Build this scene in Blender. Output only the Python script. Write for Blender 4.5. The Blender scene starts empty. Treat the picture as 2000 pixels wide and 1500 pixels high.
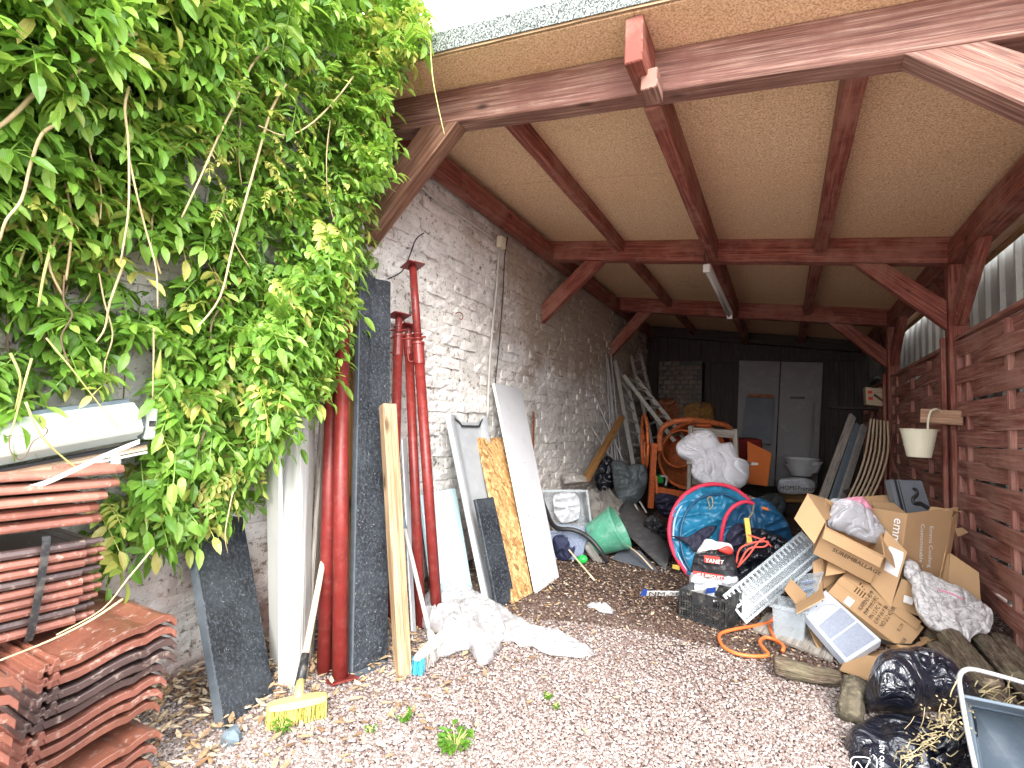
import bpy, bmesh, math, random
import numpy as np
from mathutils import Vector, Matrix, noise
random.seed(7); np.random.seed(7)
R = math.radians
sc = bpy.context.scene
col = sc.collection

# ---------------------------------------------------------------- camera
FPX, YAW, PITCH, ROLL, EYE = 984.0, R(28.3), R(4.4), R(-2.57), 1.1
fwd = Vector((-math.sin(YAW)*math.cos(PITCH), math.cos(YAW)*math.cos(PITCH), math.sin(PITCH)))
r0 = Vector((math.cos(YAW), math.sin(YAW), 0)); u0 = r0.cross(fwd)
rt = r0*math.cos(ROLL)-u0*math.sin(ROLL); up = r0*math.sin(ROLL)+u0*math.cos(ROLL)
CAM = Vector((0, 0, EYE))
cd = bpy.data.cameras.new('camera'); cam = bpy.data.objects.new('camera', cd); col.objects.link(cam)
cd.sensor_width = 36; cd.lens = 36*FPX/2000; cd.clip_start = .05; cd.clip_end = 2000
m = Matrix((rt, up, -fwd)).transposed().to_4x4(); m.translation = CAM
cam.matrix_world = m
sc.camera = cam

# ---------------------------------------------------------------- sky, sun, exposure
SUN_EL, SUN_DIR = 34, Vector((.62, -1, 0)).normalized()
w = bpy.data.worlds.new('World'); sc.world = w; w.use_nodes = True
nt = w.node_tree; nt.nodes.clear()
o_ = nt.nodes.new('ShaderNodeOutputWorld'); bg = nt.nodes.new('ShaderNodeBackground')
sky = nt.nodes.new('ShaderNodeTexSky'); sky.sky_type = 'NISHITA'; sky.sun_disc = False
sky.sun_elevation = R(SUN_EL); sky.sun_rotation = math.atan2(SUN_DIR.x, SUN_DIR.y)
sky.air_density = 1; sky.dust_density = 2.5; sky.ozone_density = 1
tc = nt.nodes.new('ShaderNodeTexCoord'); nz = nt.nodes.new('ShaderNodeTexNoise')
nz.inputs['Scale'].default_value = 3.2; nz.inputs['Detail'].default_value = 6
cr = nt.nodes.new('ShaderNodeValToRGB'); cr.color_ramp.elements[0].position = .30; cr.color_ramp.elements[1].position = .52
mx = nt.nodes.new('ShaderNodeMix'); mx.data_type = 'RGBA'
mx.inputs[7].default_value = (15, 15.2, 15.8, 1)
nt.links.new(tc.outputs['Generated'], nz.inputs['Vector']); nt.links.new(nz.outputs[0], cr.inputs[0])
nt.links.new(cr.outputs[0], mx.inputs[0]); nt.links.new(sky.outputs[0], mx.inputs[6])
nt.links.new(mx.outputs[2], bg.inputs[0]); bg.inputs[1].default_value = .12
nt.links.new(bg.outputs[0], o_.inputs[0])
sd = bpy.data.lights.new('sun', 'SUN'); sd.energy = 1.5; sd.angle = R(25); sd.color = (1, .96, .9)
so = bpy.data.objects.new('sun', sd); col.objects.link(so)
sv = Vector((SUN_DIR.x*math.cos(R(SUN_EL)), SUN_DIR.y*math.cos(R(SUN_EL)), math.sin(R(SUN_EL))))
so.rotation_euler = sv.to_track_quat('Z', 'Y').to_euler(); so.location = sv*20
vs = sc.view_settings; vs.view_transform = 'Standard'; vs.look = 'None'; vs.gamma = 1; vs.use_curve_mapping = False
vs.exposure = 2.12
sc.cycles.diffuse_bounces = 8; sc.cycles.max_bounces = 14; sc.cycles.transparent_max_bounces = 16

# ---------------------------------------------------------------- pixel -> place helpers (points on real planes)
def ray(u, v): return fwd + rt*((u-1000)/FPX) + up*((750-v)/FPX)
def onZ(u, v, z=0.): d = ray(u, v); return CAM + d*((z-EYE)/d.z)
def onX(u, v, x): d = ray(u, v); return CAM + d*(x/d.x)
def onY(u, v, y): d = ray(u, v); return CAM + d*(y/d.y)
def atD(u, v, t): return CAM + ray(u, v)*t
def proj(P):
    q = Vector(P)-CAM; z = q.dot(fwd)
    return (1000+FPX*q.dot(rt)/z, 750-FPX*q.dot(up)/z, z) if z > .05 else (9e9, 9e9, z)
V = Vector

# ---------------------------------------------------------------- mesh collector
class MB:
    def __init__(s): s.v = []; s.f = []; s.uv = []
    def add(s, vs_, fs, uvs=None):
        n = len(s.v); s.v.extend([tuple(p) for p in vs_])
        for i, f in enumerate(fs):
            s.f.append([n+j for j in f]); s.uv.append(uvs[i] if uvs else None)
        return s
def loft(mb, rings, uvlen=None, caps=True, closed=True, seed=0.):
    k = len(rings[0]); vs_ = []; fs = []; uvs = []
    for r in rings: vs_ += r
    L = 0; Ls = [0]
    for a, b in zip(rings[:-1], rings[1:]):
        L += (V(b[0])-V(a[0])).length; Ls.append(L)
    per = [0]
    for j in range(k): per.append(per[-1]+(V(rings[0][(j+1) % k])-V(rings[0][j])).length)
    for i in range(len(rings)-1):
        for j in range(k if closed else k-1):
            j2 = (j+1) % k
            fs.append([i*k+j, i*k+j2, (i+1)*k+j2, (i+1)*k+j])
            uvs.append([(Ls[i]+seed, per[j]+seed*.37), (Ls[i]+seed, per[j+1]+seed*.37), (Ls[i+1]+seed, per[j+1]+seed*.37), (Ls[i+1]+seed, per[j]+seed*.37)])
    if caps and closed:
        c0 = list(range(k))[::-1]; fs.append(c0); uvs.append([(seed+.01*j, seed) for j in c0])
        n = (len(rings)-1)*k; c1 = list(range(n, n+k)); fs.append(c1); uvs.append([(seed+.01*j, seed+.3) for j in range(k)])
    mb.add(vs_, fs, uvs)
    return mb
def bar(a, b, w_, h, upv=(0, 0, 1), mb=None, wob=0., seg=None, cut=None):
    """timber / slat / box between the centres a and b; w_ across, h along upv"""
    mb = mb or MB(); a = V(a); b = V(b); d = b-a; L = d.length
    if L < 1e-6: return mb
    d.normalize(); s = d.cross(V(upv)); s.normalize(); n = s.cross(d)
    seg = seg or (max(1, int(L/.3)) if wob else 1); sd_ = random.random()*50
    rings = []
    for i in range(seg+1):
        p = a+(b-a)*(i/seg); o = s*(random.gauss(0, wob))+n*(random.gauss(0, wob)) if wob else V((0, 0, 0))
        w2 = w_*(1+(random.uniform(-wob, wob)/w_ if wob else 0)); h2 = h*(1+(random.uniform(-wob, wob)/h if wob else 0))
        rings.append([p+o-s*w2/2-n*h2/2, p+o+s*w2/2-n*h2/2, p+o+s*w2/2+n*h2/2, p+o-s*w2/2+n*h2/2])
    return loft(mb, rings, seed=sd_)
def quad(p4, th, mb=None, nseg=6, wob=0.):
    """board from four corners BL BR TR TL, thickness away from the camera side"""
    mb = mb or MB(); BL, BR, TR, TL = [V(p) for p in p4]
    n = (BR-BL).cross(TL-BL); n.normalize()
    dr = TR-CAM; dn = n.dot(dr)
    if abs(dn) > 1e-4:
        T2 = CAM+dr*(n.dot(BL-CAM)/dn)
        if (T2-TR).length < .5*(TL-BL).length: TR = T2
    if n.dot(CAM-BL) < 0: n = -n
    rings = []
    for i in range(nseg+1):
        t = i/nseg; o = n*random.gauss(0, wob) if wob else V((0, 0, 0))
        l = BL.lerp(TL, t)+o; r = BR.lerp(TR, t)+o
        rings.append([l, r, r-n*th, l-n*th])
    return loft(mb, rings, seed=random.random()*50)
def tube(pts, r, n=8, mb=None, caps=True, smooth=4):
    mb = mb or MB(); P = [V(p) for p in pts]
    if smooth and len(P) > 2: P = catmull(P, smooth)
    rr = r if callable(r) else (lambda t: r)
    rings = []; prev = None
    for i, p in enumerate(P):
        d = (P[min(i+1, len(P)-1)]-P[max(i-1, 0)])
        if d.length < 1e-9: d = V((0, 0, 1))
        d.normalize()
        if prev is None: x = d.orthogonal().normalized()
        else: x = (prev-d*prev.dot(d)); x = x.normalized() if x.length > 1e-6 else d.orthogonal().normalized()
        prev = x; y = d.cross(x); q = rr(i/(len(P)-1))
        rings.append([p+(x*math.cos(a)+y*math.sin(a))*q for a in [2*math.pi*j/n for j in range(n)]])
    return loft(mb, rings, caps=caps, seed=random.random()*20)
def catmull(P, k=4, closed=False):
    out = []; n = len(P)
    rng = range(n if closed else n-1)
    for i in rng:
        if closed: a, b, c, d = P[(i-1) % n], P[i], P[(i+1) % n], P[(i+2) % n]
        else: a, b, c, d = P[max(i-1, 0)], P[i], P[i+1], P[min(i+2, n-1)]
        for j in range(k):
            t = j/k
            out.append(.5*((2*b)+(c-a)*t+(2*a-5*b+4*c-d)*t*t+(3*b-a-3*c+d)*t**3))
    if not closed: out.append(P[-1])
    return out
def lathe(c, axis, prof, n=24, mb=None, close=False):
    mb = mb or MB(); ax = V(axis).normalized(); x = ax.orthogonal().normalized(); y = ax.cross(x); c = V(c)
    rings = [[c+ax*h+(x*math.cos(a)+y*math.sin(a))*max(r, 1e-4) for a in [2*math.pi*j/n for j in range(n)]] for r, h in prof]
    return loft(mb, rings, caps=close)
def box(c, ex, ey, ez, mb=None):
    """box from a centre and three half-extent vectors"""
    mb = mb or MB(); c = V(c); ex = V(ex); ey = V(ey); ez = V(ez)
    return loft(mb, [[c-ex-ey+ez*s, c+ex-ey+ez*s, c+ex+ey+ez*s, c-ex+ey+ez*s] for s in (-1, 1)], seed=random.random()*9)
def abox(x0, x1, y0, y1, z0, z1, mb=None):
    return box(((x0+x1)/2, (y0+y1)/2, (z0+z1)/2), ((x1-x0)/2, 0, 0), (0, (y1-y0)/2, 0), (0, 0, (z1-z0)/2), mb)

ORG = {}
def mesh_from(name, mb, origin, smooth):
    me = bpy.data.meshes.new(name)
    o = V(origin)
    me.from_pydata([(p[0]-o.x, p[1]-o.y, p[2]-o.z) for p in mb.v], [], mb.f)
    if any(u is not None for u in mb.uv):
        uvl = me.uv_layers.new(name='UVMap'); flat = []
        for f, u in zip(mb.f, mb.uv):
            for j in range(len(f)): flat += list(u[j]) if u else [0, 0]
        uvl.data.foreach_set('uv', flat)
    if smooth: me.polygons.foreach_set('use_smooth', [True]*len(me.polygons))
    me.update()
    return me
def build(name, mb, mat, parent=None, smooth=False, bev=0, kind=None, label=None, solid=0, sub=0):
    if parent is not None: org = ORG[parent.name]
    else:
        a = np.array(mb.v); org = V(((a[:, 0].min()+a[:, 0].max())/2, (a[:, 1].min()+a[:, 1].max())/2, a[:, 2].min()))
    me = mesh_from(name, mb, org, smooth); me.materials.append(mat)
    o = bpy.data.objects.new(name, me); col.objects.link(o)
    if parent is not None: o.parent = parent; ORG[o.name] = org
    else: o.location = org; ORG[o.name] = org
    if bev:
        md = o.modifiers.new('bevel', 'BEVEL'); md.width = bev; md.segments = 1; md.limit_method = 'ANGLE'; md.angle_limit = R(40)
    if solid:
        md = o.modifiers.new('solid', 'SOLIDIFY'); md.thickness = solid; md.offset = 0
    if sub:
        md = o.modifiers.new('sub', 'SUBSURF'); md.levels = sub; md.render_levels = sub
    if smooth and not sub:
        try:
            me.shade_smooth() if False else None
        except Exception: pass
    if kind: o['kind'] = kind
    if label: o['label'] = label
    return o
def tag(o, label, cat, group=None):
    o['label'] = label; o['category'] = cat
    if group: o['group'] = group
    return o
def thing(name, label, cat, loc, group=None):
    o = bpy.data.objects.new(name, None); col.objects.link(o); o.location = loc; o.empty_display_size = .1
    ORG[o.name] = V(loc); return tag(o, label, cat, group)
def solo(name, label, cat, mb, mat, group=None, **k):
    return tag(build(name, mb, mat, None, **k), label, cat, group)
def piece(name, me, parent, matrix):
    """a part that shares its mesh; matrix is in world space"""
    o = bpy.data.objects.new(name, me); col.objects.link(o); o.parent = parent
    o.matrix_local = Matrix.Translation(-ORG[parent.name]) @ matrix
    return o

# ---------------------------------------------------------------- materials
def newmat(name):
    m_ = bpy.data.materials.new(name); m_.use_nodes = True
    n = m_.node_tree; b = n.nodes['Principled BSDF']; return m_, n, b
def N(n, t, **k):
    x = n.nodes.new(t)
    for a, v in k.items():
        if a in x.inputs: x.inputs[a].default_value = v
        else: setattr(x, a, v)
    return x
def ramp(n, src, stops):
    r = n.nodes.new('ShaderNodeValToRGB'); e = r.color_ramp.elements
    while len(e) < len(stops): e.new(.5)
    for i, (p, c) in enumerate(stops): e[i].position = p; e[i].color = (*c, 1) if len(c) == 3 else c
    n.links.new(src, r.inputs[0]); return r.outputs[0]
def mixc(n, fac, a, b, mode='MIX'):
    x = n.nodes.new('ShaderNodeMix'); x.data_type = 'RGBA'; x.blend_type = mode
    for s, i in ((fac, 0), (a, 6), (b, 7)):
        if isinstance(s, (int, float)): x.inputs[i].default_value = s
        elif isinstance(s, tuple): x.inputs[i].default_value = (*s, 1)
        else: n.links.new(s, x.inputs[i])
    return x.outputs[2]
def bump(n, b, h, st=.3, dist=.01):
    x = N(n, 'ShaderNodeBump', Strength=st, Distance=dist); n.links.new(h, x.inputs['Height']); n.links.new(x.outputs[0], b.inputs['Normal'])
def wpos(n): return n.nodes.new('ShaderNodeNewGeometry').outputs['Position']
def noi(n, vec, sc_, det=4, rough=.55):
    x = N(n, 'ShaderNodeTexNoise', Scale=sc_, Detail=det, Roughness=rough); n.links.new(vec, x.inputs['Vector']); return x.outputs[0]
def scl(n, vec, s):
    x = n.nodes.new('ShaderNodeVectorMath'); x.operation = 'MULTIPLY'; n.links.new(vec, x.inputs[0]); x.inputs[1].default_value = s; return x.outputs[0]
def sol(name, c, rough=.6, metal=0., var=.25, vs_=6, bs=.15, bscale=60, dirt=None, dirtamt=.5, spec=.5, alpha=1, trans=0, ior=1.45, coat=0, islands=0.):
    """plain stuff with uneven tone, fine relief and patches of dirt"""
    m_, n, b = newmat(name); p = wpos(n)
    f = noi(n, p, vs_, 5); dark = tuple(x*(1-var) for x in c); lite = tuple(min(1, x*(1+var)) for x in c)
    cc = ramp(n, f, [(.3, dark), (.7, lite)])
    if islands:
        g = n.nodes.new('ShaderNodeNewGeometry'); hs = n.nodes.new('ShaderNodeHueSaturation')
        mr = N(n, 'ShaderNodeMapRange'); mr.inputs['To Min'].default_value = 1-islands; mr.inputs['To Max'].default_value = 1+islands
        n.links.new(g.outputs['Random Per Island'], mr.inputs['Value']); n.links.new(mr.outputs[0], hs.inputs['Value']); n.links.new(cc, hs.inputs['Color']); cc = hs.outputs[0]
    if dirt:
        d = ramp(n, noi(n, p, vs_*2.3, 7, .65), [(.5, (0, 0, 0)), (.68, (dirtamt,)*3)])
        cc = mixc(n, d, cc, dirt)
    n.links.new(cc, b.inputs['Base Color'])
    b.inputs['Roughness'].default_value = rough; b.inputs['Metallic'].default_value = metal
    b.inputs['Specular IOR Level'].default_value = spec; b.inputs['Alpha'].default_value = alpha
    b.inputs['Transmission Weight'].default_value = trans; b.inputs['IOR'].default_value = ior; b.inputs['Coat Weight'].default_value = coat
    if bs: bump(n, b, noi(n, p, bscale, 4), bs, .004)
    return m_
def wood(name, c1, c2, c3=None, gs=(3, 60), rough=.75, knots=True, stain=None, bs=.35, seedobj=True):
    """grain runs along U of the timber's own UV, so every piece has its own figure"""
    m_, n, b = newmat(name)
    uv = n.nodes.new('ShaderNodeUVMap').outputs[0]
    g = noi(n, scl(n, uv, (gs[0], gs[1], 1)), 1.0, 6, .6)
    g2 = noi(n, scl(n, uv, (gs[0]*2.2, gs[1]*5, 1)), 1.0, 3, .6)
    st = [(.34, c1), (.5, c2), (.66, c3 or c2)]
    cc = ramp(n, g, st)
    cc = mixc(n, ramp(n, g2, [(.36, (.8,)*3), (.56, (0, 0, 0))]), cc, tuple(x*.55 for x in c1))
    if knots:
        vo = N(n, 'ShaderNodeTexVoronoi', Scale=1.0); n.links.new(scl(n, uv, (3.0, 7, 1)), vo.inputs['Vector'])
        k = ramp(n, vo.outputs['Distance'], [(.05, (1, 1, 1)), (.16, (0, 0, 0))])
        cc = mixc(n, k, cc, tuple(x*.35 for x in c1))
    if stain:
        s = ramp(n, noi(n, wpos(n), 2.6, 8, .7), [(.46, (0, 0, 0)), (.62, (.6,)*3)])
        cc = mixc(n, s, cc, stain)
    n.links.new(cc, b.inputs['Base Color']); b.inputs['Roughness'].default_value = rough
    bump(n, b, g2, bs, .004)
    return m_
def clear(name, c=(.85, .9, .93), rough=.25, alpha=.45):
    """milky see-through plastic"""
    m_, n, b = newmat(name)
    f = noi(n, wpos(n), 9, 4); n.links.new(ramp(n, f, [(.3, tuple(x*.93 for x in c)), (.7, c)]), b.inputs['Base Color'])
    b.inputs['Roughness'].default_value = rough
    a = ramp(n, noi(n, wpos(n), 14, 4), [(.3, (alpha*.9,)*3), (.7, (min(1, alpha*1.1),)*3)]); n.links.new(a, b.inputs['Alpha'])
    b.inputs['Specular IOR Level'].default_value = .7
    return m_
M = {}
M['red_wood'] = wood('red stained timber', (.11, .024, .016), (.26, .066, .042), (.42, .17, .12), gs=(2.2, 55), stain=(.34, .17, .125))
M['old_beam'] = wood('weathered red timber', (.12, .05, .037), (.28, .145, .11), (.46, .31, .25), gs=(2, 70), stain=(.15, .055, .042))
M['dark_brace'] = wood('old brown timber', (.08, .035, .02), (.22, .11, .065), (.34, .20, .13), gs=(2, 60), stain=(.12, .04, .025))
M['fence_wood'] = wood('weathered stained slats', (.15, .042, .03), (.34, .13, .095), (.50, .28, .22), gs=(2, 45), stain=(.36, .20, .155), knots=False)
M['pine'] = wood('raw pine', (.26, .16, .08), (.38, .26, .15), (.46, .34, .21), gs=(2, 40))
M['gold_wood'] = wood('varnished golden wood', (.22, .10, .025), (.36, .18, .05), (.45, .25, .09), gs=(2, 40))
M['grey_wood'] = wood('silvered garden wood', (.22, .19, .16), (.42, .38, .33), (.58, .54, .48), gs=(3, 50))
M['stick'] = wood('pale handle wood', (.55, .42, .28), (.68, .55, .38), (.75, .62, .46), gs=(2, 80), knots=False)
M['dark_wood'] = wood('dark back boards', (.02, .014, .012), (.038, .027, .022), (.065, .047, .038), gs=(2, 30))
M['blockwood'] = wood('sawn block', (.28, .15, .09), (.42, .25, .15), (.5, .33, .22), gs=(2, 30))
M['white_pvc'] = sol('white plastic profile', (.46, .47, .45), .35, var=.03, bs=.03, dirt=(.55, .53, .48), dirtamt=.25, vs_=3)
M['white_paint'] = sol('chipped white painted wood', (.44, .43, .40), .55, var=.06, bs=.3, bscale=30, dirt=(.40, .33, .25), dirtamt=.55, vs_=9)
M['grey_paint'] = sol('pale grey coated board', (.50, .51, .54), .6, var=.04, bs=.03, dirt=(.38, .38, .40), dirtamt=.3, vs_=3)
M['white_edge'] = sol('white board edge', (.8, .78, .74), .6, var=.05)
M['blue_panel'] = sol('pale blue panel', (.55, .74, .80), .3, var=.03, bs=.02)
M['grey_plastic'] = sol('grey moulded plastic', (.30, .32, .34), .5, var=.08, bs=.06, dirt=(.42, .42, .42), dirtamt=.4)
M['dark_plastic'] = sol('black plastic', (.02, .021, .023), .4, var=.2, bs=.1, dirt=(.13, .12, .10), dirtamt=.7, vs_=12)
M['black'] = sol('black rubber', (.014, .014, .016), .5, var=.2)
M['bin_grey'] = sol('blue grey plastic', (.13, .165, .20), .4, var=.08, bs=.06, dirt=(.26, .28, .30), dirtamt=.4)
M['prop_red'] = sol('red painted steel', (.17, .019, .016), .42, var=.2, bs=.15, bscale=50, dirt=(.26, .10, .08), dirtamt=.3, vs_=14, spec=.5)
M['rust'] = sol('rust', (.23, .08, .035), .8, var=.4, vs_=20, bs=.4)
M['mixer'] = sol('orange painted steel with rust', (.62, .14, .035), .45, var=.15, bs=.2, bscale=40, dirt=(.16, .06, .03), dirtamt=.9, vs_=16)
M['mixer_drum'] = sol('rusty orange drum', (.50, .13, .04), .6, var=.25, bs=.3, bscale=30, dirt=(.13, .055, .03), dirtamt=1, vs_=11)
M['orange'] = sol('orange plastic', (.60, .16, .04), .45, var=.06, bs=.04)
M['hose'] = sol('orange rubber hose', (.75, .17, .045), .5, var=.1, bs=.05)
M['green'] = sol('green plastic pot', (.07, .26, .17), .35, var=.15, bs=.04, dirt=(.25, .38, .32), dirtamt=.5, vs_=12)
M['green_bright'] = sol('bright green plastic', (.02, .35, .06), .3, var=.1)
M['cream'] = sol('cream enamel', (.68, .66, .50), .35, var=.05, bs=.03)
M['alu'] = sol('dull aluminium', (.50, .50, .47), .42, metal=.55, var=.12, bs=.1, dirt=(.20, .17, .13), dirtamt=.6, vs_=14)
M['steel'] = sol('galvanised steel', (.45, .46, .47), .45, metal=.4, var=.15)
M['card'] = sol('corrugated cardboard', (.46, .29, .15), .85, var=.08, bs=.15, bscale=90, vs_=4)
M['card_in'] = sol('cardboard inside', (.38, .24, .125), .9, var=.08, bs=.15, bscale=90, vs_=4)
M['ink'] = sol('dark print', (.04, .03, .025), .8, var=.1, bs=0)
M['ink_brown'] = sol('brown print', (.10, .05, .02), .8, var=.1, bs=0)
M['ink_white'] = sol('white print', (.8, .8, .78), .7, var=.05, bs=0)
M['ink_red'] = sol('red print', (.70, .05, .04), .6, var=.08, bs=0)
M['ink_blue'] = sol('blue print', (.03, .08, .35), .5, var=.08, bs=0)
M['paper'] = sol('white paper', (.78, .78, .76), .7, var=.05, bs=.1)
M['foam'] = sol('pale blue white carton', (.48, .53, .62), .6, var=.06, bs=.12, bscale=120)
M['foam_grey'] = sol('dotted grey print', (.27, .30, .37), .7, var=.12, vs_=90, bs=.1)
M['cloth_white'] = sol('white duvet cotton', (.66, .66, .70), .9, var=.05, bs=.2, bscale=40, vs_=3)
M['awning'] = sol('pale green white coated metal', (.50, .56, .51), .35, var=.04, bs=.03, dirt=(.42, .46, .40), dirtamt=.35, vs_=3)
M['cloth_dirty'] = sol('stained white cloth', (.62, .60, .59), .95, var=.07, bs=.3, bscale=50, dirt=(.10, .08, .08), dirtamt=.75, vs_=13)
M['film'] = clear('white plastic film', (.66, .66, .67), .22, .5)
M['film_grey'] = clear('dusty plastic film', (.38, .36, .33), .35, .8)
M['clear'] = clear('translucent plastic box', (.50, .56, .60), .18, .34)
M['clear_blue'] = clear('translucent blue tint crate', (.26, .31, .42), .25, .55)
M['bag_clear'] = clear('translucent bag', (.52, .53, .56), .2, .72)
M['pink'] = clear('pink plastic film', (.85, .35, .48), .3, .8)
M['tent_blue'] = sol('blue tent fabric', (.016, .15, .27), .4, var=.2, bs=.2, bscale=30, vs_=7)
M['tent_dark'] = sol('dark blue tent fabric', (.012, .07, .15), .4, var=.2, bs=.2, bscale=30)
M['tent_mesh'] = sol('navy tent mesh', (.014, .014, .035), .7, var=.2)
M['crimson'] = sol('crimson binding', (.55, .03, .07), .6, var=.1, bs=.05)
M['red_cord'] = sol('red cord', (.70, .10, .07), .6, var=.1, bs=.1)
M['yellow'] = sol('yellow webbing', (.50, .37, .07), .6, var=.1)
M['broom_yellow'] = sol('yellow broom plastic', (.44, .37, .15), .45, var=.08, bs=.05)
M['bristle'] = sol('yellow bristles', (.50, .44, .10), .7, var=.3, vs_=60, islands=.3)
M['bristle_grey'] = sol('grey bristles', (.46, .43, .40), .7, var=.3, vs_=60, islands=.3)
M['char_bag'] = sol('black printed sack', (.028, .027, .032), .45, var=.25, bs=.2)
M['sack_white'] = sol('white printed sack', (.60, .62, .66), .5, var=.08, bs=.2, dirt=(.30, .32, .36), dirtamt=.5)
M['purse'] = sol('dark grey tarpaulin', (.075, .09, .095), .5, var=.25, bs=.2, bscale=30)
M['lamp_white'] = sol('off white lamp body', (.62, .63, .60), .4, var=.06, bs=.03)
M['rubber_grey'] = sol('grey rubber sheet', (.06, .062, .068), .55, var=.2, bs=.15, dirt=(.18, .16, .14), dirtamt=.6, vs_=8)
M['grey_door'] = sol('grey white door leaf', (.17, .16, .16), .55, var=.04, bs=.05, vs_=3, dirt=(.30, .29, .28), dirtamt=.3)
M['dark_glass'] = sol('dark panel', (.05, .052, .058), .35, var=.15)
M['petrol'] = sol('slate blue panel', (.09, .10, .12), .5, var=.15)
M['pot_grey'] = sol('pale pot', (.45, .45, .45), .6, var=.08)
def special():
    # white-washed brick, flaking, with soot and bare patches set by place on the wall
    def brickmat(name, base, bare, flake=.55):
        m_, n, b = newmat(name); p = wpos(n)
        g = n.nodes.new('ShaderNodeNewGeometry')
        oi = n.nodes.new('ShaderNodeObjectInfo')
        c = ramp(n, noi(n, p, 5, 6), [(.3, tuple(x*.82 for x in base)), (.65, base)])
        fl = ramp(n, noi(n, p, 22, 8, .72), [(flake, (0, 0, 0)), (flake+.09, (1, 1, 1))])
        c = mixc(n, fl, c, bare)
        # bare stained zone: upper part towards the roof and further in
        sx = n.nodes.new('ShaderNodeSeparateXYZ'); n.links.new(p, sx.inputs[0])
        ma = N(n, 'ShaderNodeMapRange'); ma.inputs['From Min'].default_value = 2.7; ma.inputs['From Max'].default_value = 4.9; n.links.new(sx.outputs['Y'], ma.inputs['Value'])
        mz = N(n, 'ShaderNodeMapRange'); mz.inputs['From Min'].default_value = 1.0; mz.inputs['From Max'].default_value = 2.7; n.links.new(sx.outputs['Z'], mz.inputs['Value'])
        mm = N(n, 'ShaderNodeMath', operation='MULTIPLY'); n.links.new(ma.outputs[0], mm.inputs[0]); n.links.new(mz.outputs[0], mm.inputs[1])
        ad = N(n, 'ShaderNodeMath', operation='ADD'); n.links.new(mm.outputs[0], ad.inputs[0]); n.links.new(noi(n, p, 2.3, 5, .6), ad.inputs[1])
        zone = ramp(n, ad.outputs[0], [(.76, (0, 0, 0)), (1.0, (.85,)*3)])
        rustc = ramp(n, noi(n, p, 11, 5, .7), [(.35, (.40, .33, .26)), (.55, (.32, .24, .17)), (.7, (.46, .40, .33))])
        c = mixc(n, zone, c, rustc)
        # pinkish bare brick low down at the near end, mossy damp patches
        ml = N(n, 'ShaderNodeMapRange'); ml.inputs['From Min'].default_value = .62; ml.inputs['From Max'].default_value = .15; n.links.new(sx.outputs['Z'], ml.inputs['Value'])
        a2 = N(n, 'ShaderNodeMath', operation='MULTIPLY'); n.links.new(ml.outputs[0], a2.inputs[0]); n.links.new(ramp(n, noi(n, p, 3.1, 5, .6), [(.38, (0, 0, 0)), (.58, (.75,)*3)]), a2.inputs[1])
        c = mixc(n, a2.outputs[0], c, (.46, .27, .21))
        spots = ramp(n, noi(n, p, 60, 3, .6), [(.62, (0, 0, 0)), (.70, (.8,)*3)])
        c = mixc(n, spots, c, (.07, .055, .05))
        n.links.new(c, b.inputs['Base Color']); b.inputs['Roughness'].default_value = .85
        bump(n, b, noi(n, p, 30, 8, .75), .9, .014); return m_
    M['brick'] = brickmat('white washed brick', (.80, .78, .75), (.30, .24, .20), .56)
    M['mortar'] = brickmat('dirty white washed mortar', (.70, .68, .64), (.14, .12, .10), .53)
    m_, n, b = newmat('old brown brick'); p = wpos(n)
    c = ramp(n, noi(n, p, 4, 6, .7), [(.3, (.07, .055, .045)), (.5, (.12, .095, .075)), (.7, (.18, .15, .12))]); n.links.new(c, b.inputs['Base Color']); b.inputs['Roughness'].default_value = .9
    bump(n, b, noi(n, p, 50, 5), .5, .006); M['brown_brick'] = m_
    # clay tile: satin with darker glazed ones by material
    for nm, cc, rg in (('tile', (.215, .08, .055), .42), ('tile_matt', (.31, .13, .09), .6), ('tile_dark', (.075, .048, .044), .3), ('tile_brown', (.20, .075, .048), .33)):
        m_, n, b = newmat('clay '+nm); p = wpos(n)
        c = ramp(n, noi(n, p, 8, 6, .65), [(.3, tuple(x*.62 for x in cc)), (.55, cc), (.75, tuple(min(1, x*1.3) for x in cc))])
        c = mixc(n, ramp(n, noi(n, p, 40, 6, .7), [(.56, (0, 0, 0)), (.66, (.45,)*3)]), c, (.50, .40, .33))
        n.links.new(c, b.inputs['Base Color']); b.inputs['Roughness'].default_value = rg
        bump(n, b, noi(n, p, 90, 4), .25, .003); M[nm] = m_
    # granite
    m_, n, b = newmat('black flamed granite'); p = wpos(n)
    c = ramp(n, noi(n, p, 75, 5, .75), [(.42, (.006, .008, .011)), (.54, (.018, .023, .030)), (.68, (.09, .105, .125))])
    c = mixc(n, ramp(n, noi(n, p, 5, 5), [(.42, (0, 0, 0)), (.72, (.35,)*3)]), c, (.07, .085, .10))
    c = mixc(n, ramp(n, noi(n, p, 130, 2), [(.68, (0, 0, 0)), (.72, (.7,)*3)]), c, (.4, .4, .36))
    n.links.new(c, b.inputs['Base Color']); b.inputs['Roughness'].default_value = .5; bump(n, b, noi(n, p, 70, 5, .7), .7, .006); M['granite'] = m_
    M['granite_edge'] = sol('sawn granite edge', (.085, .10, .115), .6, var=.2, vs_=30)
    # OSB strands
    m_, n, b = newmat('strand board'); p = wpos(n)
    acc = None
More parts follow.
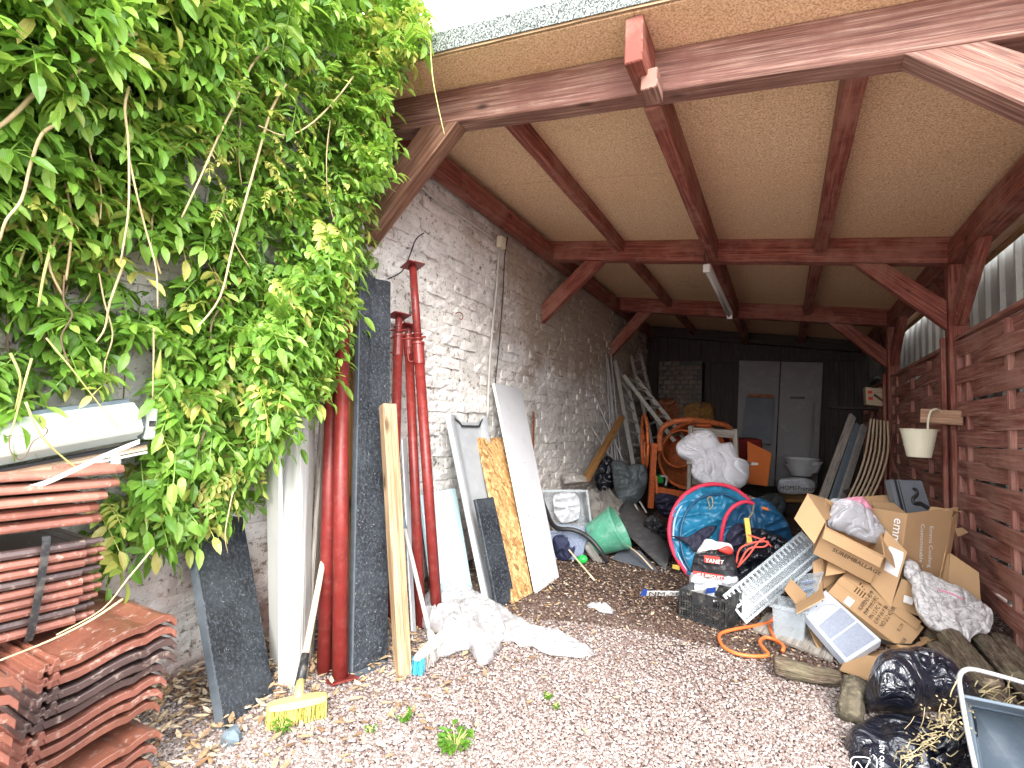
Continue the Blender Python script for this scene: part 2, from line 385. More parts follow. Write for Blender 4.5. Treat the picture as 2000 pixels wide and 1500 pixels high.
    for k, (rx, sc_) in enumerate(((.35, (60, 60, 10)), (-.5, (70, 70, 14)), (1.2, (55, 55, 12)))):
        mp = n.nodes.new('ShaderNodeMapping'); mp.inputs['Rotation'].default_value = (rx, rx*.5, 0); mp.inputs['Scale'].default_value = sc_; n.links.new(p, mp.inputs['Vector'])
        vo = N(n, 'ShaderNodeTexVoronoi', Scale=.55); n.links.new(mp.outputs[0], vo.inputs['Vector'])
        c = ramp(n, vo.outputs['Color'], [(.2, (.22, .11, .035)), (.5, (.42, .24, .09)), (.85, (.60, .40, .19))])
        acc = c if acc is None else mixc(n, ramp(n, noi(n, p, 22+9*k, 2), [(.47, (0, 0, 0)), (.5, (1, 1, 1))]), acc, c)
    n.links.new(acc, b.inputs['Base Color']); b.inputs['Roughness'].default_value = .7; bump(n, b, noi(n, p, 60), .4, .005); M['osb'] = m_
    # chipboard ceiling
    m_, n, b = newmat('chipboard'); p = wpos(n)
    c = ramp(n, noi(n, p, 110, 3, .7), [(.36, (.42, .26, .14)), (.5, (.72, .50, .30)), (.66, (.88, .70, .48))])
    c = mixc(n, ramp(n, noi(n, p, .9, 4), [(.4, (0, 0, 0)), (.7, (.3,)*3)]), c, (.55, .36, .20))
    c = mixc(n, ramp(n, noi(n, p, 1.7, 7, .7), [(.66, (0, 0, 0)), (.72, (.35,)*3)]), c, (.17, .10, .05))
    n.links.new(c, b.inputs['Base Color']); b.inputs['Roughness'].default_value = .9; bump(n, b, noi(n, p, 120), .25, .003); M['chip'] = m_
    # roofing felt
    m_, n, b = newmat('mineral roofing felt'); p = wpos(n)
    c = ramp(n, noi(n, p, 130, 3, .8), [(.42, (.03, .038, .038)), (.52, (.18, .21, .20)), (.62, (.52, .56, .54))])
    n.links.new(c, b.inputs['Base Color']); b.inputs['Roughness'].default_value = .95; bump(n, b, noi(n, p, 200), .5, .003); M['felt'] = m_
    # soil under the gravel: pinkish outside, darker brown inside
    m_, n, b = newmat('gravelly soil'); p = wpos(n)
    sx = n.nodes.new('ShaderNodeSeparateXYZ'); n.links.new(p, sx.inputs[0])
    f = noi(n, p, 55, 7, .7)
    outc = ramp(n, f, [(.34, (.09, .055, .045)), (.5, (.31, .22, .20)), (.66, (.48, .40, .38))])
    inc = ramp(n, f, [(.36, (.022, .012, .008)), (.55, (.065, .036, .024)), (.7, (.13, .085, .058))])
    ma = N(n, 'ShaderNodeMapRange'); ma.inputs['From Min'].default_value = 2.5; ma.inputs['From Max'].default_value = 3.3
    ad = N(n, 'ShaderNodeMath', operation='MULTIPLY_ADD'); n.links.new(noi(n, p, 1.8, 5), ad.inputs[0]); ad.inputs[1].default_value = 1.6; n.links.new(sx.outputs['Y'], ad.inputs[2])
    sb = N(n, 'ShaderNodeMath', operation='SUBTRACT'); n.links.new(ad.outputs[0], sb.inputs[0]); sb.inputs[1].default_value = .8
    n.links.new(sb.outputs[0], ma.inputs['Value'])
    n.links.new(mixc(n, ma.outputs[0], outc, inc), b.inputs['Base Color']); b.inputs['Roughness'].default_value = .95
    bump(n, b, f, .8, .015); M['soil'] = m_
    for nm, st in (('gravel', [(0, (.14, .095, .082)), (.2, (.25, .18, .16)), (.5, (.34, .28, .255)), (.8, (.44, .39, .365)), (.95, (.52, .48, .455)), (1, (.64, .62, .60))]),
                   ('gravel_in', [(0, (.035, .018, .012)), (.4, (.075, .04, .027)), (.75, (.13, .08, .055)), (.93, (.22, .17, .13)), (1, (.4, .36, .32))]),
                   ('dead_leaf', [(0, (.24, .13, .06)), (.35, (.42, .28, .15)), (.7, (.60, .46, .30)), (1, (.70, .60, .45))])):
        m_, n, b = newmat(nm.replace('_', ' ')); g = n.nodes.new('ShaderNodeNewGeometry')
        c = ramp(n, g.outputs['Random Per Island'], st)
        c = mixc(n, ramp(n, noi(n, g.outputs['Position'], 120, 3), [(.4, (.35,)*3), (.65, (0, 0, 0))]), c, (.12, .07, .05))
        n.links.new(c, b.inputs['Base Color']); b.inputs['Roughness'].default_value = .8; M[nm] = m_
    # leaves
    def leafmat(name, cols, tr=.42):
        m_, n, b = newmat(name); g = n.nodes.new('ShaderNodeNewGeometry'); oi = n.nodes.new('ShaderNodeObjectInfo')
        ad = N(n, 'ShaderNodeMath', operation='ADD'); n.links.new(g.outputs['Random Per Island'], ad.inputs[0]); n.links.new(oi.outputs['Random'], ad.inputs[1])
        fr = N(n, 'ShaderNodeMath', operation='FRACT'); n.links.new(ad.outputs[0], fr.inputs[0])
        k = len(cols); c = ramp(n, fr.outputs[0], [(i/(k-1), x) for i, x in enumerate(cols)])
        uv = n.nodes.new('ShaderNodeUVMap').outputs[0]
        wv = N(n, 'ShaderNodeTexWave', Scale=5.0, Distortion=1.5); wv.bands_direction = 'DIAGONAL'; n.links.new(uv, wv.inputs['Vector'])
        c = mixc(n, ramp(n, wv.outputs[0], [(.0, (.30,)*3), (.35, (0, 0, 0))]), c, tuple(min(1, x*1.7+.02) for x in cols[-1]))
        n.links.new(c, b.inputs['Base Color']); b.inputs['Roughness'].default_value = .34; b.inputs['Specular IOR Level'].default_value = .5
        t = n.nodes.new('ShaderNodeBsdfTranslucent'); n.links.new(mixc(n, .5, c, (.42, .60, .06), 'MIX'), t.inputs[0])
        ms = n.nodes.new('ShaderNodeMixShader'); ms.inputs[0].default_value = tr
        out = n.nodes['Material Output']; n.links.new(b.outputs[0], ms.inputs[1]); n.links.new(t.outputs[0], ms.inputs[2]); n.links.new(ms.outputs[0], out.inputs[0])
        bump(n, b, noi(n, scl(n, uv, (8, 14, 1)), 1), .25, .003)
        return m_
    M['leaf'] = leafmat('wisteria leaf', [(.055, .16, .018), (.11, .27, .03), (.19, .38, .05), (.34, .52, .11)])
    M['leaf_y'] = leafmat('yellowing wisteria leaf', [(.25, .38, .06), (.42, .43, .09), (.56, .50, .16)], .35)
    M['leaf_dark'] = leafmat('shaded wisteria leaf', [(.05, .14, .02), (.08, .19, .028), (.12, .25, .04)], .3)  # darker leaf copy for inner leaves, shade put into the colour
    M['weed'] = leafmat('weed leaf', [(.06, .17, .02), (.12, .26, .03)], .3)
    M['vine'] = sol('pale vine stem', (.46, .36, .20), .7, var=.2, vs_=14, bs=.3)
    M['vine_green'] = sol('young vine stem', (.40, .40, .14), .6, var=.15, vs_=14)
    M['vine_dark'] = sol('old vine stem', (.16, .11, .07), .85, var=.3, vs_=14, bs=.4)
    M['straw'] = sol('dry straw', (.33, .27, .15), .8, var=.3, vs_=20, islands=.35)
    # bark
    m_, n, b = newmat('split log'); uv = n.nodes.new('ShaderNodeUVMap').outputs[0]
    f = noi(n, scl(n, uv, (9, 110, 1)), 1, 8, .75); f2 = noi(n, wpos(n), 9, 5)
    c = ramp(n, f, [(.38, (.035, .022, .015)), (.5, (.17, .12, .08)), (.62, (.38, .30, .21))]); c = mixc(n, ramp(n, f2, [(.45, (0, 0, 0)), (.68, (.6,)*3)]), c, (.20, .19, .11))
    n.links.new(c, b.inputs['Base Color']); b.inputs['Roughness'].default_value = .95; bump(n, b, f, 1, .02); M['bark'] = m_
    # bin liner film
    m_, n, b = newmat('black bin liner'); p = wpos(n)
    b.inputs['Base Color'].default_value = (.008, .010, .018, 1); b.inputs['Roughness'].default_value = .2; b.inputs['Specular IOR Level'].default_value = .9
    mp = n.nodes.new('ShaderNodeMapping'); mp.inputs['Rotation'].default_value = (.5, .7, .3); mp.inputs['Scale'].default_value = (4, 11, 6); n.links.new(p, mp.inputs['Vector'])
    x = N(n, 'ShaderNodeTexNoise', Scale=1.0, Detail=4, Distortion=1.6); n.links.new(mp.outputs[0], x.inputs['Vector'])
    bump(n, b, x.outputs[0], .7, .08); M['liner'] = m_
    m_ = M['cloth_dirty']; n = m_.node_tree; b = n.nodes['Principled BSDF']; src = b.inputs['Base Color'].links[0].from_socket
    f = noi(n, wpos(n), 11, 4, .6); ln = ramp(n, f, [(.455, (0, 0, 0)), (.475, (.55,)*3), (.495, (0, 0, 0))]); f2 = noi(n, wpos(n), 27, 3, .6); l2 = ramp(n, f2, [(.52, (0, 0, 0)), (.54, (.35,)*3), (.56, (0, 0, 0))])
    n.links.new(mixc(n, l2, mixc(n, ln, src, (.05, .045, .05)), (.10, .08, .09)), b.inputs['Base Color'])  # thin dark lines painted in for print strokes and shaded folds
    M['bark_dark'] = sol('dark mossy bark', (.085, .07, .048), .95, var=.5, vs_=22, bs=1, bscale=45, dirt=(.20, .18, .11), dirtamt=.7)
    # ribbed sheet wall
    M['sheet'] = sol('pale grey green metal sheet', (.60, .62, .58), .5, var=.06, vs_=2, bs=.03, dirt=(.26, .27, .25), dirtamt=.4)
    M['stone'] = sol('blue grey stone', (.13, .17, .20), .8, var=.3, vs_=25, bs=.6)
special()

# ================================================================= GROUND
def ground():
    mb = MB(); n = 90
    xs = np.concatenate([np.linspace(-60, -4, 6)[:-1], np.linspace(-4, 4, n), np.linspace(4, 60, 6)[1:]])
    ys = np.concatenate([np.linspace(-60, -1, 6)[:-1], np.linspace(-1, 10, n), np.linspace(10, 80, 6)[1:]])
    vs_ = []
    for y in ys:
        for x in xs:
            z = .012*noise.noise(V((x*2.1, y*2.1, 0))) if -4 < x < 4 and -1 < y < 10 else 0
            vs_.append((x, y, z-.012))
    k = len(xs)
    fs = [[j*k+i, j*k+i+1, (j+1)*k+i+1, (j+1)*k+i] for j in range(len(ys)-1) for i in range(k-1)]
    mb.add(vs_, fs); build('ground', mb, M['soil'], smooth=True, kind='structure')
    # stones: each a small irregular pebble, sunk into the soil
    def stones(name, mat, cnt, sel, smin, smax, lab):
        base = np.array([(-1, -1, -.6), (1, -.8, -.6), (.9, 1, -.6), (-1, .9, -.6), (-.6, -.6, .5), (.65, -.5, .45), (.5, .7, .55), (-.7, .5, .4)])
        fb = [(0, 1, 5, 4), (1, 2, 6, 5), (2, 3, 7, 6), (3, 0, 4, 7), (4, 5, 6, 7)]
        P = []
        while len(P) < cnt:
            u = np.random.uniform(-150, 2150, 4000); v_ = 750+np.random.uniform(.12, 1.1, 4000)**1.0*800
            for a, c in zip(u, v_):
                d = ray(a, c)
                if d.z > -.02: continue
                q = CAM+d*(-EYE/d.z)
                if sel(q.x, q.y): P.append((q.x, q.y))
        P = np.array(P[:cnt]); n_ = len(P)
        dist = np.hypot(P[:, 0], P[:, 1])
        s = np.random.uniform(smin, smax, n_)*(1+.12*np.maximum(0, dist-2.5))
        an = np.random.uniform(0, 6.28, n_); ca, sa = np.cos(an), np.sin(an)
        el = np.random.uniform(.55, 1, n_)
        vv = np.repeat(base[None], n_, 0)*(1+np.random.uniform(-.3, .3, (n_, 8, 3)))
        vv[:, :, 1] *= el[:, None]; vv[:, :, 2] *= .6
        vv *= s[:, None, None]
        tx = np.random.uniform(-.4, .4, n_)
        x = vv[:, :, 0]*ca[:, None]-vv[:, :, 1]*sa[:, None]; y = vv[:, :, 0]*sa[:, None]+vv[:, :, 1]*ca[:, None]
        z = vv[:, :, 2]+vv[:, :, 0]*tx[:, None]
        out = np.stack([x+P[:, 0, None], y+P[:, 1, None], z+np.random.uniform(-.003, .004, n_)[:, None]], 2).reshape(-1, 3)
        F = (np.array(fb)[None]+np.arange(n_)[:, None, None]*8).reshape(-1, 4)
        me = bpy.data.meshes.new(name); me.vertices.add(len(out)); me.vertices.foreach_set('co', out.ravel())
        me.loops.add(F.size); me.loops.foreach_set('vertex_index', F.ravel()); me.polygons.add(len(F))
        me.polygons.foreach_set('loop_start', np.arange(len(F))*4); me.update(calc_edges=True); me.validate()
        me.materials.append(mat); o = bpy.data.objects.new(name, me); col.objects.link(o)
        o['kind'] = 'stuff'; tag(o, lab, name)
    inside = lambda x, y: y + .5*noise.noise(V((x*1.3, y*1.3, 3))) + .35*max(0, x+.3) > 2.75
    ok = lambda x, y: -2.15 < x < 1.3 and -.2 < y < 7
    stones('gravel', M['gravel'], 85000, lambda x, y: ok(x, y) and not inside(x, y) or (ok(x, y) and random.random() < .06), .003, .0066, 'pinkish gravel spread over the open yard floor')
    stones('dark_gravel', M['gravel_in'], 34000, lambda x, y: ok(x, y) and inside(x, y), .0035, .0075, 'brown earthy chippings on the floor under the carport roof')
ground()

# dead leaves: curled, lying thick along the wall foot
def dead_leaves():
    n_ = 0; mb = MB(); spots = []
    def put(x, y, z, s):
        a = random.random()*6.28; ca, sa = math.cos(a), math.sin(a); cu = random.uniform(-.5, .9); tl = random.uniform(-.6, .6); tw = random.uniform(-.5, .5)
        pts = []
        for (lx, ly) in ((-1, 0), (-.35, .34), (-.35, -.34), (.4, .3), (.4, -.3), (1, 0), (-.35, 0), (.4, 0)):
            h = cu*(ly*ly*2.2)+cu*.35*lx*lx+tl*lx*.5+tw*ly*lx
            X = lx*s; Y = ly*s; pts.append((x+X*ca-Y*sa, y+X*sa+Y*ca, z+h*s+.006))
        mb.add(pts, [(0, 6, 1), (0, 2, 6), (6, 7, 3, 1), (2, 4, 7, 6), (7, 5, 3), (4, 5, 7)])
    for _ in range(1500):
        y = random.uniform(.5, 2.3); x = -2.15+abs(random.gauss(0, .42))
        if x > -1.0: continue
        pile = max(0, .045-(x+2.15)*.06)
        put(x, y, random.uniform(0, pile+.012), random.uniform(.012, .03))
    for _ in range(650):
        y = random.uniform(1.0, 4.6); x = -2.1+abs(random.gauss(0, .55))
        if x < .8: put(x, y, 0, random.uniform(.01, .024))
    for _ in range(420):
        c = random.choice([(-1.15, 2.35), (-.9, 3.6), (-1.3, 3.0), (-.4, 3.7), (0, 3)]); put(c[0]+random.gauss(0, .3), c[1]+random.gauss(0, .3), 0, random.uniform(.01, .022))
    o = build('dead_leaves', mb, M['dead_leaf'], kind='stuff'); tag(o, 'dry brown fallen leaves heaped along the wall foot', 'leaf litter')
dead_leaves()

# ================================================================= LEFT BRICK WALL
WX = -2.2
def brick_variants(L, H, D, k=8):
    out = []
    for i in range(k):
        mb = MB(); nx, nz = 4, 2; vs_ = []; rnd = random.Random(100+i)
        for a in range(nz+1):
            for c in range(nx+1):
                y = (c/nx-.5)*L; z = (a/nz-.5)*H; ed = (c in (0, nx)) or (a in (0, nz))
                vs_.append((rnd.uniform(-.007, .005)-(.007 if ed else 0), y+rnd.uniform(-.006, .006), z+rnd.uniform(-.006, .006)))
        fs = [[a*(nx+1)+c, a*(nx+1)+c+1, (a+1)*(nx+1)+c+1, (a+1)*(nx+1)+c] for a in range(nz) for c in range(nx)]
        ring = [c for c in range(nx+1)]+[(nx+1)*(a)+nx for a in range(1, nz+1)]+[(nx+1)*nz+c for c in range(nx-1, -1, -1)]+[(nx+1)*a for a in range(nz-1, 0, -1)]
        b0 = len(vs_)
        for r_ in ring: q = vs_[r_]; vs_.append((-D, q[1], q[2]))
        m2 = len(ring)
        for j in range(m2): fs.append([ring[(j+1) % m2], ring[j], b0+j, b0+(j+1) % m2])
        out.append((vs_, fs))
    return out
def left_wall():
    t = thing('brick_wall', 'long whitewashed brick wall on the left with flaking paint', 'wall', (WX, 4, 0))
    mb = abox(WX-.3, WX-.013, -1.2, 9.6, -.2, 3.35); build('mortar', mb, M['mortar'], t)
    H = .083; L = .222; G = .008
    var = brick_variants(L-G, H-G, .03)
    rnd = random.Random(5)
    items = []
    for r_ in range(40):
        z = .035+r_*H; off = (r_ % 2)*L/2
        for c in range(-6, 44):
            y = c*L+off
            if z > 3.3 or y > 9.5 or y < -1.1: continue
            u, v_, zc = proj((WX, y, z))
            vine = (u < 640 and v_ < 780) or (u < 700 and v_ < 470)
            inf = -30 < u < 1300 and -20 < v_ < 1520
            score = (1/max(zc, .1)) if inf and not vine and zc > .2 else 0
            items.append((score, y, z, rnd.randrange(8), rnd.gauss(0, .007)-(.012 if rnd.random() < .05 else 0), rnd.gauss(0, .02), rnd.gauss(0, .005)))
    items.sort(key=lambda q: -q[0])
    ms = []
    for vs_, fs in var:
        me = bpy.data.meshes.new('brick'); me.from_pydata(vs_, [], fs); me.materials.append(M['brick']); ms.append(me)
    for s, y, z, k, dx, a, dz in items[:300]:
        if s <= 0: continue
        piece('brick', ms[k], t, Matrix.Translation((WX+dx, y, z+dz)) @ Matrix.Rotation(a, 4, 'Z') @ Matrix.Rotation(a*.8, 4, 'X'))
    mb = MB()
    for s, y, z, k, dx, a, dz in items[300:]:
        vs_, fs = var[k]; mb.add([(p[0]+WX+dx, p[1]+y, p[2]+z+dz) for p in vs_], fs)
    build('brickwork', mb, M['brick'], t, kind='stuff')
    # concrete coping
    for i in range(11): build('coping_stone', abox(WX-.33, WX+.03, -1.2+i*1.0, -1.2+i*1.0+.99, 3.36, 3.42), M['grey_plastic'], t, bev=.006)
left_wall()

# wiring on the wall
def wall_fittings():
    a = [onX(u, v, WX+.02) for u, v in ((800, 343), (850, 388), (905, 425), (965, 466))]
    t = thing('conduit', 'white plastic conduit pipe running down the brick wall from a junction box', 'conduit', onX(975, 800, WX))
    pts = [onX(u, v, WX+.022) for u, v in ((975, 484), (970, 560), (962, 640), (956, 720), (952, 820))]
    build('pipe', tube(pts, .011, 10), M['white_paint'], t, smooth=True)
    build('upper_pipe', tube(a, .011, 10), M['white_paint'], t, smooth=True)
    p = onX(979, 474, WX+.03); build('junction_box', box(p, (.025, 0, 0), (0, .045, 0), (0, 0, .05)), M['cream'], t, bev=.006)
    for k in (.15, .5, .85): q = pts[0].lerp(pts[-1], k); build('clip', box(q, (.016, 0, 0), (0, .02, 0), (0, 0, .008)), M['white_paint'], t)
    solo('wall_cable', 'thin black cable running down the wall beside the white conduit', 'cable', tube([onX(u, v, WX+.03) for u, v in ((992, 462), (986, 500), (982, 580), (974, 680), (966, 760))], .005, 6), M['black'])
    solo('wall_cable', 'thin black cable hanging in a curve above the tallest red prop', 'cable', tube([onX(u, v, WX+.03) for u, v in ((828, 455), (812, 468), (800, 500), (785, 530), (757, 545))], .004, 6), M['black'])
    mb = tube([onX(u, v, WX+.04) for u, v in ((890, 612), (898, 610), (904, 616), (902, 624), (897, 622))], .004, 6)
    solo('iron_hook', 'small rusty iron hook fixed in the white brick wall', 'hook', mb, M['rust'])
wall_fittings()

# ================================================================= CARPORT
S = -.1234; ZL = 2.795; BH = .195
def zb(x): return ZL+S*(x+2.15)
CP = thing('carport', 'timber carport with red stained posts, beams and chipboard ceiling', 'carport', (-.5, 5, 0))
def carport():
    XL, XR = -2.19, 1.06
    Ys = (2.20, 4.68, 7.08); BW = .11
    sl = V((1, 0, S)).normalized(); un = V((-S, 0, 1)).normalized()
    for i, Y in enumerate(Ys):
        x1 = 1.30 if i == 0 else XR
        a = V((XL, Y, zb(XL)))+un*BH/2; b = V((x1, Y, zb(x1)))+un*BH/2
        build('beam', bar(a, b, BW, BH, (0, 0, 1), wob=.0015, seg=14), M['old_beam'] if i == 0 else M['red_wood'], CP, bev=.006)
    # wall plate at the left, plate at the right
    build('wall_plate', bar((-2.12, 1.95, zb(-2.12)+.07), (-2.12, 9.3, zb(-2.12)+.07), .10, .15, wob=.001), M['red_wood'], CP, bev=.006)
    build('side_plate', bar((1.12, 1.6, zb(1.12)+.08), (1.12, 9.3, zb(1.12)+.08), .13, .17, wob=.001), M['red_wood'], CP, bev=.006)
    # purlins
    zt = BH
    for X, hh, ww, y0 in ((-1.37, .11, .07, 2.262), (-.54, .20, .075, 1.92), (.265, .12, .085, 2.262)):
        zc = zb(X)+zt-hh/2-.002
        segs = [(y0, 2.143), (2.257, 4.623), (4.737, 7.023), (7.137, 9.3)] if y0 < 2 else [(y0, 4.623), (4.737, 7.023), (7.137, 9.3)]
        for a, b in segs: build('purlin', bar((X, a, zc), (X, b, zc), ww, hh, wob=.001), M['red_wood'], CP, bev=.005)
    build('bearing_block', bar((-.5, 2.02, zb(-.5)-.02), (-.5, 2.142, zb(-.5)-.02), .07, .09), M['old_beam'], CP, bev=.004)
    # rear wall beams
    build('rear_beam', bar((XL, 9.24, zb(XL)+.1), (XR, 9.24, zb(XR)+.1), .09, .17), M['dark_wood'], CP)
    # posts right
    for i, Y in enumerate(Ys):
        build('post', bar((1.115, Y, -.05), (1.115, Y, zb(1.12)-.005), .12, .115, (1, 0, 0), wob=.001), M['red_wood'], CP, bev=.006)
        build('post_batten', bar((1.03, Y+.0, 0), (1.03, Y, zb(1.03)-.55), .045, .028, (1, 0, 0)), M['red_wood'], CP, bev=.004)
    # left hidden posts along the wall
    # knee braces
    def brace(px, pz, bx, cut, Y, mat, w_=.08):
        # mitred: flat on the upright at px (lowest point pz), flat under the beam from bx
        sg = 1 if bx > px else -1; y0, y1 = Y-w_/2, Y+w_/2
        lo = [(px, pz), (px, pz+cut)]; hi = [(bx, zb(bx)-.002), (bx-sg*cut, zb(bx-sg*cut)-.002)]
        rings = []
        for i in range(7):
            q = i/6; a = V((lo[0][0], 0, lo[0][1])).lerp(V((hi[0][0], 0, hi[0][1])), q); b = V((lo[1][0], 0, lo[1][1])).lerp(V((hi[1][0], 0, hi[1][1])), q)
            rings.append([V((a.x, y0, a.z)), V((a.x, y1, a.z)), V((b.x, y1, b.z)), V((b.x, y0, b.z))])
        build('brace', loft(MB(), rings, seed=random.random()*30), mat, CP, bev=.005)
    brace(-2.19, 2.12, -1.56, .25, 2.185, M['dark_brace'], .10)
    brace(-2.19, 2.14, -1.54, .20, 4.68, M['red_wood'])
    brace(-2.19, 2.12, -1.62, .20, 7.08, M['red_wood'])
    brace(1.053, 1.915, .485, .21, 4.68, M['red_wood'])
    brace(1.053, 1.915, .485, .21, 7.08, M['red_wood'])
    brace(1.053, 1.87, .38, .22, 2.185, M['old_beam'], .10)
    def lbrace(y0, z0, y1, z1):
        sg = 1 if y1 > y0 else -1; c = .17; mb = MB(); zt = zb(1.12)-.005
        P_ = [(y0, z0), (y0, z0+c), (y1-sg*c, zt), (y1, zt)]
        mb.add([(x, y, z) for x in (1.075, 1.15) for y, z in P_], [(0, 1, 2, 3), (7, 6, 5, 4), (0, 4, 5, 1), (1, 5, 6, 2), (2, 6, 7, 3), (3, 7, 4, 0)], [[(q*.11, q*.05) for q in (0, 1, 6, 7)]]*2+[[(0, 0), (0, .08), (.6, .08), (.6, 0)]]*4)
        build('brace', mb, M['red_wood'], CP, bev=.005)
    lbrace(4.60, 1.93, 4.05, 2.36); lbrace(7.0, 1.93, 6.45, 2.36); lbrace(4.76, 1.93, 5.3, 2.36); lbrace(7.16, 1.93, 7.7, 2.36)
    # chipboard panels
    ys = [1.905, 3.32, 5.0, 6.75, 8.1, 9.35]; xs = [-2.2, -.54, 1.22]
    for j in range(5):
        for i in range(2):
            x0, x1 = xs[i]+.0015, xs[i+1]-.0015; y0, y1 = ys[j]+.004, ys[j+1]-.004
            z = lambda x: zb(x)+BH+.002
            mb = MB(); th = .022
            loft(mb, [[V((x0, y, z(x0))), V((x1, y, z(x1))), V((x1, y, z(x1)+th)), V((x0, y, z(x0)+th))] for y in (y0, y1)])
            build('roof_panel', mb, M['chip'], CP)
    # felt: sheet on top, turned up over a fascia strip at the front edge
    z = lambda x: zb(x)+BH+.028
    mb = MB(); rings = []; nx = 60
    for k in range(nx+1):
        x = -2.25+3.5*k/nx; wv = .006*noise.noise(V((x*5, 1, 0)))
        rings.append([V((x, 1.885+wv, z(x)-.012+wv)), V((x, 1.865+wv, z(x)+.075+wv)), V((x, 1.93, z(x)+.105)), V((x, 9.4, z(x)+.03)), V((x, 9.4, z(x))), V((x, 1.93, z(x)+.002))])
    loft(mb, rings); build('roofing_felt', mb, M['felt'], CP)
    mb = MB(); rings = []
    for k in range(nx+1):
        x = -2.2+3.42*k/nx; wv = .005*noise.noise(V((x*6, 4, 0)))
        rings.append([V((x, 1.893, z(x)-.022+wv)), V((x, 1.901, z(x)-.022+wv)), V((x, 1.901, z(x)-.004)), V((x, 1.893, z(x)-.004))])
    loft(mb, rings); build('edge_strip', mb, M['pine'], CP)
    # cobwebby pale nail heads
carport()

# strip lamp under the ceiling
def lamp():
    a = onY(1380, 526, 4.45); b = onY(1425, 618, 5.75)
    t = thing('strip_light', 'unlit fluorescent strip light hanging under the middle purlin', 'lamp', (a+b)/2)
    d = (b-a).normalized(); up_ = V((0, 0, 1))
    build('housing', bar(a+V((0, 0, .03)), b+V((0, 0, .03)), .06, .045), M['lamp_white'], t, bev=.008)
    build('fluorescent_tube', tube([a+d*.03, b-d*.03], .016, 10, smooth=0), M['white_pvc'], t, smooth=True)
    for q in (a, b): build('tube_holder', box(q+V((0, 0, .003)), d*.012, (.026, 0, 0), (0, 0, .03)), M['lamp_white'], t)
    build('cable', tube([a+V((0, 0, .05)), a+V((-.02, -.03, .1)), a+V((0, -.05, .14))], .004, 6), M['black'], t)
lamp()

# ================================================================= FENCE (woven lap panels)
def fence(y0, y1, top, label, battens, ground_z=0.0, x=1.10, posts=False):
    t = thing('woven_fence_panel', label, 'fence', (x, (y0+y1)/2, 0), 'woven timber fence panels')
    H = .105; k = int((top-.05)/H)
    for b_ in battens:
        build('batten', bar((x, b_, 0), (x, b_, top-.03), .04, .03, (1, 0, 0)), M['fence_wood'], t)
    for i in range(k):
        z = top-H*(i+.5)-.015; mb = MB(); rings = []; nseg = 28; sdv = random.random()*9
        tilt = random.uniform(-.010, .010); dz0 = random.gauss(0, .006); dz1 = random.gauss(0, .008)
        wd = battens[1]-battens[0] if len(battens) > 1 else .7
        for s in range(nseg+1):
            q = s/nseg; y = y0+(y1-y0)*q
            ph = math.pi*(y-battens[0])/wd+(math.pi if i % 2 else 0)
            xo = -.019*math.cos(ph) ; zz = z+dz0*(1-q)+dz1*q+.006*noise.noise(V((y*2, z*9, sdv)))
            hh = (H*.50)*(1+.10*noise.noise(V((y*3, sdv, z))))
            rings.append([V((x+xo-.005+tilt, y, zz+hh)), V((x+xo-.005-tilt, y, zz-hh)), V((x+xo+.004-tilt, y, zz-hh)), V((x+xo+.004+tilt, y, zz+hh))])
        loft(mb, rings, seed=random.random()*40); build('slat', mb, M['fence_wood'], t)
    build('top_rail', bar((x-.005, y0, top), (x-.005, y1, top), .05, .028), M['fence_wood'], t, bev=.003)
    for yy in (y0, y1): build('end_stile', bar((x, yy, 0), (x, yy, top), .05, .045, (1, 0, 0)), M['fence_wood'], t, bev=.003)
fence(2.35, 4.58, 1.83, 'nearest woven timber fence panel, right of the post with the wooden block', [2.85, 3.70, 4.40])
fence(4.76, 6.98, 1.81, 'woven timber fence panel behind the hanging cream bucket', [4.86, 5.42, 6.06, 6.75])
fence(7.18, 9.2, 1.80, 'farthest woven timber fence panel in the dark rear bay', [7.3, 7.9, 8.5, 9.0])
# neighbour's ribbed metal wall beyond the fence
def ribwall():
    t = thing('metal_wall', 'pale ribbed metal wall rising behind the woven fence', 'wall', (1.6, 5.8, 0))
    y = 1.2; k = 0
    while y < 9.6:
        mb = MB(); rings = []; prof = [(0, 0), (.12, 0), (.135, -.028), (.165, -.028), (.18, 0), (.29, 0)]
        pts = [(y+a, 1.42+b) for a, b in prof]
        loft(mb, [[V((px, py, z)) for py, px in pts]+[V((px+.004, py, z)) for py, px in pts[::-1]] for z in (0.0, 3.7)])
        build('ribbed_sheet', mb, M['sheet'], t); y += .291; k += 1
    build('timber_rail', bar((1.33, 1.5, 2.50), (1.33, 9.4, 2.50), .06, .10), M['gold_wood'], t, bev=.004)
ribwall()

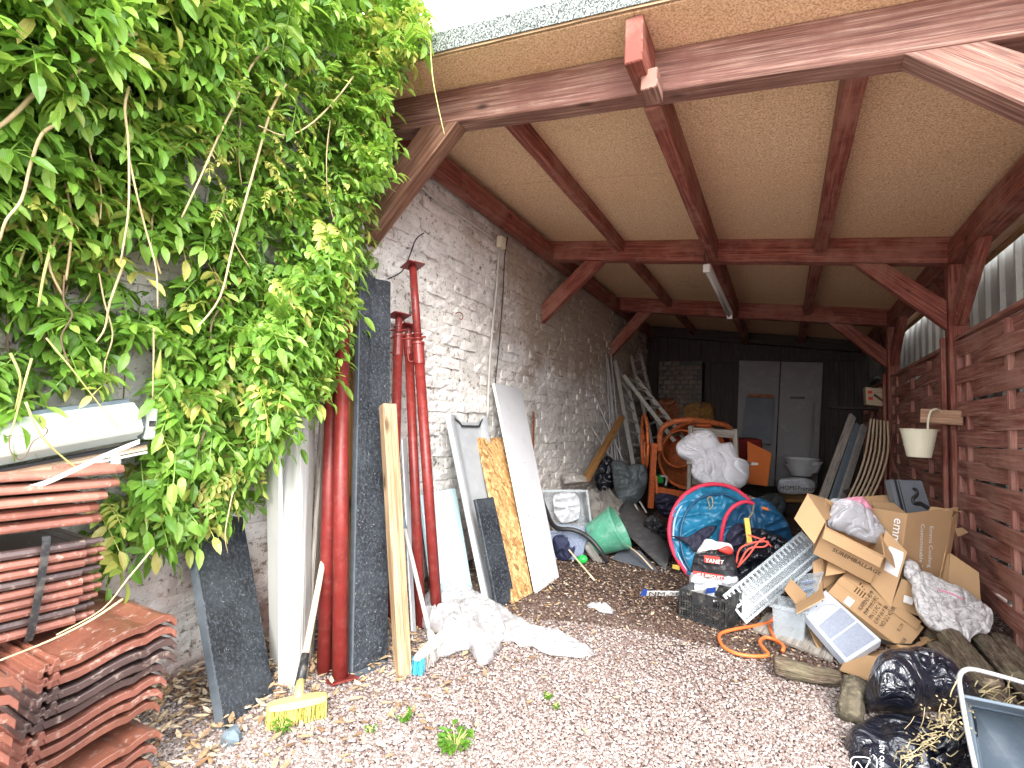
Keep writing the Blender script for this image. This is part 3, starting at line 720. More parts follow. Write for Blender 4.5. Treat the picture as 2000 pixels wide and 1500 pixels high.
# ================================================================= REAR WALL
def rear():
    t = thing('rear_wall', 'dark vertical boarded wall closing the back of the carport', 'wall', (-.5, 9.4, 0))
    x = -2.19; i = 0
    while x < 1.4:
        w_ = .19+random.uniform(-.02, .02)
        build('board', abox(x, min(x+w_-.006, 1.42), 9.36+random.uniform(-.006, .006), 9.39, -.05, 2.95), M['dark_wood'], t)
        x += w_
    build('backing', abox(-2.19, 1.75, 9.405, 9.43, -.05, 3.3), M['dark_wood'], t)
    build('corner_filler', abox(-2.24, -2.17, 9.28, 9.40, -.05, 3.2), M['dark_wood'], t)  # added strip that closes the light leak at the rear corner
    build('cross_rail', abox(-1.2, 1.0, 9.30, 9.355, 2.30, 2.42), M['dark_wood'], t)
    # brick pier
    p = thing('brick_pier', 'square brown brick pier in the dark rear left corner', 'pillar', (-1.65, 9.0, 0))
    L0 = onY(1287, 700, 8.95); R0 = onY(1372, 700, 8.95)
    x0, x1 = L0.x, R0.x; n_ = 5; bw = (x1-x0)/n_
    build('core', abox(x0+.01, x1-.01, 8.96, 9.34, 0, 2.28), M['black'], p)
    me = []
    for k in range(4):
        vs_, fs = brick_variants(bw*1.0-.012, .07, .03, 4)[k]
        q = bpy.data.meshes.new('brick'); q.from_pydata([(a[1], -a[0], a[2]) for a in vs_], [], fs); q.materials.append(M['brown_brick']); me.append(q)
    for r_ in range(28):
        for c in range(n_+(r_ % 2)):
            xx = x0+bw*(c+.5)-(bw/2 if r_ % 2 else 0); k_ = 1
            if r_ % 2 and c == 0: xx = x0+bw*.25; k_ = .46
            if r_ % 2 and c == n_: xx = x1-bw*.25; k_ = .46
            piece('brick', random.choice(me), p, Matrix.Translation((xx, 8.95+random.gauss(0, .004), .04+r_*.082)) @ Matrix.Diagonal((k_, 1, 1, 1)))
rear()
# ================================================================= WISTERIA
def pip(x, y, P):
    c = False; j = len(P)-1
    for i in range(len(P)):
        if (P[i][1] > y) != (P[j][1] > y) and x < (P[j][0]-P[i][0])*(y-P[i][1])/(P[j][1]-P[i][1])+P[i][0]: c = not c
        j = i
    return c
def leaflet(vs_, fs, uvs, base, d, n, L, W, droop, rnd):
    """one pointed oval leaflet folded on its midrib, with a wavy edge"""
    d = d.normalized(); s = d.cross(n).normalized(); nn = s.cross(d)
    b0 = len(vs_); ts = (0, .22, .5, .78, 1.0); ws = (0, .40, .5, .33, 0); k = []
    fold = rnd.uniform(.15, .5)
    for t, w_ in zip(ts, ws):
        c = base+d*(L*t)-nn*(droop*L*t*t)
        wv = rnd.uniform(-.06, .06)*W
        if w_ == 0: vs_.append(c); k.append((len(vs_)-1,)); continue
        vs_.append(c-s*W*w_+nn*(W*w_*fold+wv)); vs_.append(c); vs_.append(c+s*W*w_+nn*(W*w_*fold-wv)); n_ = len(vs_); k.append((n_-3, n_-2, n_-1))
    def uv(i, j): return (ts[i], (0, .5, 1)[j] if len(k[i]) == 3 else .5)
    a = k[0][0]
    fs.append([a, k[1][1], k[1][0]]); uvs.append([uv(0, 0), uv(1, 1), uv(1, 0)]); fs.append([a, k[1][2], k[1][1]]); uvs.append([uv(0, 0), uv(1, 2), uv(1, 1)])
    for i in (1, 2):
        for j in (0, 1): fs.append([k[i][j], k[i][j+1], k[i+1][j+1], k[i+1][j]]); uvs.append([uv(i, j), uv(i, j+1), uv(i+1, j+1), uv(i+1, j)])
    e = k[4][0]
    fs.append([k[3][0], k[3][1], e]); uvs.append([uv(3, 0), uv(3, 1), uv(4, 0)]); fs.append([k[3][1], k[3][2], e]); uvs.append([uv(3, 1), uv(3, 2), uv(4, 0)])
def pinnate(seed, L, pairs, size):
    rnd = random.Random(seed); vs_, fs, uvs = [], [], []
    # rachis along +X bending down (-Z); leaf plane normal +Z
    def rp(t): return V((L*t, .06*L*math.sin(t*2+seed), -.28*L*t*t))
    for i in range(7):
        a = rp(i/7); b = rp((i+1)/7); w_ = .0014
        n0 = len(vs_); vs_ += [a+V((0, -w_, 0)), a+V((0, w_, 0)), b+V((0, w_, 0)), b+V((0, -w_, 0))]; fs.append([n0, n0+1, n0+2, n0+3]); uvs.append([(0, .5)]*4)
    for i in range(pairs):
        t = .22+.74*i/pairs; p = rp(t); dd = (rp(t+.05)-rp(t-.05)).normalized()
        for sg in (-1, 1):
            side = V((0, sg, 0)); dr = (dd*rnd.uniform(.35, .65)+side+V((0, 0, rnd.uniform(-.55, .1)))).normalized()
            sz = size*rnd.uniform(.8, 1.12)*(1-.35*abs(t-.55))
            leaflet(vs_, fs, uvs, p, dr, V((rnd.uniform(-.3, .3), rnd.uniform(-.25, .25), 1)).normalized(), sz, sz*rnd.uniform(.40, .52), rnd.uniform(.05, .45), rnd)
    leaflet(vs_, fs, uvs, rp(1), (rp(1)-rp(.9)).normalized(), V((0, 0, 1)), size*1.1, size*.42, .3, rnd)
    return vs_, fs, uvs
def wisteria():
    t = thing('wisteria', 'large green wisteria climbing over the brick wall on the left', 'climbing plant', (-2.1, 1.2, 0))
    poly = [(-500, -500), (780, -500), (815, -30), (838, 30), (825, 95), (800, 120), (765, 150), (745, 230), (765, 290), (748, 345), (725, 380), (712, 420), (725, 490), (712, 560), (690, 640), (672, 700), (640, 760),
            (590, 800), (555, 860), (535, 900), (500, 960), (470, 990), (420, 1010), (340, 1040), (280, 1060), (195, 1110), (170, 1090), (215, 1010), (235, 950), (300, 880), (320, 800), (300, 740), (260, 710), (180, 760), (140, 730), (95, 690), (60, 700), (40, 780), (-20, 840), (-500, 860)]
    holes = [(95, 545, 50, 40), (30, 640, 60, 50), (250, 700, 70, 45), (400, 340, 45, 55), (300, 545, 60, 60), (370, 500, 40, 40), (455, 210, 25, 28), (230, 460, 40, 25), (120, 775, 90, 35), (60, 330, 25, 30), (520, 480, 25, 30), (190, 600, 30, 28)]
    variants = {}
    for k in range(10): variants[k] = pinnate(k, random.uniform(.17, .26), random.choice([4, 5, 5, 6]), random.uniform(.058, .076))
    small = {}
    for k in range(6): small[k] = pinnate(50+k, random.uniform(.13, .19), 5, random.uniform(.038, .050))
    stuff = {'leaf': MB(), 'leaf_y': MB(), 'leaf_dark': MB()}
    meshes = {}
    def mesh(kind, k, mat):
        key = (kind, k, mat)
        if key not in meshes:
            vs_, fs, uvs = (variants if kind == 'b' else small)[k]; mb = MB(); mb.add(vs_, fs, uvs); me = mesh_from('leaf', mb, (0, 0, 0), False); me.materials.append(M[mat]); meshes[key] = me
        return meshes[key]
    rnd = random.Random(11); placed = []
    def density(u, v):
        d = 1
        for a, b, r1, r2 in holes:
            q = ((u-a)/r1)**2+((v-b)/r2)**2
            if q < 1.4: d = min(d, .02)
        if v > 440 and u < 330: d = min(d, .62)
        return d
    tries = 0
    layers = [(.03, .12, 800), (.08, .24, 1900), (.2, .42, 2600)]
    for lo, hi, cnt in layers:
        c = 0
        while c < cnt:
            tries += 1
            if tries > 260000: break
            u = rnd.uniform(-420, 850); v = rnd.uniform(-420, 1120)
            if not pip(u, v, poly): continue
            dn = density(u, v)
            if rnd.random() > dn: continue
            # thinner foliage in the hanging lower part, deepest at the top
            top = max(0, min(1, (500-v)/500))
            off = rnd.uniform(lo, hi)*(.55+.75*top)
            if u > 700: off *= .6
            p = onX(u, v, WX+off)
            # weight so that coverage is even over the wall, not over the picture
            zc = proj(p)[2]
            if rnd.random() > min(1, (zc/2.6)**2*1.6+.18): continue
            # stay clear of the roof volume
            if p.y > 1.8 and p.x > -2.0 and p.z > 2.6 and p.z < zb(p.x)+.33: continue
            c += 1; placed.append((p, u, v, off, zc))
    def extra(pl, cnt, fn, lo, hi):
        xs = [q[0] for q in pl]; ys = [q[1] for q in pl]; c = 0
        while c < cnt:
            u = rnd.uniform(min(xs), max(xs)); v = rnd.uniform(min(ys), max(ys))
            if not pip(u, v, pl): continue
            off = rnd.uniform(lo, hi); p = fn(u, v, off); placed.append((p, max(u, 621), v, .3, proj(p)[2])); c += 1
    extra([(500, 660), (560, 560), (672, 420), (682, 440), (686, 500), (680, 580), (668, 640), (650, 700), (628, 760), (590, 795), (560, 840), (530, 890), (490, 900)], 300, lambda u, v, o: onX(u, v, WX+o), .36, .50)
    extra([(680, -40), (800, -40), (838, 30), (822, 90), (795, 118), (768, 160), (742, 230), (764, 290), (742, 350), (715, 400), (680, 400)], 300, lambda u, v, o: onY(u, v, o), 1.66, 1.84)
    placed.sort(key=lambda q: (q[4]-2.0*q[3]))
    nobj = 0
    for (p, u, v, off, zc) in placed:
        az = rnd.gauss(0, .95)+(.25 if u > 600 else 0); el = rnd.uniform(-.35, .75)
        if v > 800: el = rnd.uniform(.1, .9)
        rot = Matrix.Rotation(az, 4, 'Z') @ Matrix.Rotation(el, 4, 'Y') @ Matrix.Rotation(rnd.gauss(0, .45), 4, 'X')
        kind = 'b' if rnd.random() < (.6 if u < 420 else .15) else 's'
        k = rnd.randrange(10 if kind == 'b' else 6)
        edge = u > 690 and v < 200
        yel = rnd.random() < (.42 if edge else (.35 if (v > 930) else .09))
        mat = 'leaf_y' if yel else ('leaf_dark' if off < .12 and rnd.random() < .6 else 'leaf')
        s = rnd.uniform(.85, 1.18)
        vs_, fs, uvs = (variants if kind == 'b' else small)[k]
        Lx = max(q[0] for q in vs_)
        Mx = Matrix.Translation(p) @ rot @ Matrix.Scale(s, 4) @ Matrix.Translation((-Lx*.45, 0, .02))
        if nobj < 285 and 0 < u < 840 and 0 < v < 1110 and off > .12:
            piece('leaf', mesh(kind, k, mat), t, Mx); nobj += 1
        else: stuff[mat].add([Mx @ q for q in vs_], fs, uvs)
    for k_, mb in stuff.items(): build('foliage', mb, M[k_], t, kind='stuff')
    # stems
    stems = [([(195, 20), (150, 60), (110, 130), (60, 190), (20, 230), (-20, 260)], .012, 'vine', .30),
             ([(265, 65), (225, 80), (170, 125), (140, 150)], .010, 'vine', .35),
             ([(118, 240), (82, 262), (60, 320), (42, 390), (12, 430), (0, 470)], .007, 'vine', .32),
             ([(252, 170), (244, 210), (250, 270), (252, 340), (250, 420), (235, 515)], .006, 'vine', .34),
             ([(250, 300), (265, 370), (285, 450), (305, 525), (308, 600)], .005, 'vine', .33),
             ([(530, 85), (490, 130), (455, 210), (425, 270), (390, 350), (355, 425)], .007, 'vine', .30),
             ([(558, 165), (530, 215), (505, 300), (480, 390), (455, 480), (430, 580), (385, 640)], .008, 'vine', .28),
             ([(505, 300), (490, 420), (470, 520), (455, 600), (440, 680), (430, 760)], .007, 'vine_dark', .16),
             ([(690, 150), (655, 195), (610, 240), (560, 265), (505, 245)], .006, 'vine', .30),
             ([(645, 235), (638, 300), (640, 380), (655, 440)], .004, 'vine', .26),
             ([(600, 540), (598, 600), (612, 660), (600, 710), (590, 760)], .006, 'vine_dark', .24),
             ([(100, 480), (85, 540), (75, 600)], .007, 'vine_green', .26),
             ([(20, 690), (40, 740), (30, 800)], .006, 'vine_green', .24),
             ([(62, 700), (45, 760), (32, 810), (20, 850)], .005, 'vine_green', .26),
             ([(90, 660), (140, 720), (190, 785), (232, 835)], .004, 'vine_green', .26),
             ([(50, 785), (80, 850), (125, 895), (180, 935)], .005, 'vine_green', .30),
             ([(240, 520), (215, 590), (205, 640), (188, 668)], .006, 'vine', .22),
             ([(410, 820), (380, 900), (370, 960), (395, 1010)], .006, 'vine_dark', .2),
             ([(130, 400), (130, 520), (125, 650), (135, 760)], .006, 'vine_dark', .05), ([(240, 600), (245, 700), (240, 790)], .006, 'vine_dark', .05),
             ([(300, 640), (300, 700), (298, 780)], .005, 'vine', .2),
             ([(840, 85), (845, 150), (855, 205), (868, 262)], .0045, 'vine_green', .35),
             ([(650, 160), (720, 120), (790, 80), (835, 75), (842, 95)], .004, 'vine_green', .33),
             ([(240, 1170), (180, 1210), (100, 1250), (0, 1290)], .005, 'vine', .50), ([(300, 1070), (250, 1130), (200, 1190), (110, 1240)], .004, 'vine', .42),
             ([(455, 960), (440, 1040), (445, 1080)], .003, 'vine', .38),
             ([(700, 340), (750, 360), (800, 395)], .003, 'vine_green', .2)]
    for pts, r_, mt, off in stems:
        P = [onX(u, v, WX+off*(1.35 if mt == 'vine' else 1.15)+.012*math.sin(i*2.1)) for i, (u, v) in enumerate(pts)]
        if pts[0] in ((840, 85), (650, 160)): P = [onY(u, v, 1.76) for u, v in pts]
        build('stem', tube(P, lambda q, r_=r_: r_*.68*(1-.4*q), 7), M[mt], t, smooth=True)
    for i in range(30):   # thin side shoots
        u = rnd.uniform(20, 690); v = rnd.uniform(60, 640); P = [(u, v)]
        for _ in range(4): u += rnd.uniform(-28, 28); v += rnd.uniform(25, 70); P.append((u, v))
        off = rnd.uniform(.05, .32); build('stem', tube([onX(a, b, WX+off) for a, b in P], rnd.uniform(.002, .004), 5), M[rnd.choice(['vine', 'vine_dark', 'vine_green'])], t, smooth=True)
    # curled pale seedling leaves along the long stems
    mb = MB()
    for (u, v) in ((400, 320), (440, 400), (520, 300), (560, 380), (600, 300), (680, 260), (430, 285), (560, 262), (600, 250), (640, 350), (540, 350), (60, 390), (330, 760), (440, 320), (655, 360)):
        for _ in range(2):
            vs_, fs, uvs = small[rnd.randrange(6)]
            Mx = Matrix.Translation(onX(u+rnd.uniform(-25, 25), v+rnd.uniform(-15, 15), WX+.34)) @ Matrix.Rotation(rnd.uniform(-1.5, 1.5), 4, 'Z') @ Matrix.Rotation(rnd.uniform(.2, .9), 4, 'Y') @ Matrix.Scale(.55, 4)
            mb.add([Mx @ q for q in vs_], fs, uvs)
    build('young_leaves', mb, M['leaf_y'], t, kind='stuff')
    # velvety seed pod
    build('seed_pod', lathe(onX(312, 700, WX+.3), (0, 0, -1), [(.001, -.03), (.006, 0), (.011, .03), (.014, .05), (.009, .068), (.001, .075)], 10), M['leaf_y'], t, smooth=True)
wisteria()

# small weeds standing in the gravel
def weed(u, v, h, label, n_=9, seed=0):
    rnd = random.Random(seed); c = onZ(u, v); mb = MB(); vs_, fs, uvs = [], [], []
    t = thing('weed', label, 'weed', c, 'small weeds growing in the gravel')
    st = MB()
    for i in range(n_):
        a = rnd.random()*6.28; ln = h*rnd.uniform(.5, 1); tip = c+V((math.cos(a)*ln*.5, math.sin(a)*ln*.5, ln*.8))
        tube([c, c.lerp(tip, .5)+V((0, 0, .01)), tip], .0012, 4, st)
        for k in range(4):
            q = c.lerp(tip, .35+.2*k); b = a+rnd.uniform(-1.2, 1.2)
            leaflet(vs_, fs, uvs, q, V((math.cos(b), math.sin(b), rnd.uniform(0, .6))), V((0, 0, 1)), h*.45, h*.24, .3, rnd)
    mb.add(vs_, fs, uvs); build('leaves', mb, M['weed'], t, kind='stuff'); build('stalks', st, M['vine_green'], t, kind='stuff')
weed(888, 1470, .085, 'largest bushy green weed sprouting in the gravel at the front', 16, 1)
weed(787, 1408, .05, 'small upright green weed in the gravel in front of the light timber', 7, 2)
weed(550, 1432, .05, 'small weed among dead leaves in front of the yellow broom', 7, 3)
weed(1070, 1365, .03, 'low sparse weed patch in the middle of the gravel', 12, 4)
weed(723, 1432, .03, 'tiny weed seedling left of the small upright weed', 5, 5)
weed(1085, 1385, .025, 'sparse thin weed just below the middle weed patch', 8, 6)

# ================================================================= AWNING CASSETTE
def awning():
    x = -1.98
    a = onX(-60, 880, x); b = onX(262, 835, x)
    tl, tr, br, bl = onX(-60, 828, x), onX(262, 786, x), onX(276, 856, x), onX(-60, 922, x)
    t = thing('awning_cassette', 'white rolled awning cassette fixed on the wall above the roof tiles', 'awning', (x, .7, .85))
    # curved cover: section bulges towards the yard
    mb = MB(); n = 14; rings = []
    for k in range(9):
        q = k/8; lo = bl.lerp(br, q); hi = tl.lerp(tr, q); rings.append([lo.lerp(hi, j/n)+V((.030*min(1, 4*(j/n), 4*(1-j/n)), 0, 0)) for j in range(n+1)]+[hi+V((-.12, 0, .0)), lo+V((-.12, 0, 0))])
    loft(mb, rings); build('cover', mb, M['awning'], t, smooth=False, bev=.002)
    # thin seams on the cover
    for q in (.33, .62):
        l = bl.lerp(tl, q); r_ = br.lerp(tr, q); o = V((.030+.001, 0, 0)); build('seam', bar(l+o, r_+o, .002, .002), M['grey_paint'], t)
    build('back_channel', bar(onX(-60, 822, -2.03), onX(245, 783, -2.03), .05, .014), M['green'] if False else M['bin_grey'], t)
    l0, r0_ = onX(-60, 938, x), onX(280, 872, x)
    build('front_rail', bar(l0, r0_, .05, .02), M['pine'] if False else M['stick'], t)
    build('lower_trim', bar(l0-V((0, 0, .018)), r0_-V((0, 0, .018)), .06, .008), M['white_pvc'], t)
    build('gap_strip', bar(l0+V((0.012, 0, .014)), r0_+V((.012, 0, .014)), .05, .006), M['black'], t)  # black strip along the gap above the front rail
    # end bracket with the round drum cap
    c = onX(291, 828, x); e = MB(); abox(c.x-.12, c.x+.02, c.y-.018, c.y+.018, c.z-.055, c.z+.055, e); build('end_bracket', e, M['awning'], t, bev=.006)
    cc = onX(272, 830, x-.03); build('drum_cap', lathe(cc-V((0, .03, 0)), (0, 1, 0), [(.001, 0), (.052, 0), (.056, .008), (.056, .022)], 20), M['petrol'], t, smooth=False)
    build('bracket_hole', abox(c.x+.018, c.x+.024, c.y-.010, c.y+.010, c.z-.008, c.z+.012), M['dark_plastic'], t)
    q = onX(225, 898, x+.02); build('outlet_stub', lathe(q, (0.2, 0, -1), [(.014, -.02), (.016, .0), (.016, .02), (.010, .021)], 12, close=True), M['white_pvc'], t)
    pts = [onX(u, v, WX+.5-.0004*(300-u)) for u, v in ((272, 862), (215, 885), (150, 915), (90, 942), (30, 958), (-30, 965))]
    mb = MB(); P = catmull(pts, 5); rings = []
    for i, p in enumerate(P): rings.append([p+V((0, 0, -.007)), p+V((.003, 0, -.007)), p+V((.003, 0, .007)), p+V((0, 0, .007))])
    loft(mb, rings); solo('strap', 'flat white strap hanging from the awning end down over the top tiles', 'strap', mb, M['white_pvc'])
    pts = [onX(u, v, WX+.34) for u, v in ((76, 815), (82, 830), (92, 838), (88, 850), (65, 862), (50, 890), (35, 897), (20, 880), (18, 850))]
    solo('twine', 'thin dark looped twine lying against the white awning cassette', 'cord', tube(pts, .0016, 5), M['vine_dark'])
    s = random.Random(4); vs_, fs, uvs = [], [], []
    for k in range(5): leaflet(vs_, fs, uvs, onX(135-6*k, 868-9*k, WX+.4), V((.3, (-1) ** k*.8, .9)), V((1, 0, .3)), .035, .02, .2, s)
awning()

# ================================================================= ROOF TILES
ORD = ['topmost', 'second', 'third', 'fourth', 'fifth', 'sixth', 'seventh', 'eighth', 'ninth', 'tenth', 'eleventh', 'twelfth']
def tile_profile(W):
    """section across the width: interlock lip, flat pan, roll"""
    pts = [(0, .004), (.03, .004), (.035, .016), (.06, .016), (.065, .006), (.085, .006), (.095, .020), (.125, .022), (.14, .008), (.26, .010), (.36, .018), (.46, .028), (.56, .036), (.66, .040), (.74, .038), (.80, .046), (.88, .052), (.95, .046), (1.0, .026)]
    return [(a*W, z) for a, z in pts]
def tile(name_label, origin, wdir, ldir, W, L, mat, th=.012, flip=False, rotz=0, group=None, pitch=(0, 0)):
    prof = tile_profile(W); w_ = V(wdir).normalized(); l_ = V(ldir).normalized(); o = V(origin); mb = MB()
    if rotz:
        Rz = Matrix.Rotation(rotz, 3, 'Z'); w_ = Rz @ w_; l_ = Rz @ l_
    rings = []
    n_ = 6
    for i in range(n_+1):
        q = i/n_; e = 0
        lift = .006 if i in (0,) else 0
        rings.append([o+w_*a+l_*(L*q)+V((0, 0, z+lift+pitch[0]*q+pitch[1]*a)) for a, z in prof]+[o+w_*a+l_*(L*q)+V((0, 0, z-th+pitch[0]*q+pitch[1]*a)) for a, z in prof[::-1]])
    loft(mb, rings)
    # nib and side lip
    c = o+w_*(W*.045)+l_*(L*.5)+V((0, 0, .014)); box(c, w_*(W*.012), l_*(L*.5), V((0, 0, .006)), mb)
    c = o+w_*(W*.115)+l_*(.012)+V((0, 0, .004)); box(c, w_*(W*.03), l_*.008, V((0, 0, .012)), mb)
    solo('roof_tile', name_label, 'roof tile', mb, mat, group, bev=.0015)
def tiles():
    # lower bundle, profile side facing the yard
    z0 = .475; g = 'clay roof tiles in the lower stack beside the black granite slab'
    cols = ['tile_brown', 'tile', 'tile_dark', 'tile_dark', 'tile_dark', 'tile', 'tile', 'tile_brown']
    desc = {'tile': 'red brown clay roof tile', 'tile_brown': 'glossy brown clay roof tile', 'tile_dark': 'dark glazed roof tile', 'tile_matt': 'matt orange clay roof tile'}
    for i, c in enumerate(cols):
        jit = random.gauss(0, .004); zz = z0-.052-i*.034
        tile(f'{desc[c]}, {ORD[i]} of the lower stack beside the black granite slab', (-1.62+jit, .612-.004*i+jit, zz), (0, 1, 0), (-1, 0, 0), .325, .42, M[c], th=.014, group=g, rotz=random.gauss(0, .006))
    # bundle under it, pushed to the left
    for i in range(4):
        tile(f'{desc["tile"]}, {ORD[i]} of the lowest stack at the bottom edge', (-1.58, .575-.01*i, .12-.036*i), (0, 1, 0), (-1, 0, 0), .325, .42, M[['tile_brown', 'tile', 'tile', 'tile'][i]], th=.014, group='clay roof tiles in the lowest stack', rotz=.02)
    # near-left bundle
    for i in range(12):
        tile(f'{desc["tile"]}, {ORD[i]} of the stack cut off at the left bottom corner', (-1.41, .178-.0015*i, .52-.045-i*.036), (0, 1, 0), (-1, 0, 0), .325, .16, M['tile' if i % 3 else 'tile_brown'], th=.014, group='clay roof tiles in the stack at the left bottom corner', rotz=.0)
    # strapped bundle: long sides facing the yard
    g = 'clay roof tiles in the black strapped bundle'
    z = .705
    for i in range(9):
        c = ['tile_dark', 'tile', 'tile', 'tile_dark', 'tile', 'tile', 'tile', 'tile_dark', 'tile'][i]; e = random.gauss(0, .003)
        for off, lab in ((0, 'right'), (-.43, 'left')):
            if off < 0 and i > 8: continue
            x0 = -1.80+e
            mb = MB(); y1 = .80+off+e-.006*(i > 5)*(i-5)*.3; y0 = y1-.42; zc = z-.0135-i*.0265
            prof = [(-.30, -.006), (-.05, -.006), (-.02, .006), (.0, .012), (.012, .009), (.018, 0), (.016, -.008), (.004, -.012), (-.03, -.014), (-.30, -.014)]
            loft(mb, [[V((x0+a, y, zc+b)) for a, b in prof] for y in (y0, y0+.2, y1-.055)])
            prof2 = [(a-.014, b*.85) for a, b in prof]
            loft(mb, [[V((x0+a, y, zc+b)) for a, b in prof2] for y in (y1-.054, y1-.022)]); prof3 = [(a-.022, b*.7) for a, b in prof]
            loft(mb, [[V((x0+a, y, zc+b)) for a, b in prof3] for y in (y1-.021, y1)])
            if off == 0 or i < 9: solo('roof_tile', f'{desc[c]}, {ORD[i]} of the {lab} column of the strapped bundle', 'roof tile', mb, M[c], g, smooth=False)
    # support under it: hidden lower rows
    for i in range(11):
        zc = .45-i*.040; mb = abox(-2.16, -1.99, .36, .80, zc-.030, zc); 
        if i < 2: pass
        solo('roof_tile', 'plain clay roof tile in the row under the strapped bundle against the wall', 'roof tile', mb, M['tile'], 'clay roof tiles under the strapped bundle')
    # black strap
    p = onX(78, 1150, -1.78); mb = MB()
    pts = [(-1.80, p.y, .73), (-1.775, p.y, .722), (-1.772, p.y-.004, .60), (-1.776, p.y-.012, .47), (-1.80, p.y-.012, .455)]
    rings = [[V(q)+V((0, -.009, 0)), V(q)+V((0, .009, 0)), V(q)+V((.002, .009, 0)), V(q)+V((.002, -.009, 0))] for q in catmull([V(q) for q in pts], 4)]
    loft(mb, rings); solo('binding_strap', 'black plastic strap round the bundle of roof tiles', 'strap', mb, M['dark_plastic'])
    # top bundle
    g = 'matt orange clay roof tiles on top of the strapped bundle'
    for i in range(5):
        e = random.gauss(0, .004); zc = .895-i*.034+.0; ye = [.83, .82, .79, .775, .785][i]
        mb = MB(); x0 = -1.80+e
        prof = [(-.30, -.006), (-.06, -.004), (-.03, .008), (-.01, .016), (.012, .010), (.02, .0), (.018, -.008), (.0, -.011), (-.30, -.014)]
        rings = []
        for q, y in ((0, ye-.45), (.5, ye-.2), (.9, ye-.05), (1, ye-.03), (1.0, ye)):
            rings.append([V((x0+a-(.012 if y == ye else 0), y, zc+b+(.006 if y >= ye-.05 and i == 0 else 0))) for a, b in prof])
        loft(mb, rings)
        if i == 0:
            for k in range(6): box(V((x0-.03-.045*k, ye-.06, zc+.01)), (.010, 0, 0), (0, .07, 0), (0, 0, .008), mb)
        solo('roof_tile', f'matt orange clay roof tile, {ORD[i]} of the pile under the awning cassette', 'roof tile', mb, M['tile_matt' if i < 3 else 'tile'], g, bev=.0015)
    for i in range(5):
        zc = .895-i*.034; solo('roof_tile', f'matt orange clay roof tile, {ORD[i]} of the far left column under the awning cassette', 'roof tile', abox(-2.12, -1.79, -.1, .375, zc-.014, zc+.012), M['tile_matt'], g, bev=.003)
tiles()
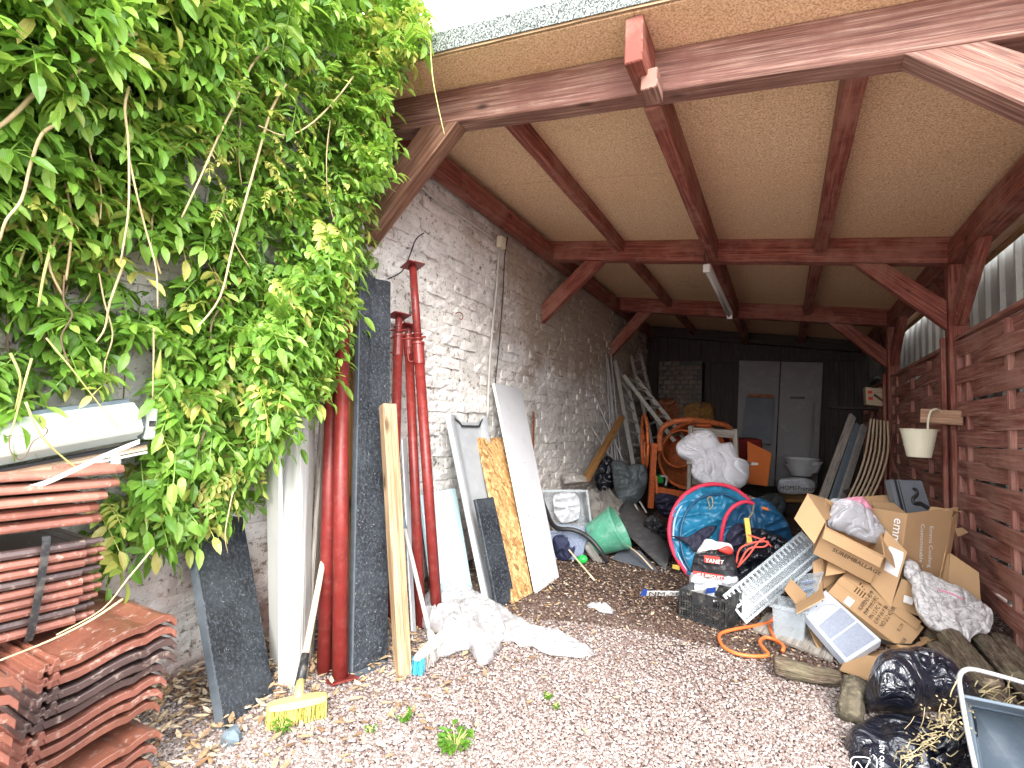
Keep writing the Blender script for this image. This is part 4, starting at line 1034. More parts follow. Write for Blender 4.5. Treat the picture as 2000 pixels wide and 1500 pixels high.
# ================================================================= THINGS LEANING ON THE LEFT WALL
def corners(bl, br, tr, tl, xt, z=0.):
    """flat board: foot line on the floor, left edge up to the plane x=xt, top edge parallel to the foot"""
    a, b, d = onZ(*bl, z), onZ(*br, z), onX(*tl, xt); e = b-a; lo, hi = .02, 4.
    for _ in range(30):
        k = (lo+hi)/2
        if proj(d+e*k)[0] < tr[0]: lo = k
        else: hi = k
    return [a, b, d+e*max(.5, min(1.6, k)), d]
def lean(name, label, cat, bl, br, tr, tl, th, mat, xt=-2.17, zb_=0., edge=None, xtr=None, group=None, wob=.001, bev=.003, xtl=None, **k):
    """board standing on the ground line bl-br (pixels) and leaning with its top on the plane x=xt"""
    p = corners(bl, br, tr, tl, xt, zb_)
    return solo(name, label, cat, quad(p, th, wob=wob, nseg=8), mat, group, bev=bev, **k)
def props_etc():
    # black granite slab, low, left
    p = corners((440, 1428), (536, 1352), (470, 985), (368, 1005), -2.15)
    t = thing('granite_slab', 'short wide black granite slab leaning beside the roof tiles', 'stone slab', onZ(480, 1390))
    build('slab', quad(p, .03, wob=.0008, nseg=6), M['granite'], t, bev=.002)
    d = (p[0]-p[1]).normalized()*.002; build('sawn_edge', quad([p[0]+d*3.5, p[0], p[3], p[3]+d*3.5], .030), M['granite_edge'], t)
    # tall slab
    p = corners((690, 1318), (757, 1290), (763, 550), (706, 533), -2.02)
    t = thing('granite_slab', 'tall black granite slab standing between the red props', 'stone slab', onZ(720, 1305))
    nq = (p[1]-p[0]).cross(p[3]-p[0]).normalized(); dq = p[2]-CAM; p[2] = CAM+dq*(nq.dot(p[0]-CAM)/nq.dot(dq))
    mb = MB()
    nrm = (p[1]-p[0]).cross(p[3]-p[0]).normalized(); nrm = nrm if nrm.dot(CAM-p[0]) > 0 else -nrm
    # broken top edge: stepped ring
    cols_ = 8; vs_ = []; 
    for layer in (0, 1):
        for i in range(cols_+1):
            a = i/cols_; b = p[0].lerp(p[1], a); tp = p[3].lerp(p[2], a)+V((0, 0, (.004*math.sin(a*9)+(.010 if a < .35 else -.004))))
            vs_ += [b-nrm*.03*layer, tp-nrm*.03*layer]
    m_ = 2*(cols_+1); fs = []
    for i in range(cols_):
        a = 2*i; fs += [[a, a+2, a+3, a+1], [m_+a, m_+a+1, m_+a+3, m_+a+2], [a+1, a+3, m_+a+3, m_+a+1], [a, m_+a, m_+a+2, a+2]]
    fs += [[0, 1, m_+1, m_], [m_-2, 2*m_-2, 2*m_-1, m_-1]]
    mb.add(vs_, fs); build('slab', mb, M['granite'], t)
    d = (p[0]-p[1]).normalized()*.009; build('sawn_edge', quad([p[0]+d, p[0]+d*.1, p[3]+d*.1, p[3]+d], .030), M['granite_edge'], t)
    build('lower_edge', quad([onZ(697, 1326), onZ(757, 1298), onZ(757, 1298)+V((0, 0, .012)), onZ(697, 1326)+V((0, 0, .012))], .03), M['granite_edge'], t)
    # white profiles
    lean('plastic_plank', 'wide white grooved plastic plank, leftmost of the white planks', 'plank', (527, 1300), (547, 1320), (548, 700), (513, 700), .018, M['white_pvc'], -2.14, bev=.003)
    def grooved(label, bl, br, tr, tl, xt, th, mat, grooves, z_=0.):
        p = corners(bl, br, tr, tl, xt, z_)
        t = thing('plastic_plank', label, 'plank', (p[0]+p[1])/2)
        n = (p[1]-p[0]).cross(p[3]-p[0]).normalized(); n = n if n.dot(CAM-p[0]) > 0 else -n
        dq = p[2]-CAM; p[2] = CAM+dq*(n.dot(p[0]-CAM)/n.dot(dq))
        build('face', quad(p, th, wob=.0006), mat, t, bev=.003)
        for g in grooves:
            a = p[0].lerp(p[1], g); b = p[3].lerp(p[2], g); s = (p[1]-p[0]).normalized()*.006
            build('rib', quad([a-s+n*.012, a+s+n*.012, b+s+n*.012, b-s+n*.012], .012), mat, t)
        return p, n
    grooved('white plastic plank with a raised rib, second of the white planks', (545, 1340), (578, 1352), (590, 700), (545, 700), -2.10, .02, M['white_pvc'], (.15, .85))
    lean('plastic_plank', 'narrow white profile between the ribbed plank and the chipped white board', 'plank', (578, 1350), (590, 1345), (608, 690), (590, 690), .03, M['white_pvc'], -2.06)
    lean('painted_board', 'chipped white painted board next to the broom handle', 'plank', (592, 1335), (603, 1318), (640, 690), (606, 690), .025, M['white_paint'], -2.08)
    lean('painted_board', 'grey white weathered board behind the chipped white board', 'plank', (604, 1312), (612, 1300), (652, 690), (638, 690), .02, M['grey_wood'], -2.12)
    lean('timber_plank', 'long varnished golden plank squeezed behind the tall granite slab', 'plank', (676, 1290), (700, 1280), (704, 560), (684, 560), .03, M['gold_wood'], -2.14)
    lean('thin_lath', 'thin white lath between the two front red props', 'lath', (650, 1300), (657, 1298), (668, 700), (658, 700), .012, M['white_paint'], -2.12)
    # timber
    lean('timber_post', 'light square timber leaning in front of the tall granite slab', 'timber', (780, 1325), (806, 1318), (775, 787), (748, 787), .06, M['pine'], -1.72, wob=.0015, bev=.004)
    # props
    def prop(label, foot, top, rt_=.030, ri=.024, split=.62, plates=(True, True), xt=-2.0, foot_z=0., topz=None, handle=True, group='red adjustable steel props leaning on the wall'):
        a = onZ(*foot, foot_z+.0); b = onX(*top, xt); d = (b-a).normalized()
        t = thing('steel_prop', label, 'prop', a, group)
        c = a.lerp(b, split)
        build('outer_tube', tube([a+d*.006, c], rt_, 20, smooth=0), M['prop_red'], t, smooth=True)
        build('inner_tube', tube([c-d*.02, b], ri, 18, smooth=0), M['prop_red'], t, smooth=True)
        build('collar', lathe(c, d, [(rt_, -.14), (rt_+.004, -.138), (rt_+.004, -.02), (rt_+.009, -.018), (rt_+.009, -.002), (rt_-.001, .0)], 20), M['prop_red'], t, smooth=False)
        def plate(p, n_, nm):
            x = n_.cross(V((.4, 1, 0))).normalized(); y = n_.cross(x); build(nm, box(p, x*.058, y*.058, n_*.004), M['rust'] if nm == 'foot_plate' and False else M['prop_red'], t, bev=.002)
        if plates[0]: plate(a+d*.004, d, 'foot_plate')
        if plates[1]: plate(b, d, 'head_plate')
        if handle:
            s = d.cross(fwd).normalized()
            h = c+d*-.02
            build('pin_loop', tube([h+s*rt_, h+s*(rt_+.03)-d*.005, h+s*(rt_+.035)-d*.05, h+s*(rt_+.032)-d*.09, h+s*(rt_+.006)-d*.095], .005, 6), M['prop_red'], t, smooth=True)
            for k in (.02, .05): build('ring', lathe(c+d*k, d, [(ri, -.006), (ri+.009, 0), (ri, .006)], 14), M['prop_red'], t, smooth=True)
            build('pin', tube([c+d*.03-s*.05, c+d*.03+s*.09], .006, 8, smooth=0), M['prop_red'], t)
        for k in range(6): q = c.lerp(b, .12+.14*k); build('pin_hole', lathe(q+(-fwd+s*.2 if handle else -fwd).normalized()*(ri-.003), -fwd, [(.006, 0), (.006, .0045)], 8, close=True), M['black'], t)
    prop('red steel prop with square foot plate, nearest of the props', (664, 1328), (668, 480), .033, .027, .80, (True, False), -2.0)
    prop('red steel prop left of the nearest one, without a foot plate', (633, 1316), (655, 500), .031, .026, .84, (False, False), -2.05)
    prop('tallest red steel prop with a square head plate', (855, 1222), (806, 519), .030, .024, .76, (False, True), -2.04)
    prop('red steel prop crossing behind the tallest one', (822, 1228), (797, 640), .028, .022, .97, (False, True), -2.10, handle=False)
    prop('red steel prop half hidden behind the light timber', (764, 1210), (779, 617), .028, .022, .93, (False, True), -2.12)
    # thin aluminium profile
    lean('metal_profile', 'thin blue grey metal profile behind the light timber', 'profile', (806, 1250), (814, 1245), (795, 857), (785, 857), .012, M['steel'], -2.02)
    # yellow broom
    a = onZ(583, 1350, .075); b = onX(652, 985, -1.93)
    t = thing('broom', 'yellow push broom with a pale wooden handle', 'broom', onZ(580, 1392))
    d = (b-a).normalized()
    build('handle', tube([a+d*.12, b], .0125, 12, smooth=0), M['stick'], t, smooth=True)
    build('socket', tube([a+d*.02, a+d*.13], lambda q: .019-.004*q, 14, smooth=0), M['dark_plastic'], t, smooth=True)
    l = onZ(520, 1385, .06); r_ = onZ(640, 1362, .06); ax = (r_-l).normalized(); side = V((-ax.y, ax.x, 0)); mid = (l+r_)/2; ln = (r_-l).length
    mb = MB(); rings = []
    for q, s in ((-.5, .35), (-.46, .8), (-.3, 1), (0, 1.1), (.3, 1), (.46, .8), (.5, .35)):
        c = mid+ax*(ln*q)+V((0, 0, .006)); w2 = .03*s; h2 = .011*s
        rings.append([c-side*w2-V((0, 0, h2)), c+side*w2-V((0, 0, h2)), c+side*w2*.8+V((0, 0, h2)), c-side*w2*.8+V((0, 0, h2))])
    loft(mb, rings); build('head', mb, M['broom_yellow'], t, bev=.003)
    build('neck', tube([mid, a+d*.04], .017, 10), M['broom_yellow'], t, smooth=True)
    mb = MB()
    for i in range(26):
        for j in range(5):
            c = mid+ax*(ln*(-.46+.92*i/25))+side*(-.022+.011*j)
            for k in range(7):
                p = c+V((random.gauss(0, .002), random.gauss(0, .002), 0)); e = p+side*(-.022+.011*j)*.6*random.uniform(.5, 1.4)+ax*random.gauss(0, .006)-V((0, 0, .054)); sd_ = V((random.uniform(-1, 1), random.uniform(-1, 1), 0)).normalized()*.0011
                mb.add([p-sd_, p+sd_, e+sd_, e-sd_], [(0, 1, 2, 3)])
    build('bristles', mb, M['bristle'], t, kind='stuff')
    # white-handled broom upside by the props
    a = onZ(838, 1232, .10); b = onX(790, 1030, -1.75); d = (b-a).normalized()
    t = thing('broom', 'white broom with grey bristles by the foot of the tallest prop', 'broom', onZ(845, 1280))
    build('handle', tube([a, a.lerp(b, .45), b], .011, 12, smooth=0), M['white_pvc'], t, smooth=True)
    build('grip', tube([b-d*.01, b+d*.12], .014, 12, smooth=0), M['bin_grey'], t, smooth=True)
    l = onZ(812, 1288, .075); r_ = onZ(878, 1228, .085); ax = (r_-l).normalized(); side = V((-ax.y, ax.x, 0)); mid = (l+r_)/2; ln = (r_-l).length
    mb = MB(); rings = []
    for q, s in ((-.5, .4), (-.44, .8), (-.2, 1), (0, 1.15), (.2, 1), (.44, .8), (.5, .4)):
        c = mid+ax*(ln*q); rings.append([c-side*.026*s-V((0, 0, .008)), c+side*.026*s-V((0, 0, .008)), c+side*.018*s+V((0, 0, .014*s)), c-side*.018*s+V((0, 0, .014*s))])
    loft(mb, rings); build('head', mb, M['lamp_white'], t, bev=.003)
    build('neck', tube([mid, a], .018, 10), M['lamp_white'], t, smooth=True)
    mb = MB(); mb2 = MB()
    for i in range(24):
        for j in range(5):
            c = mid+ax*(ln*(-.46+.92*i/23))+side*(-.02+.01*j)
            for k in range(6):
                p = c+V((random.gauss(0, .002), random.gauss(0, .002), 0)); e = p+ax*random.gauss(0, .006)+side*random.gauss(0, .004)-V((0, 0, .068)); sd_ = V((random.uniform(-1, 1), random.uniform(-1, 1), 0)).normalized()*.0012
                (mb2 if i < 3 else mb).add([p-sd_, p+sd_, e+sd_, e-sd_], [(0, 1, 2, 3)])
    build('bristles', mb, M['bristle_grey'], t, kind='stuff')
    build('blue_bristles', mb2, sol('blue bristles', (.05, .38, .62), .6, islands=.3), t, kind='stuff')
    # further boards
    lean('wall_panel', 'pale blue panel standing behind the white plastic sheeting', 'panel', (852, 1190), (924, 1150), (890, 950), (822, 965), .03, M['blue_panel'], -2.10, bev=.006)
    # grey moulded trough board with a notch in the top edge
    p = corners((946, 1180), (1000, 1150), (975, 812), (870, 812), -2.14)
    t = thing('plastic_trough', 'grey moulded plastic panel with a notched top edge', 'panel', (p[0]+p[1])/2)
    def pt(a, b): return p[0].lerp(p[1], a).lerp(p[3].lerp(p[2], a), b)
    nrm = (p[1]-p[0]).cross(p[3]-p[0]).normalized(); nrm = nrm if nrm.dot(CAM-p[0]) > 0 else -nrm
    A = [0, .04, .08, .14, .2, .26, .3, .74, .8, .86, .92, .96, 1]; mb = MB(); vs_ = []
    top = {0: 1, .04: 1, .08: 1, .14: 1, .2: 1, .26: .985, .3: .962, .74: .962, .8: .99, .86: 1, .92: 1, .96: 1, 1: 1}
    prof = {0: .0, .04: .02, .08: .02, .14: .014, .2: 0, .26: -.004, .3: -.004, .74: -.004, .8: 0, .86: .014, .92: .02, .96: .02, 1: 0}
    for L_ in (0, 1):
        for a in A:
            for b in (0, .5, .96, 1): vs_.append(pt(a, b*top[a])+nrm*(prof[a]+(.012 if b == 1 else 0)-.008*L_))
    m_ = len(A)*4; fs = []
    for i in range(len(A)-1):
        for j in range(3):
            a = i*4+j; fs += [[a, a+4, a+5, a+1], [m_+a, m_+a+1, m_+a+5, m_+a+4]]
        a = i*4+3; fs += [[a, a+4, m_+a+4, m_+a]]; a = i*4; fs.append([a, m_+a, m_+a+4, a+4])
    for j in range(3): fs += [[j, j+1, m_+j+1, m_+j], [m_-4+j, 2*m_-4+j, 2*m_-3+j, m_-3+j]]
    mb.add(vs_, fs); build('panel', mb, M['grey_plastic'], t, smooth=False)
    q = [pt(.16, .98)+nrm*.014, pt(.26, .955)+nrm*.014, pt(.3, .935)+nrm*.012, pt(.74, .935)+nrm*.012, pt(.8, .965)+nrm*.014, pt(.86, .985)+nrm*.014]
    build('rim_lip', tube(q, .007, 6, smooth=0), M['dark_plastic'], t)
    lean('granite_offcut', 'small dark granite offcut standing before the grey moulded panel', 'stone slab', (972, 1187), (1008, 1172), (964, 968), (929, 975), .025, M['granite'], -1.70)
    lean('strand_board', 'flaky golden strand board leaning left of the white board', 'board', (1003, 1178), (1040, 1158), (984, 850), (934, 855), .022, M['osb'], -2.05, bev=.001)
    p = corners((1050, 1157), (1092, 1127), (1018, 737), (966, 748), -2.14)
    t = thing('coated_board', 'long pale grey board with a white edge leaning on the wall', 'board', (p[0]+p[1])/2)
    build('face', quad(p, .018, wob=.0005), M['grey_paint'], t); d = (p[0]-p[1]).normalized()*.010; build('edge_band', quad([p[0]+d, p[0], p[3], p[3]+d], .020), M['white_edge'], t)
    nr = (p[1]-p[0]).cross(p[3]-p[0]).normalized(); nr = nr if nr.dot(CAM-p[0]) > 0 else -nr
    for a, b in ((.3, .03), (.85, .05), (.25, .30), (.5, .55)):
        q = p[0].lerp(p[1], a).lerp(p[3].lerp(p[2], a), b)+nr*.001; build('screw_hole', lathe(q, nr, [(.004, 0), (.004, .0012)], 8, close=True), M['black'], t)
    solo('rusty_bar', 'short rusty flat bar standing against the wall behind the pale grey board', 'bar', bar(onX(1040, 1010, -2.12), onX(1042, 805, -2.16), .03, .01, (1, 0, 0)), M['rust'])
    # beige stick lying out on the floor
    solo('thin_stick', 'thin bare stick leaning from the clear crate down to the floor', 'stick', tube([onZ(1160, 1132, .01), onY(1112, 1075, 3.95), onX(1070, 1020, -1.75)], .007, 7), M['stick'], smooth=True)
props_etc()

# ---------------------------------------------------------------- soft goods generator
def soft(outline, pos, bulge, back=None, rings=14, n=72, amp=.02, freq=6, ridge=.0, rfreq=9, seed=0, flat=.75, mb=None, centre=None, power=.5, edge_amp=0., aniso=None, valley=0., vfreq=3.):
    """closed soft body: outline pixels -> pos(u,v) world point; it swells towards bulge vector and a little backwards"""
    mb = mb or MB(); P = catmull([V((a, b, 0)) for a, b in outline], 8, True)
    # resample by length
    L = [0]
    for i in range(len(P)): L.append(L[-1]+(P[(i+1) % len(P)]-P[i]).length)
    pts = []
    for k in range(n):
        s = L[-1]*k/n; i = max(j for j in range(len(P)) if L[j] <= s); f = (s-L[i])/max(1e-9, L[i+1]-L[i]); pts.append(P[i].lerp(P[(i+1) % len(P)], f))
    c = V((sum(p.x for p in pts)/n, sum(p.y for p in pts)/n, 0)) if centre is None else V((*centre, 0))
    B = V(bulge); cc_ = sum((V((a, b, 0)) for a, b in outline), V((0, 0, 0)))/len(outline); rd = ray(cc_.x, cc_.y).normalized(); cf_ = B.dot(-fwd); B = B+fwd*cf_-rd*cf_
    bl = B.length; bn = B.normalized(); back = bl*.35 if back is None else back
    W = []; so_ = V((seed*3.1, seed*1.7, seed*.9))
    def pt(p, s, sign):
        q = c+(p-c)*s; w_ = V(pos(q.x, q.y)); h = (max(0, 1-s**(2/flat)))**power
        f = noise.noise(w_*freq+so_)*amp+noise.noise(w_*freq*2.3+so_)*amp*.5
        if ridge:
            wq = V((w_.x*.6+w_.z*.5, w_.y*.6-w_.x*.3, w_.z*1.5-w_.x*.6)) if not aniso else V(aniso(w_)); wq = wq+V((noise.noise(w_*3+so_), noise.noise(w_*3-so_), 0))*.12; a = 1-abs(noise.noise(wq*rfreq+so_*2)*2); a2 = 1-abs(noise.noise(V((w_.x*rfreq*2.4, w_.y*rfreq*2.4, w_.z*rfreq*1.3))+so_)*2)
            f += (a**3)*ridge+(a2**2)*ridge*.5-ridge*.5
        if valley:
            wv_ = w_+V((noise.noise(w_*vfreq*.7+so_), noise.noise(w_*vfreq*.7-so_), noise.noise(w_*vfreq*.7+so_*2)))*.10
            q1 = abs(noise.noise(V((wv_.x*vfreq+wv_.z*vfreq*.8, wv_.y*vfreq*.5, wv_.z*vfreq*.7-wv_.x*vfreq*.5))+so_)); q2 = abs(noise.noise(wv_*vfreq*2.1-so_))
            f -= valley*max(0, 1-q1*7)**1.5+valley*.45*max(0, 1-q2*8)**1.5
        e = 1 if s < .999 else .3
        w_ = w_+bn*((bl if sign > 0 else -back)*h)+bn*f*e*(1 if sign > 0 else .4)
        if edge_amp and s > .6: w_ = w_+V((noise.noise(w_*17+so_), noise.noise(w_*17-so_), noise.noise(w_*19+so_)))*edge_amp
        return w_
    front = [[pt(p, (1-(k/rings))**.8 if k else 1., 1) for p in pts] for k in range(rings)]
    bk = [[pt(p, (1-(k/5))**.8, -1) for p in pts] for k in range(1, 5)]
    n0 = []; vs_ = []
    for r_ in front: n0.append(len(vs_)); vs_ += r_
    cf = len(vs_); vs_.append(pt(c, 0, 1)); b0 = []
    for r_ in bk: b0.append(len(vs_)); vs_ += r_
    cb = len(vs_); vs_.append(pt(c, 0, -1)); fs = []
    for a, b in zip(n0[:-1], n0[1:]):
        for j in range(n): fs.append([a+j, a+(j+1) % n, b+(j+1) % n, b+j])
    for j in range(n): fs.append([n0[-1]+j, n0[-1]+(j+1) % n, cf])
    seq = [n0[0]]+b0
    for a, b in zip(seq[:-1], seq[1:]):
        for j in range(n): fs.append([a+(j+1) % n, a+j, b+j, b+(j+1) % n])
    for j in range(n): fs.append([b0[-1]+(j+1) % n, b0[-1]+j, cb])
    return mb.add(vs_, fs)
def lie(z=.02): return lambda u, v: onZ(u, v, z)
def face(d0, dv=0., vref=0., du=0., uref=0.): return lambda u, v: atD(u, v, d0+dv*(v-vref)+du*(u-uref))

def sheeting():
    t = thing('plastic_sheeting', 'crumpled white plastic sheeting spilling onto the gravel', 'plastic sheeting', onZ(930, 1230))
    build('heap', soft([(815, 1215), (835, 1160), (862, 1135), (905, 1142), (945, 1178), (975, 1195), (990, 1235), (960, 1290), (935, 1295), (900, 1255), (868, 1275), (850, 1282), (862, 1245), (840, 1230)], lie(.02), (0, -.02, .10), amp=.03, freq=6, ridge=.012, rfreq=9, valley=.03, vfreq=8, seed=3, rings=30, n=180, edge_amp=.012), M['film'], t, smooth=True)
    build('tail', soft([(930, 1175), (975, 1182), (1015, 1215), (1060, 1235), (1115, 1245), (1158, 1270), (1145, 1281), (1085, 1280), (1030, 1262), (985, 1250), (945, 1240)], lie(.012), (0, 0, .035), amp=.014, freq=7, ridge=.008, valley=.018, vfreq=10, rfreq=12, seed=5, rings=18, n=120, edge_amp=.014), M['film'], t, smooth=True)
    build('fold', soft([(870, 1240), (905, 1225), (935, 1240), (925, 1262), (890, 1275), (855, 1280)], lie(.03), (0, -.01, .045), amp=.015, freq=9, ridge=.02, seed=7, rings=14, n=80, edge_amp=.012), M['film'], t, smooth=True)
    solo('plastic_scrap', 'small grey white scrap of plastic film lying on the floor before the leaning boards', 'litter', soft([(1145, 1182), (1165, 1176), (1185, 1184), (1200, 1192), (1192, 1198), (1170, 1192), (1155, 1190)], lie(.005), (0, 0, .02), amp=.015, freq=25, ridge=.02, rings=8, n=50, seed=2, edge_amp=.01), M['film'], smooth=True)
    c = onZ(452, 1450, .0); mb = MB()
    lathe(c, (0, 0, 1), [(.001, .05), (.018, .046), (.03, .03), (.032, .01), (.028, 0)], 7, mb); mb.v = [tuple(V(p)+V((noise.noise(V(p)*40), noise.noise(V(p)*41+V((3, 3, 3))), noise.noise(V(p)*37)))*.01) for p in mb.v]
    solo('stone', 'blue grey stone lying in front of the short granite slab', 'stone', mb, M['stone'])
sheeting()
# ================================================================= GENERIC BOXES
def tub(t, c, ex, ey, ez, taper, mat, wall=.003, rim=.010, name='body', ribs=0, ribmat=None, floor=True):
    """open container: c centre of the base, ex/ey half extents at the rim, ez height vector"""
    c, ex, ey, ez = V(c), V(ex), V(ey), V(ez); k = 1-taper
    def ring(z, s, grow=0):
        a = ex*s+ex.normalized()*grow; b = ey*s+ey.normalized()*grow; o = c+ez*z
        return [o-a-b, o+a-b, o+a+b, o-a+b]
    u = ez.normalized(); fl = wall/ez.length
    rings = [ring(0, k), ring(1, 1), ring(1, 1, rim), [p-u*rim for p in ring(1, 1, rim)], [p-u*rim for p in ring(1, 1, wall)], ring(0, k, wall)]
    mb = MB(); vs_ = [p for r_ in rings for p in r_]; fs = []
    for i in range(5):
        for j in range(4): fs.append([i*4+j, i*4+(j+1) % 4, (i+1)*4+(j+1) % 4, (i+1)*4+j])
    fs.append([0, 1, 2, 3][::-1])
    b0 = len(vs_); vs_ += [p-u*wall for p in ring(0, k, wall)]; fs.append([b0, b0+1, b0+2, b0+3])
    for j in range(4): fs.append([20+j, 20+(j+1) % 4, b0+(j+1) % 4, b0+j])
    mb.add(vs_, fs); build(name, mb, mat, t)
    if ribs:
        mb = MB()
        for side in (-1, 1):
            for i in range(ribs):
                q = -1+2*(i+.5)/ribs
                a = c+ex*(q*k)+ey*side*k; b = c+ez*.95+ex*q+ey*side
                bar(a, b, .006, .006, ey, mb)
        for zz in (.35, .7):
            r_ = ring(zz, k+(1-k)*zz, .004)
            for j in range(4): bar(r_[j], r_[(j+1) % 4], .005, .008, ez, mb)
        build('ribs', mb, ribmat or mat, t, kind='stuff')
def carton(t, a, b, d, depth, mat=None, th=.005, flaps=(), inner=None, open_=True, away=None, closed_top=False, skip=()):
    """cardboard box: a,b bottom corners of the front face, d corner above a; extends 'depth' away from the camera.
       flaps: (edge, length, angle) edge in front/right/back/left around the opening"""
    a, b, d = V(a), V(b), V(d); ex = b-a; ey = d-a; n = ex.cross(ey).normalized(); n = n if n.dot(CAM-a) < 0 else -n
    if away is not None: n = V(away).normalized()
    ez = n*depth; c = d+ex; mat = mat or M['card']; inner = inner or M['card_in']
    def panel(p, e1, e2, nm='side'):
        nn = e1.cross(e2).normalized()*th; mb = MB(); g = 5; rings = []
        for i in range(g+1):
            o = p+e1*(i/g); w_ = nn*(.25*math.sin(i*1.3+p.x*9))
            rings.append([o+w_, o+e2+w_, o+e2+nn+w_, o+nn+w_])
        loft(mb, rings, seed=random.random()*9); return build(nm, mb, mat, t, bev=.001)
    if 'front' not in skip: panel(a, ex, ey)
    if 'back' not in skip: panel(a+ez, ex, ey)
    panel(a, ez, ey); panel(b, ez, ey); panel(a, ex, ez, 'base')
    if closed_top: panel(d, ex, ez*.5, 'top_flap'); panel(d+ez*.505, ex, ez*.5, 'top_flap'); 
    up_ = ey.normalized(); exn = ex.normalized(); out = {'front': (d, ex, -n), 'back': (d+ez, ex, n), 'left': (d, ez, -exn), 'right': (c, ez, exn)}
    for e, L, ang in flaps:
        p, e1, o = out[e]; dr = (up_*math.cos(R(ang))+o*math.sin(R(ang)))*L
        panel(p+e1*.01, e1*.98, dr, 'flap')
    return a, ex, ey, n
FONT = bpy.data.fonts.new if False else None
def text(t, s, p, xd, yd, size, mat, off=.0015, name='lettering', stretch=1., parent=True):
    """flat print: p lower left corner, xd writing direction, yd letter-up direction"""
    cu = bpy.data.curves.new(name, 'FONT'); cu.body = s; cu.size = size; cu.resolution_u = 2
    ob = bpy.data.objects.new('tmp_text', cu); col.objects.link(ob)
    dg = bpy.context.evaluated_depsgraph_get(); me = bpy.data.meshes.new_from_object(ob.evaluated_get(dg)); bpy.data.objects.remove(ob); 
    x = V(xd).normalized(); y = V(yd); y = (y-x*y.dot(x)).normalized(); z = x.cross(y)
    if z.dot(CAM-V(p)) < 0: off = -off
    org = ORG[t.name]
    me.transform(Matrix.Translation(V(p)-org+z*off) @ Matrix((x*stretch, y, z)).transposed().to_4x4())
    me.materials.clear(); me.materials.append(mat)
    o = bpy.data.objects.new(name, me); col.objects.link(o); o.parent = t; o['label'] = f'printed text {s.strip()[:40]}'.replace('\n', ' ')
    return o

# ================================================================= MIDDLE AND REAR OF THE CARPORT
def rods():
    for i, (f, tp) in enumerate([((1197, 915), (1184, 692)), ((1204, 915), (1187, 700)), ((1214, 912), (1193, 690)), ((1222, 910), (1160, 770)), ((1200, 905), (1150, 825)), ((1208, 914), (1190, 720))]):
        mb = tube([onY(*f, 6.3), onX(*tp, WX+.04)], .008, 6, smooth=0)
        solo('metal_rod', ['leftmost thin grey rod of the bundle leaning in the far left corner', 'second thin grey rod from the left in the corner bundle', 'thin grey rod in the middle of the corner bundle', 'thin grey rod leaning most strongly to the left from the corner bundle', 'shortest grey rod slanting low against the brick wall by the corner bundle', 'thin grey rod standing almost upright behind the corner bundle'][i], 'rod', mb, M['steel'], 'thin metal rods leaning in the far left corner')
def ladder(label, a0, a1, b0, b1, rungs, w_=.022, d_=.055, n2=V((1, 0, 0)), label_extra=None):
    t = thing('ladder', label, 'ladder', (V(a0)+V(b0))/2)
    a0, a1, b0, b1 = map(V, (a0, a1, b0, b1)); mid = ((b0+b1)-(a0+a1)).normalized(); d = (a1-a0).normalized(); up_ = d.cross(mid)
    for p, q in ((a0, a1), (b0, b1)):
        build('stile', bar(p, q, w_, d_, up_), M['alu'], t, bev=.003)
        for i in range(rungs):
            c = p.lerp(q, (i+.5)/rungs); build('rung_end', lathe(c-fwd*(d_*.3) if False else c+mid*(-w_*.52), mid, [(.013, 0), (.013, -.001)], 10, close=True) if False else box(c+up_*(d_*.502), mid*.006, d*.012, up_*.001), M['black'], t)
    for i in range(rungs):
        q = (i+.5)/rungs; build('rung', bar(a0.lerp(a1, q), b0.lerp(b1, q), .028, .028, up_), M['alu'], t)
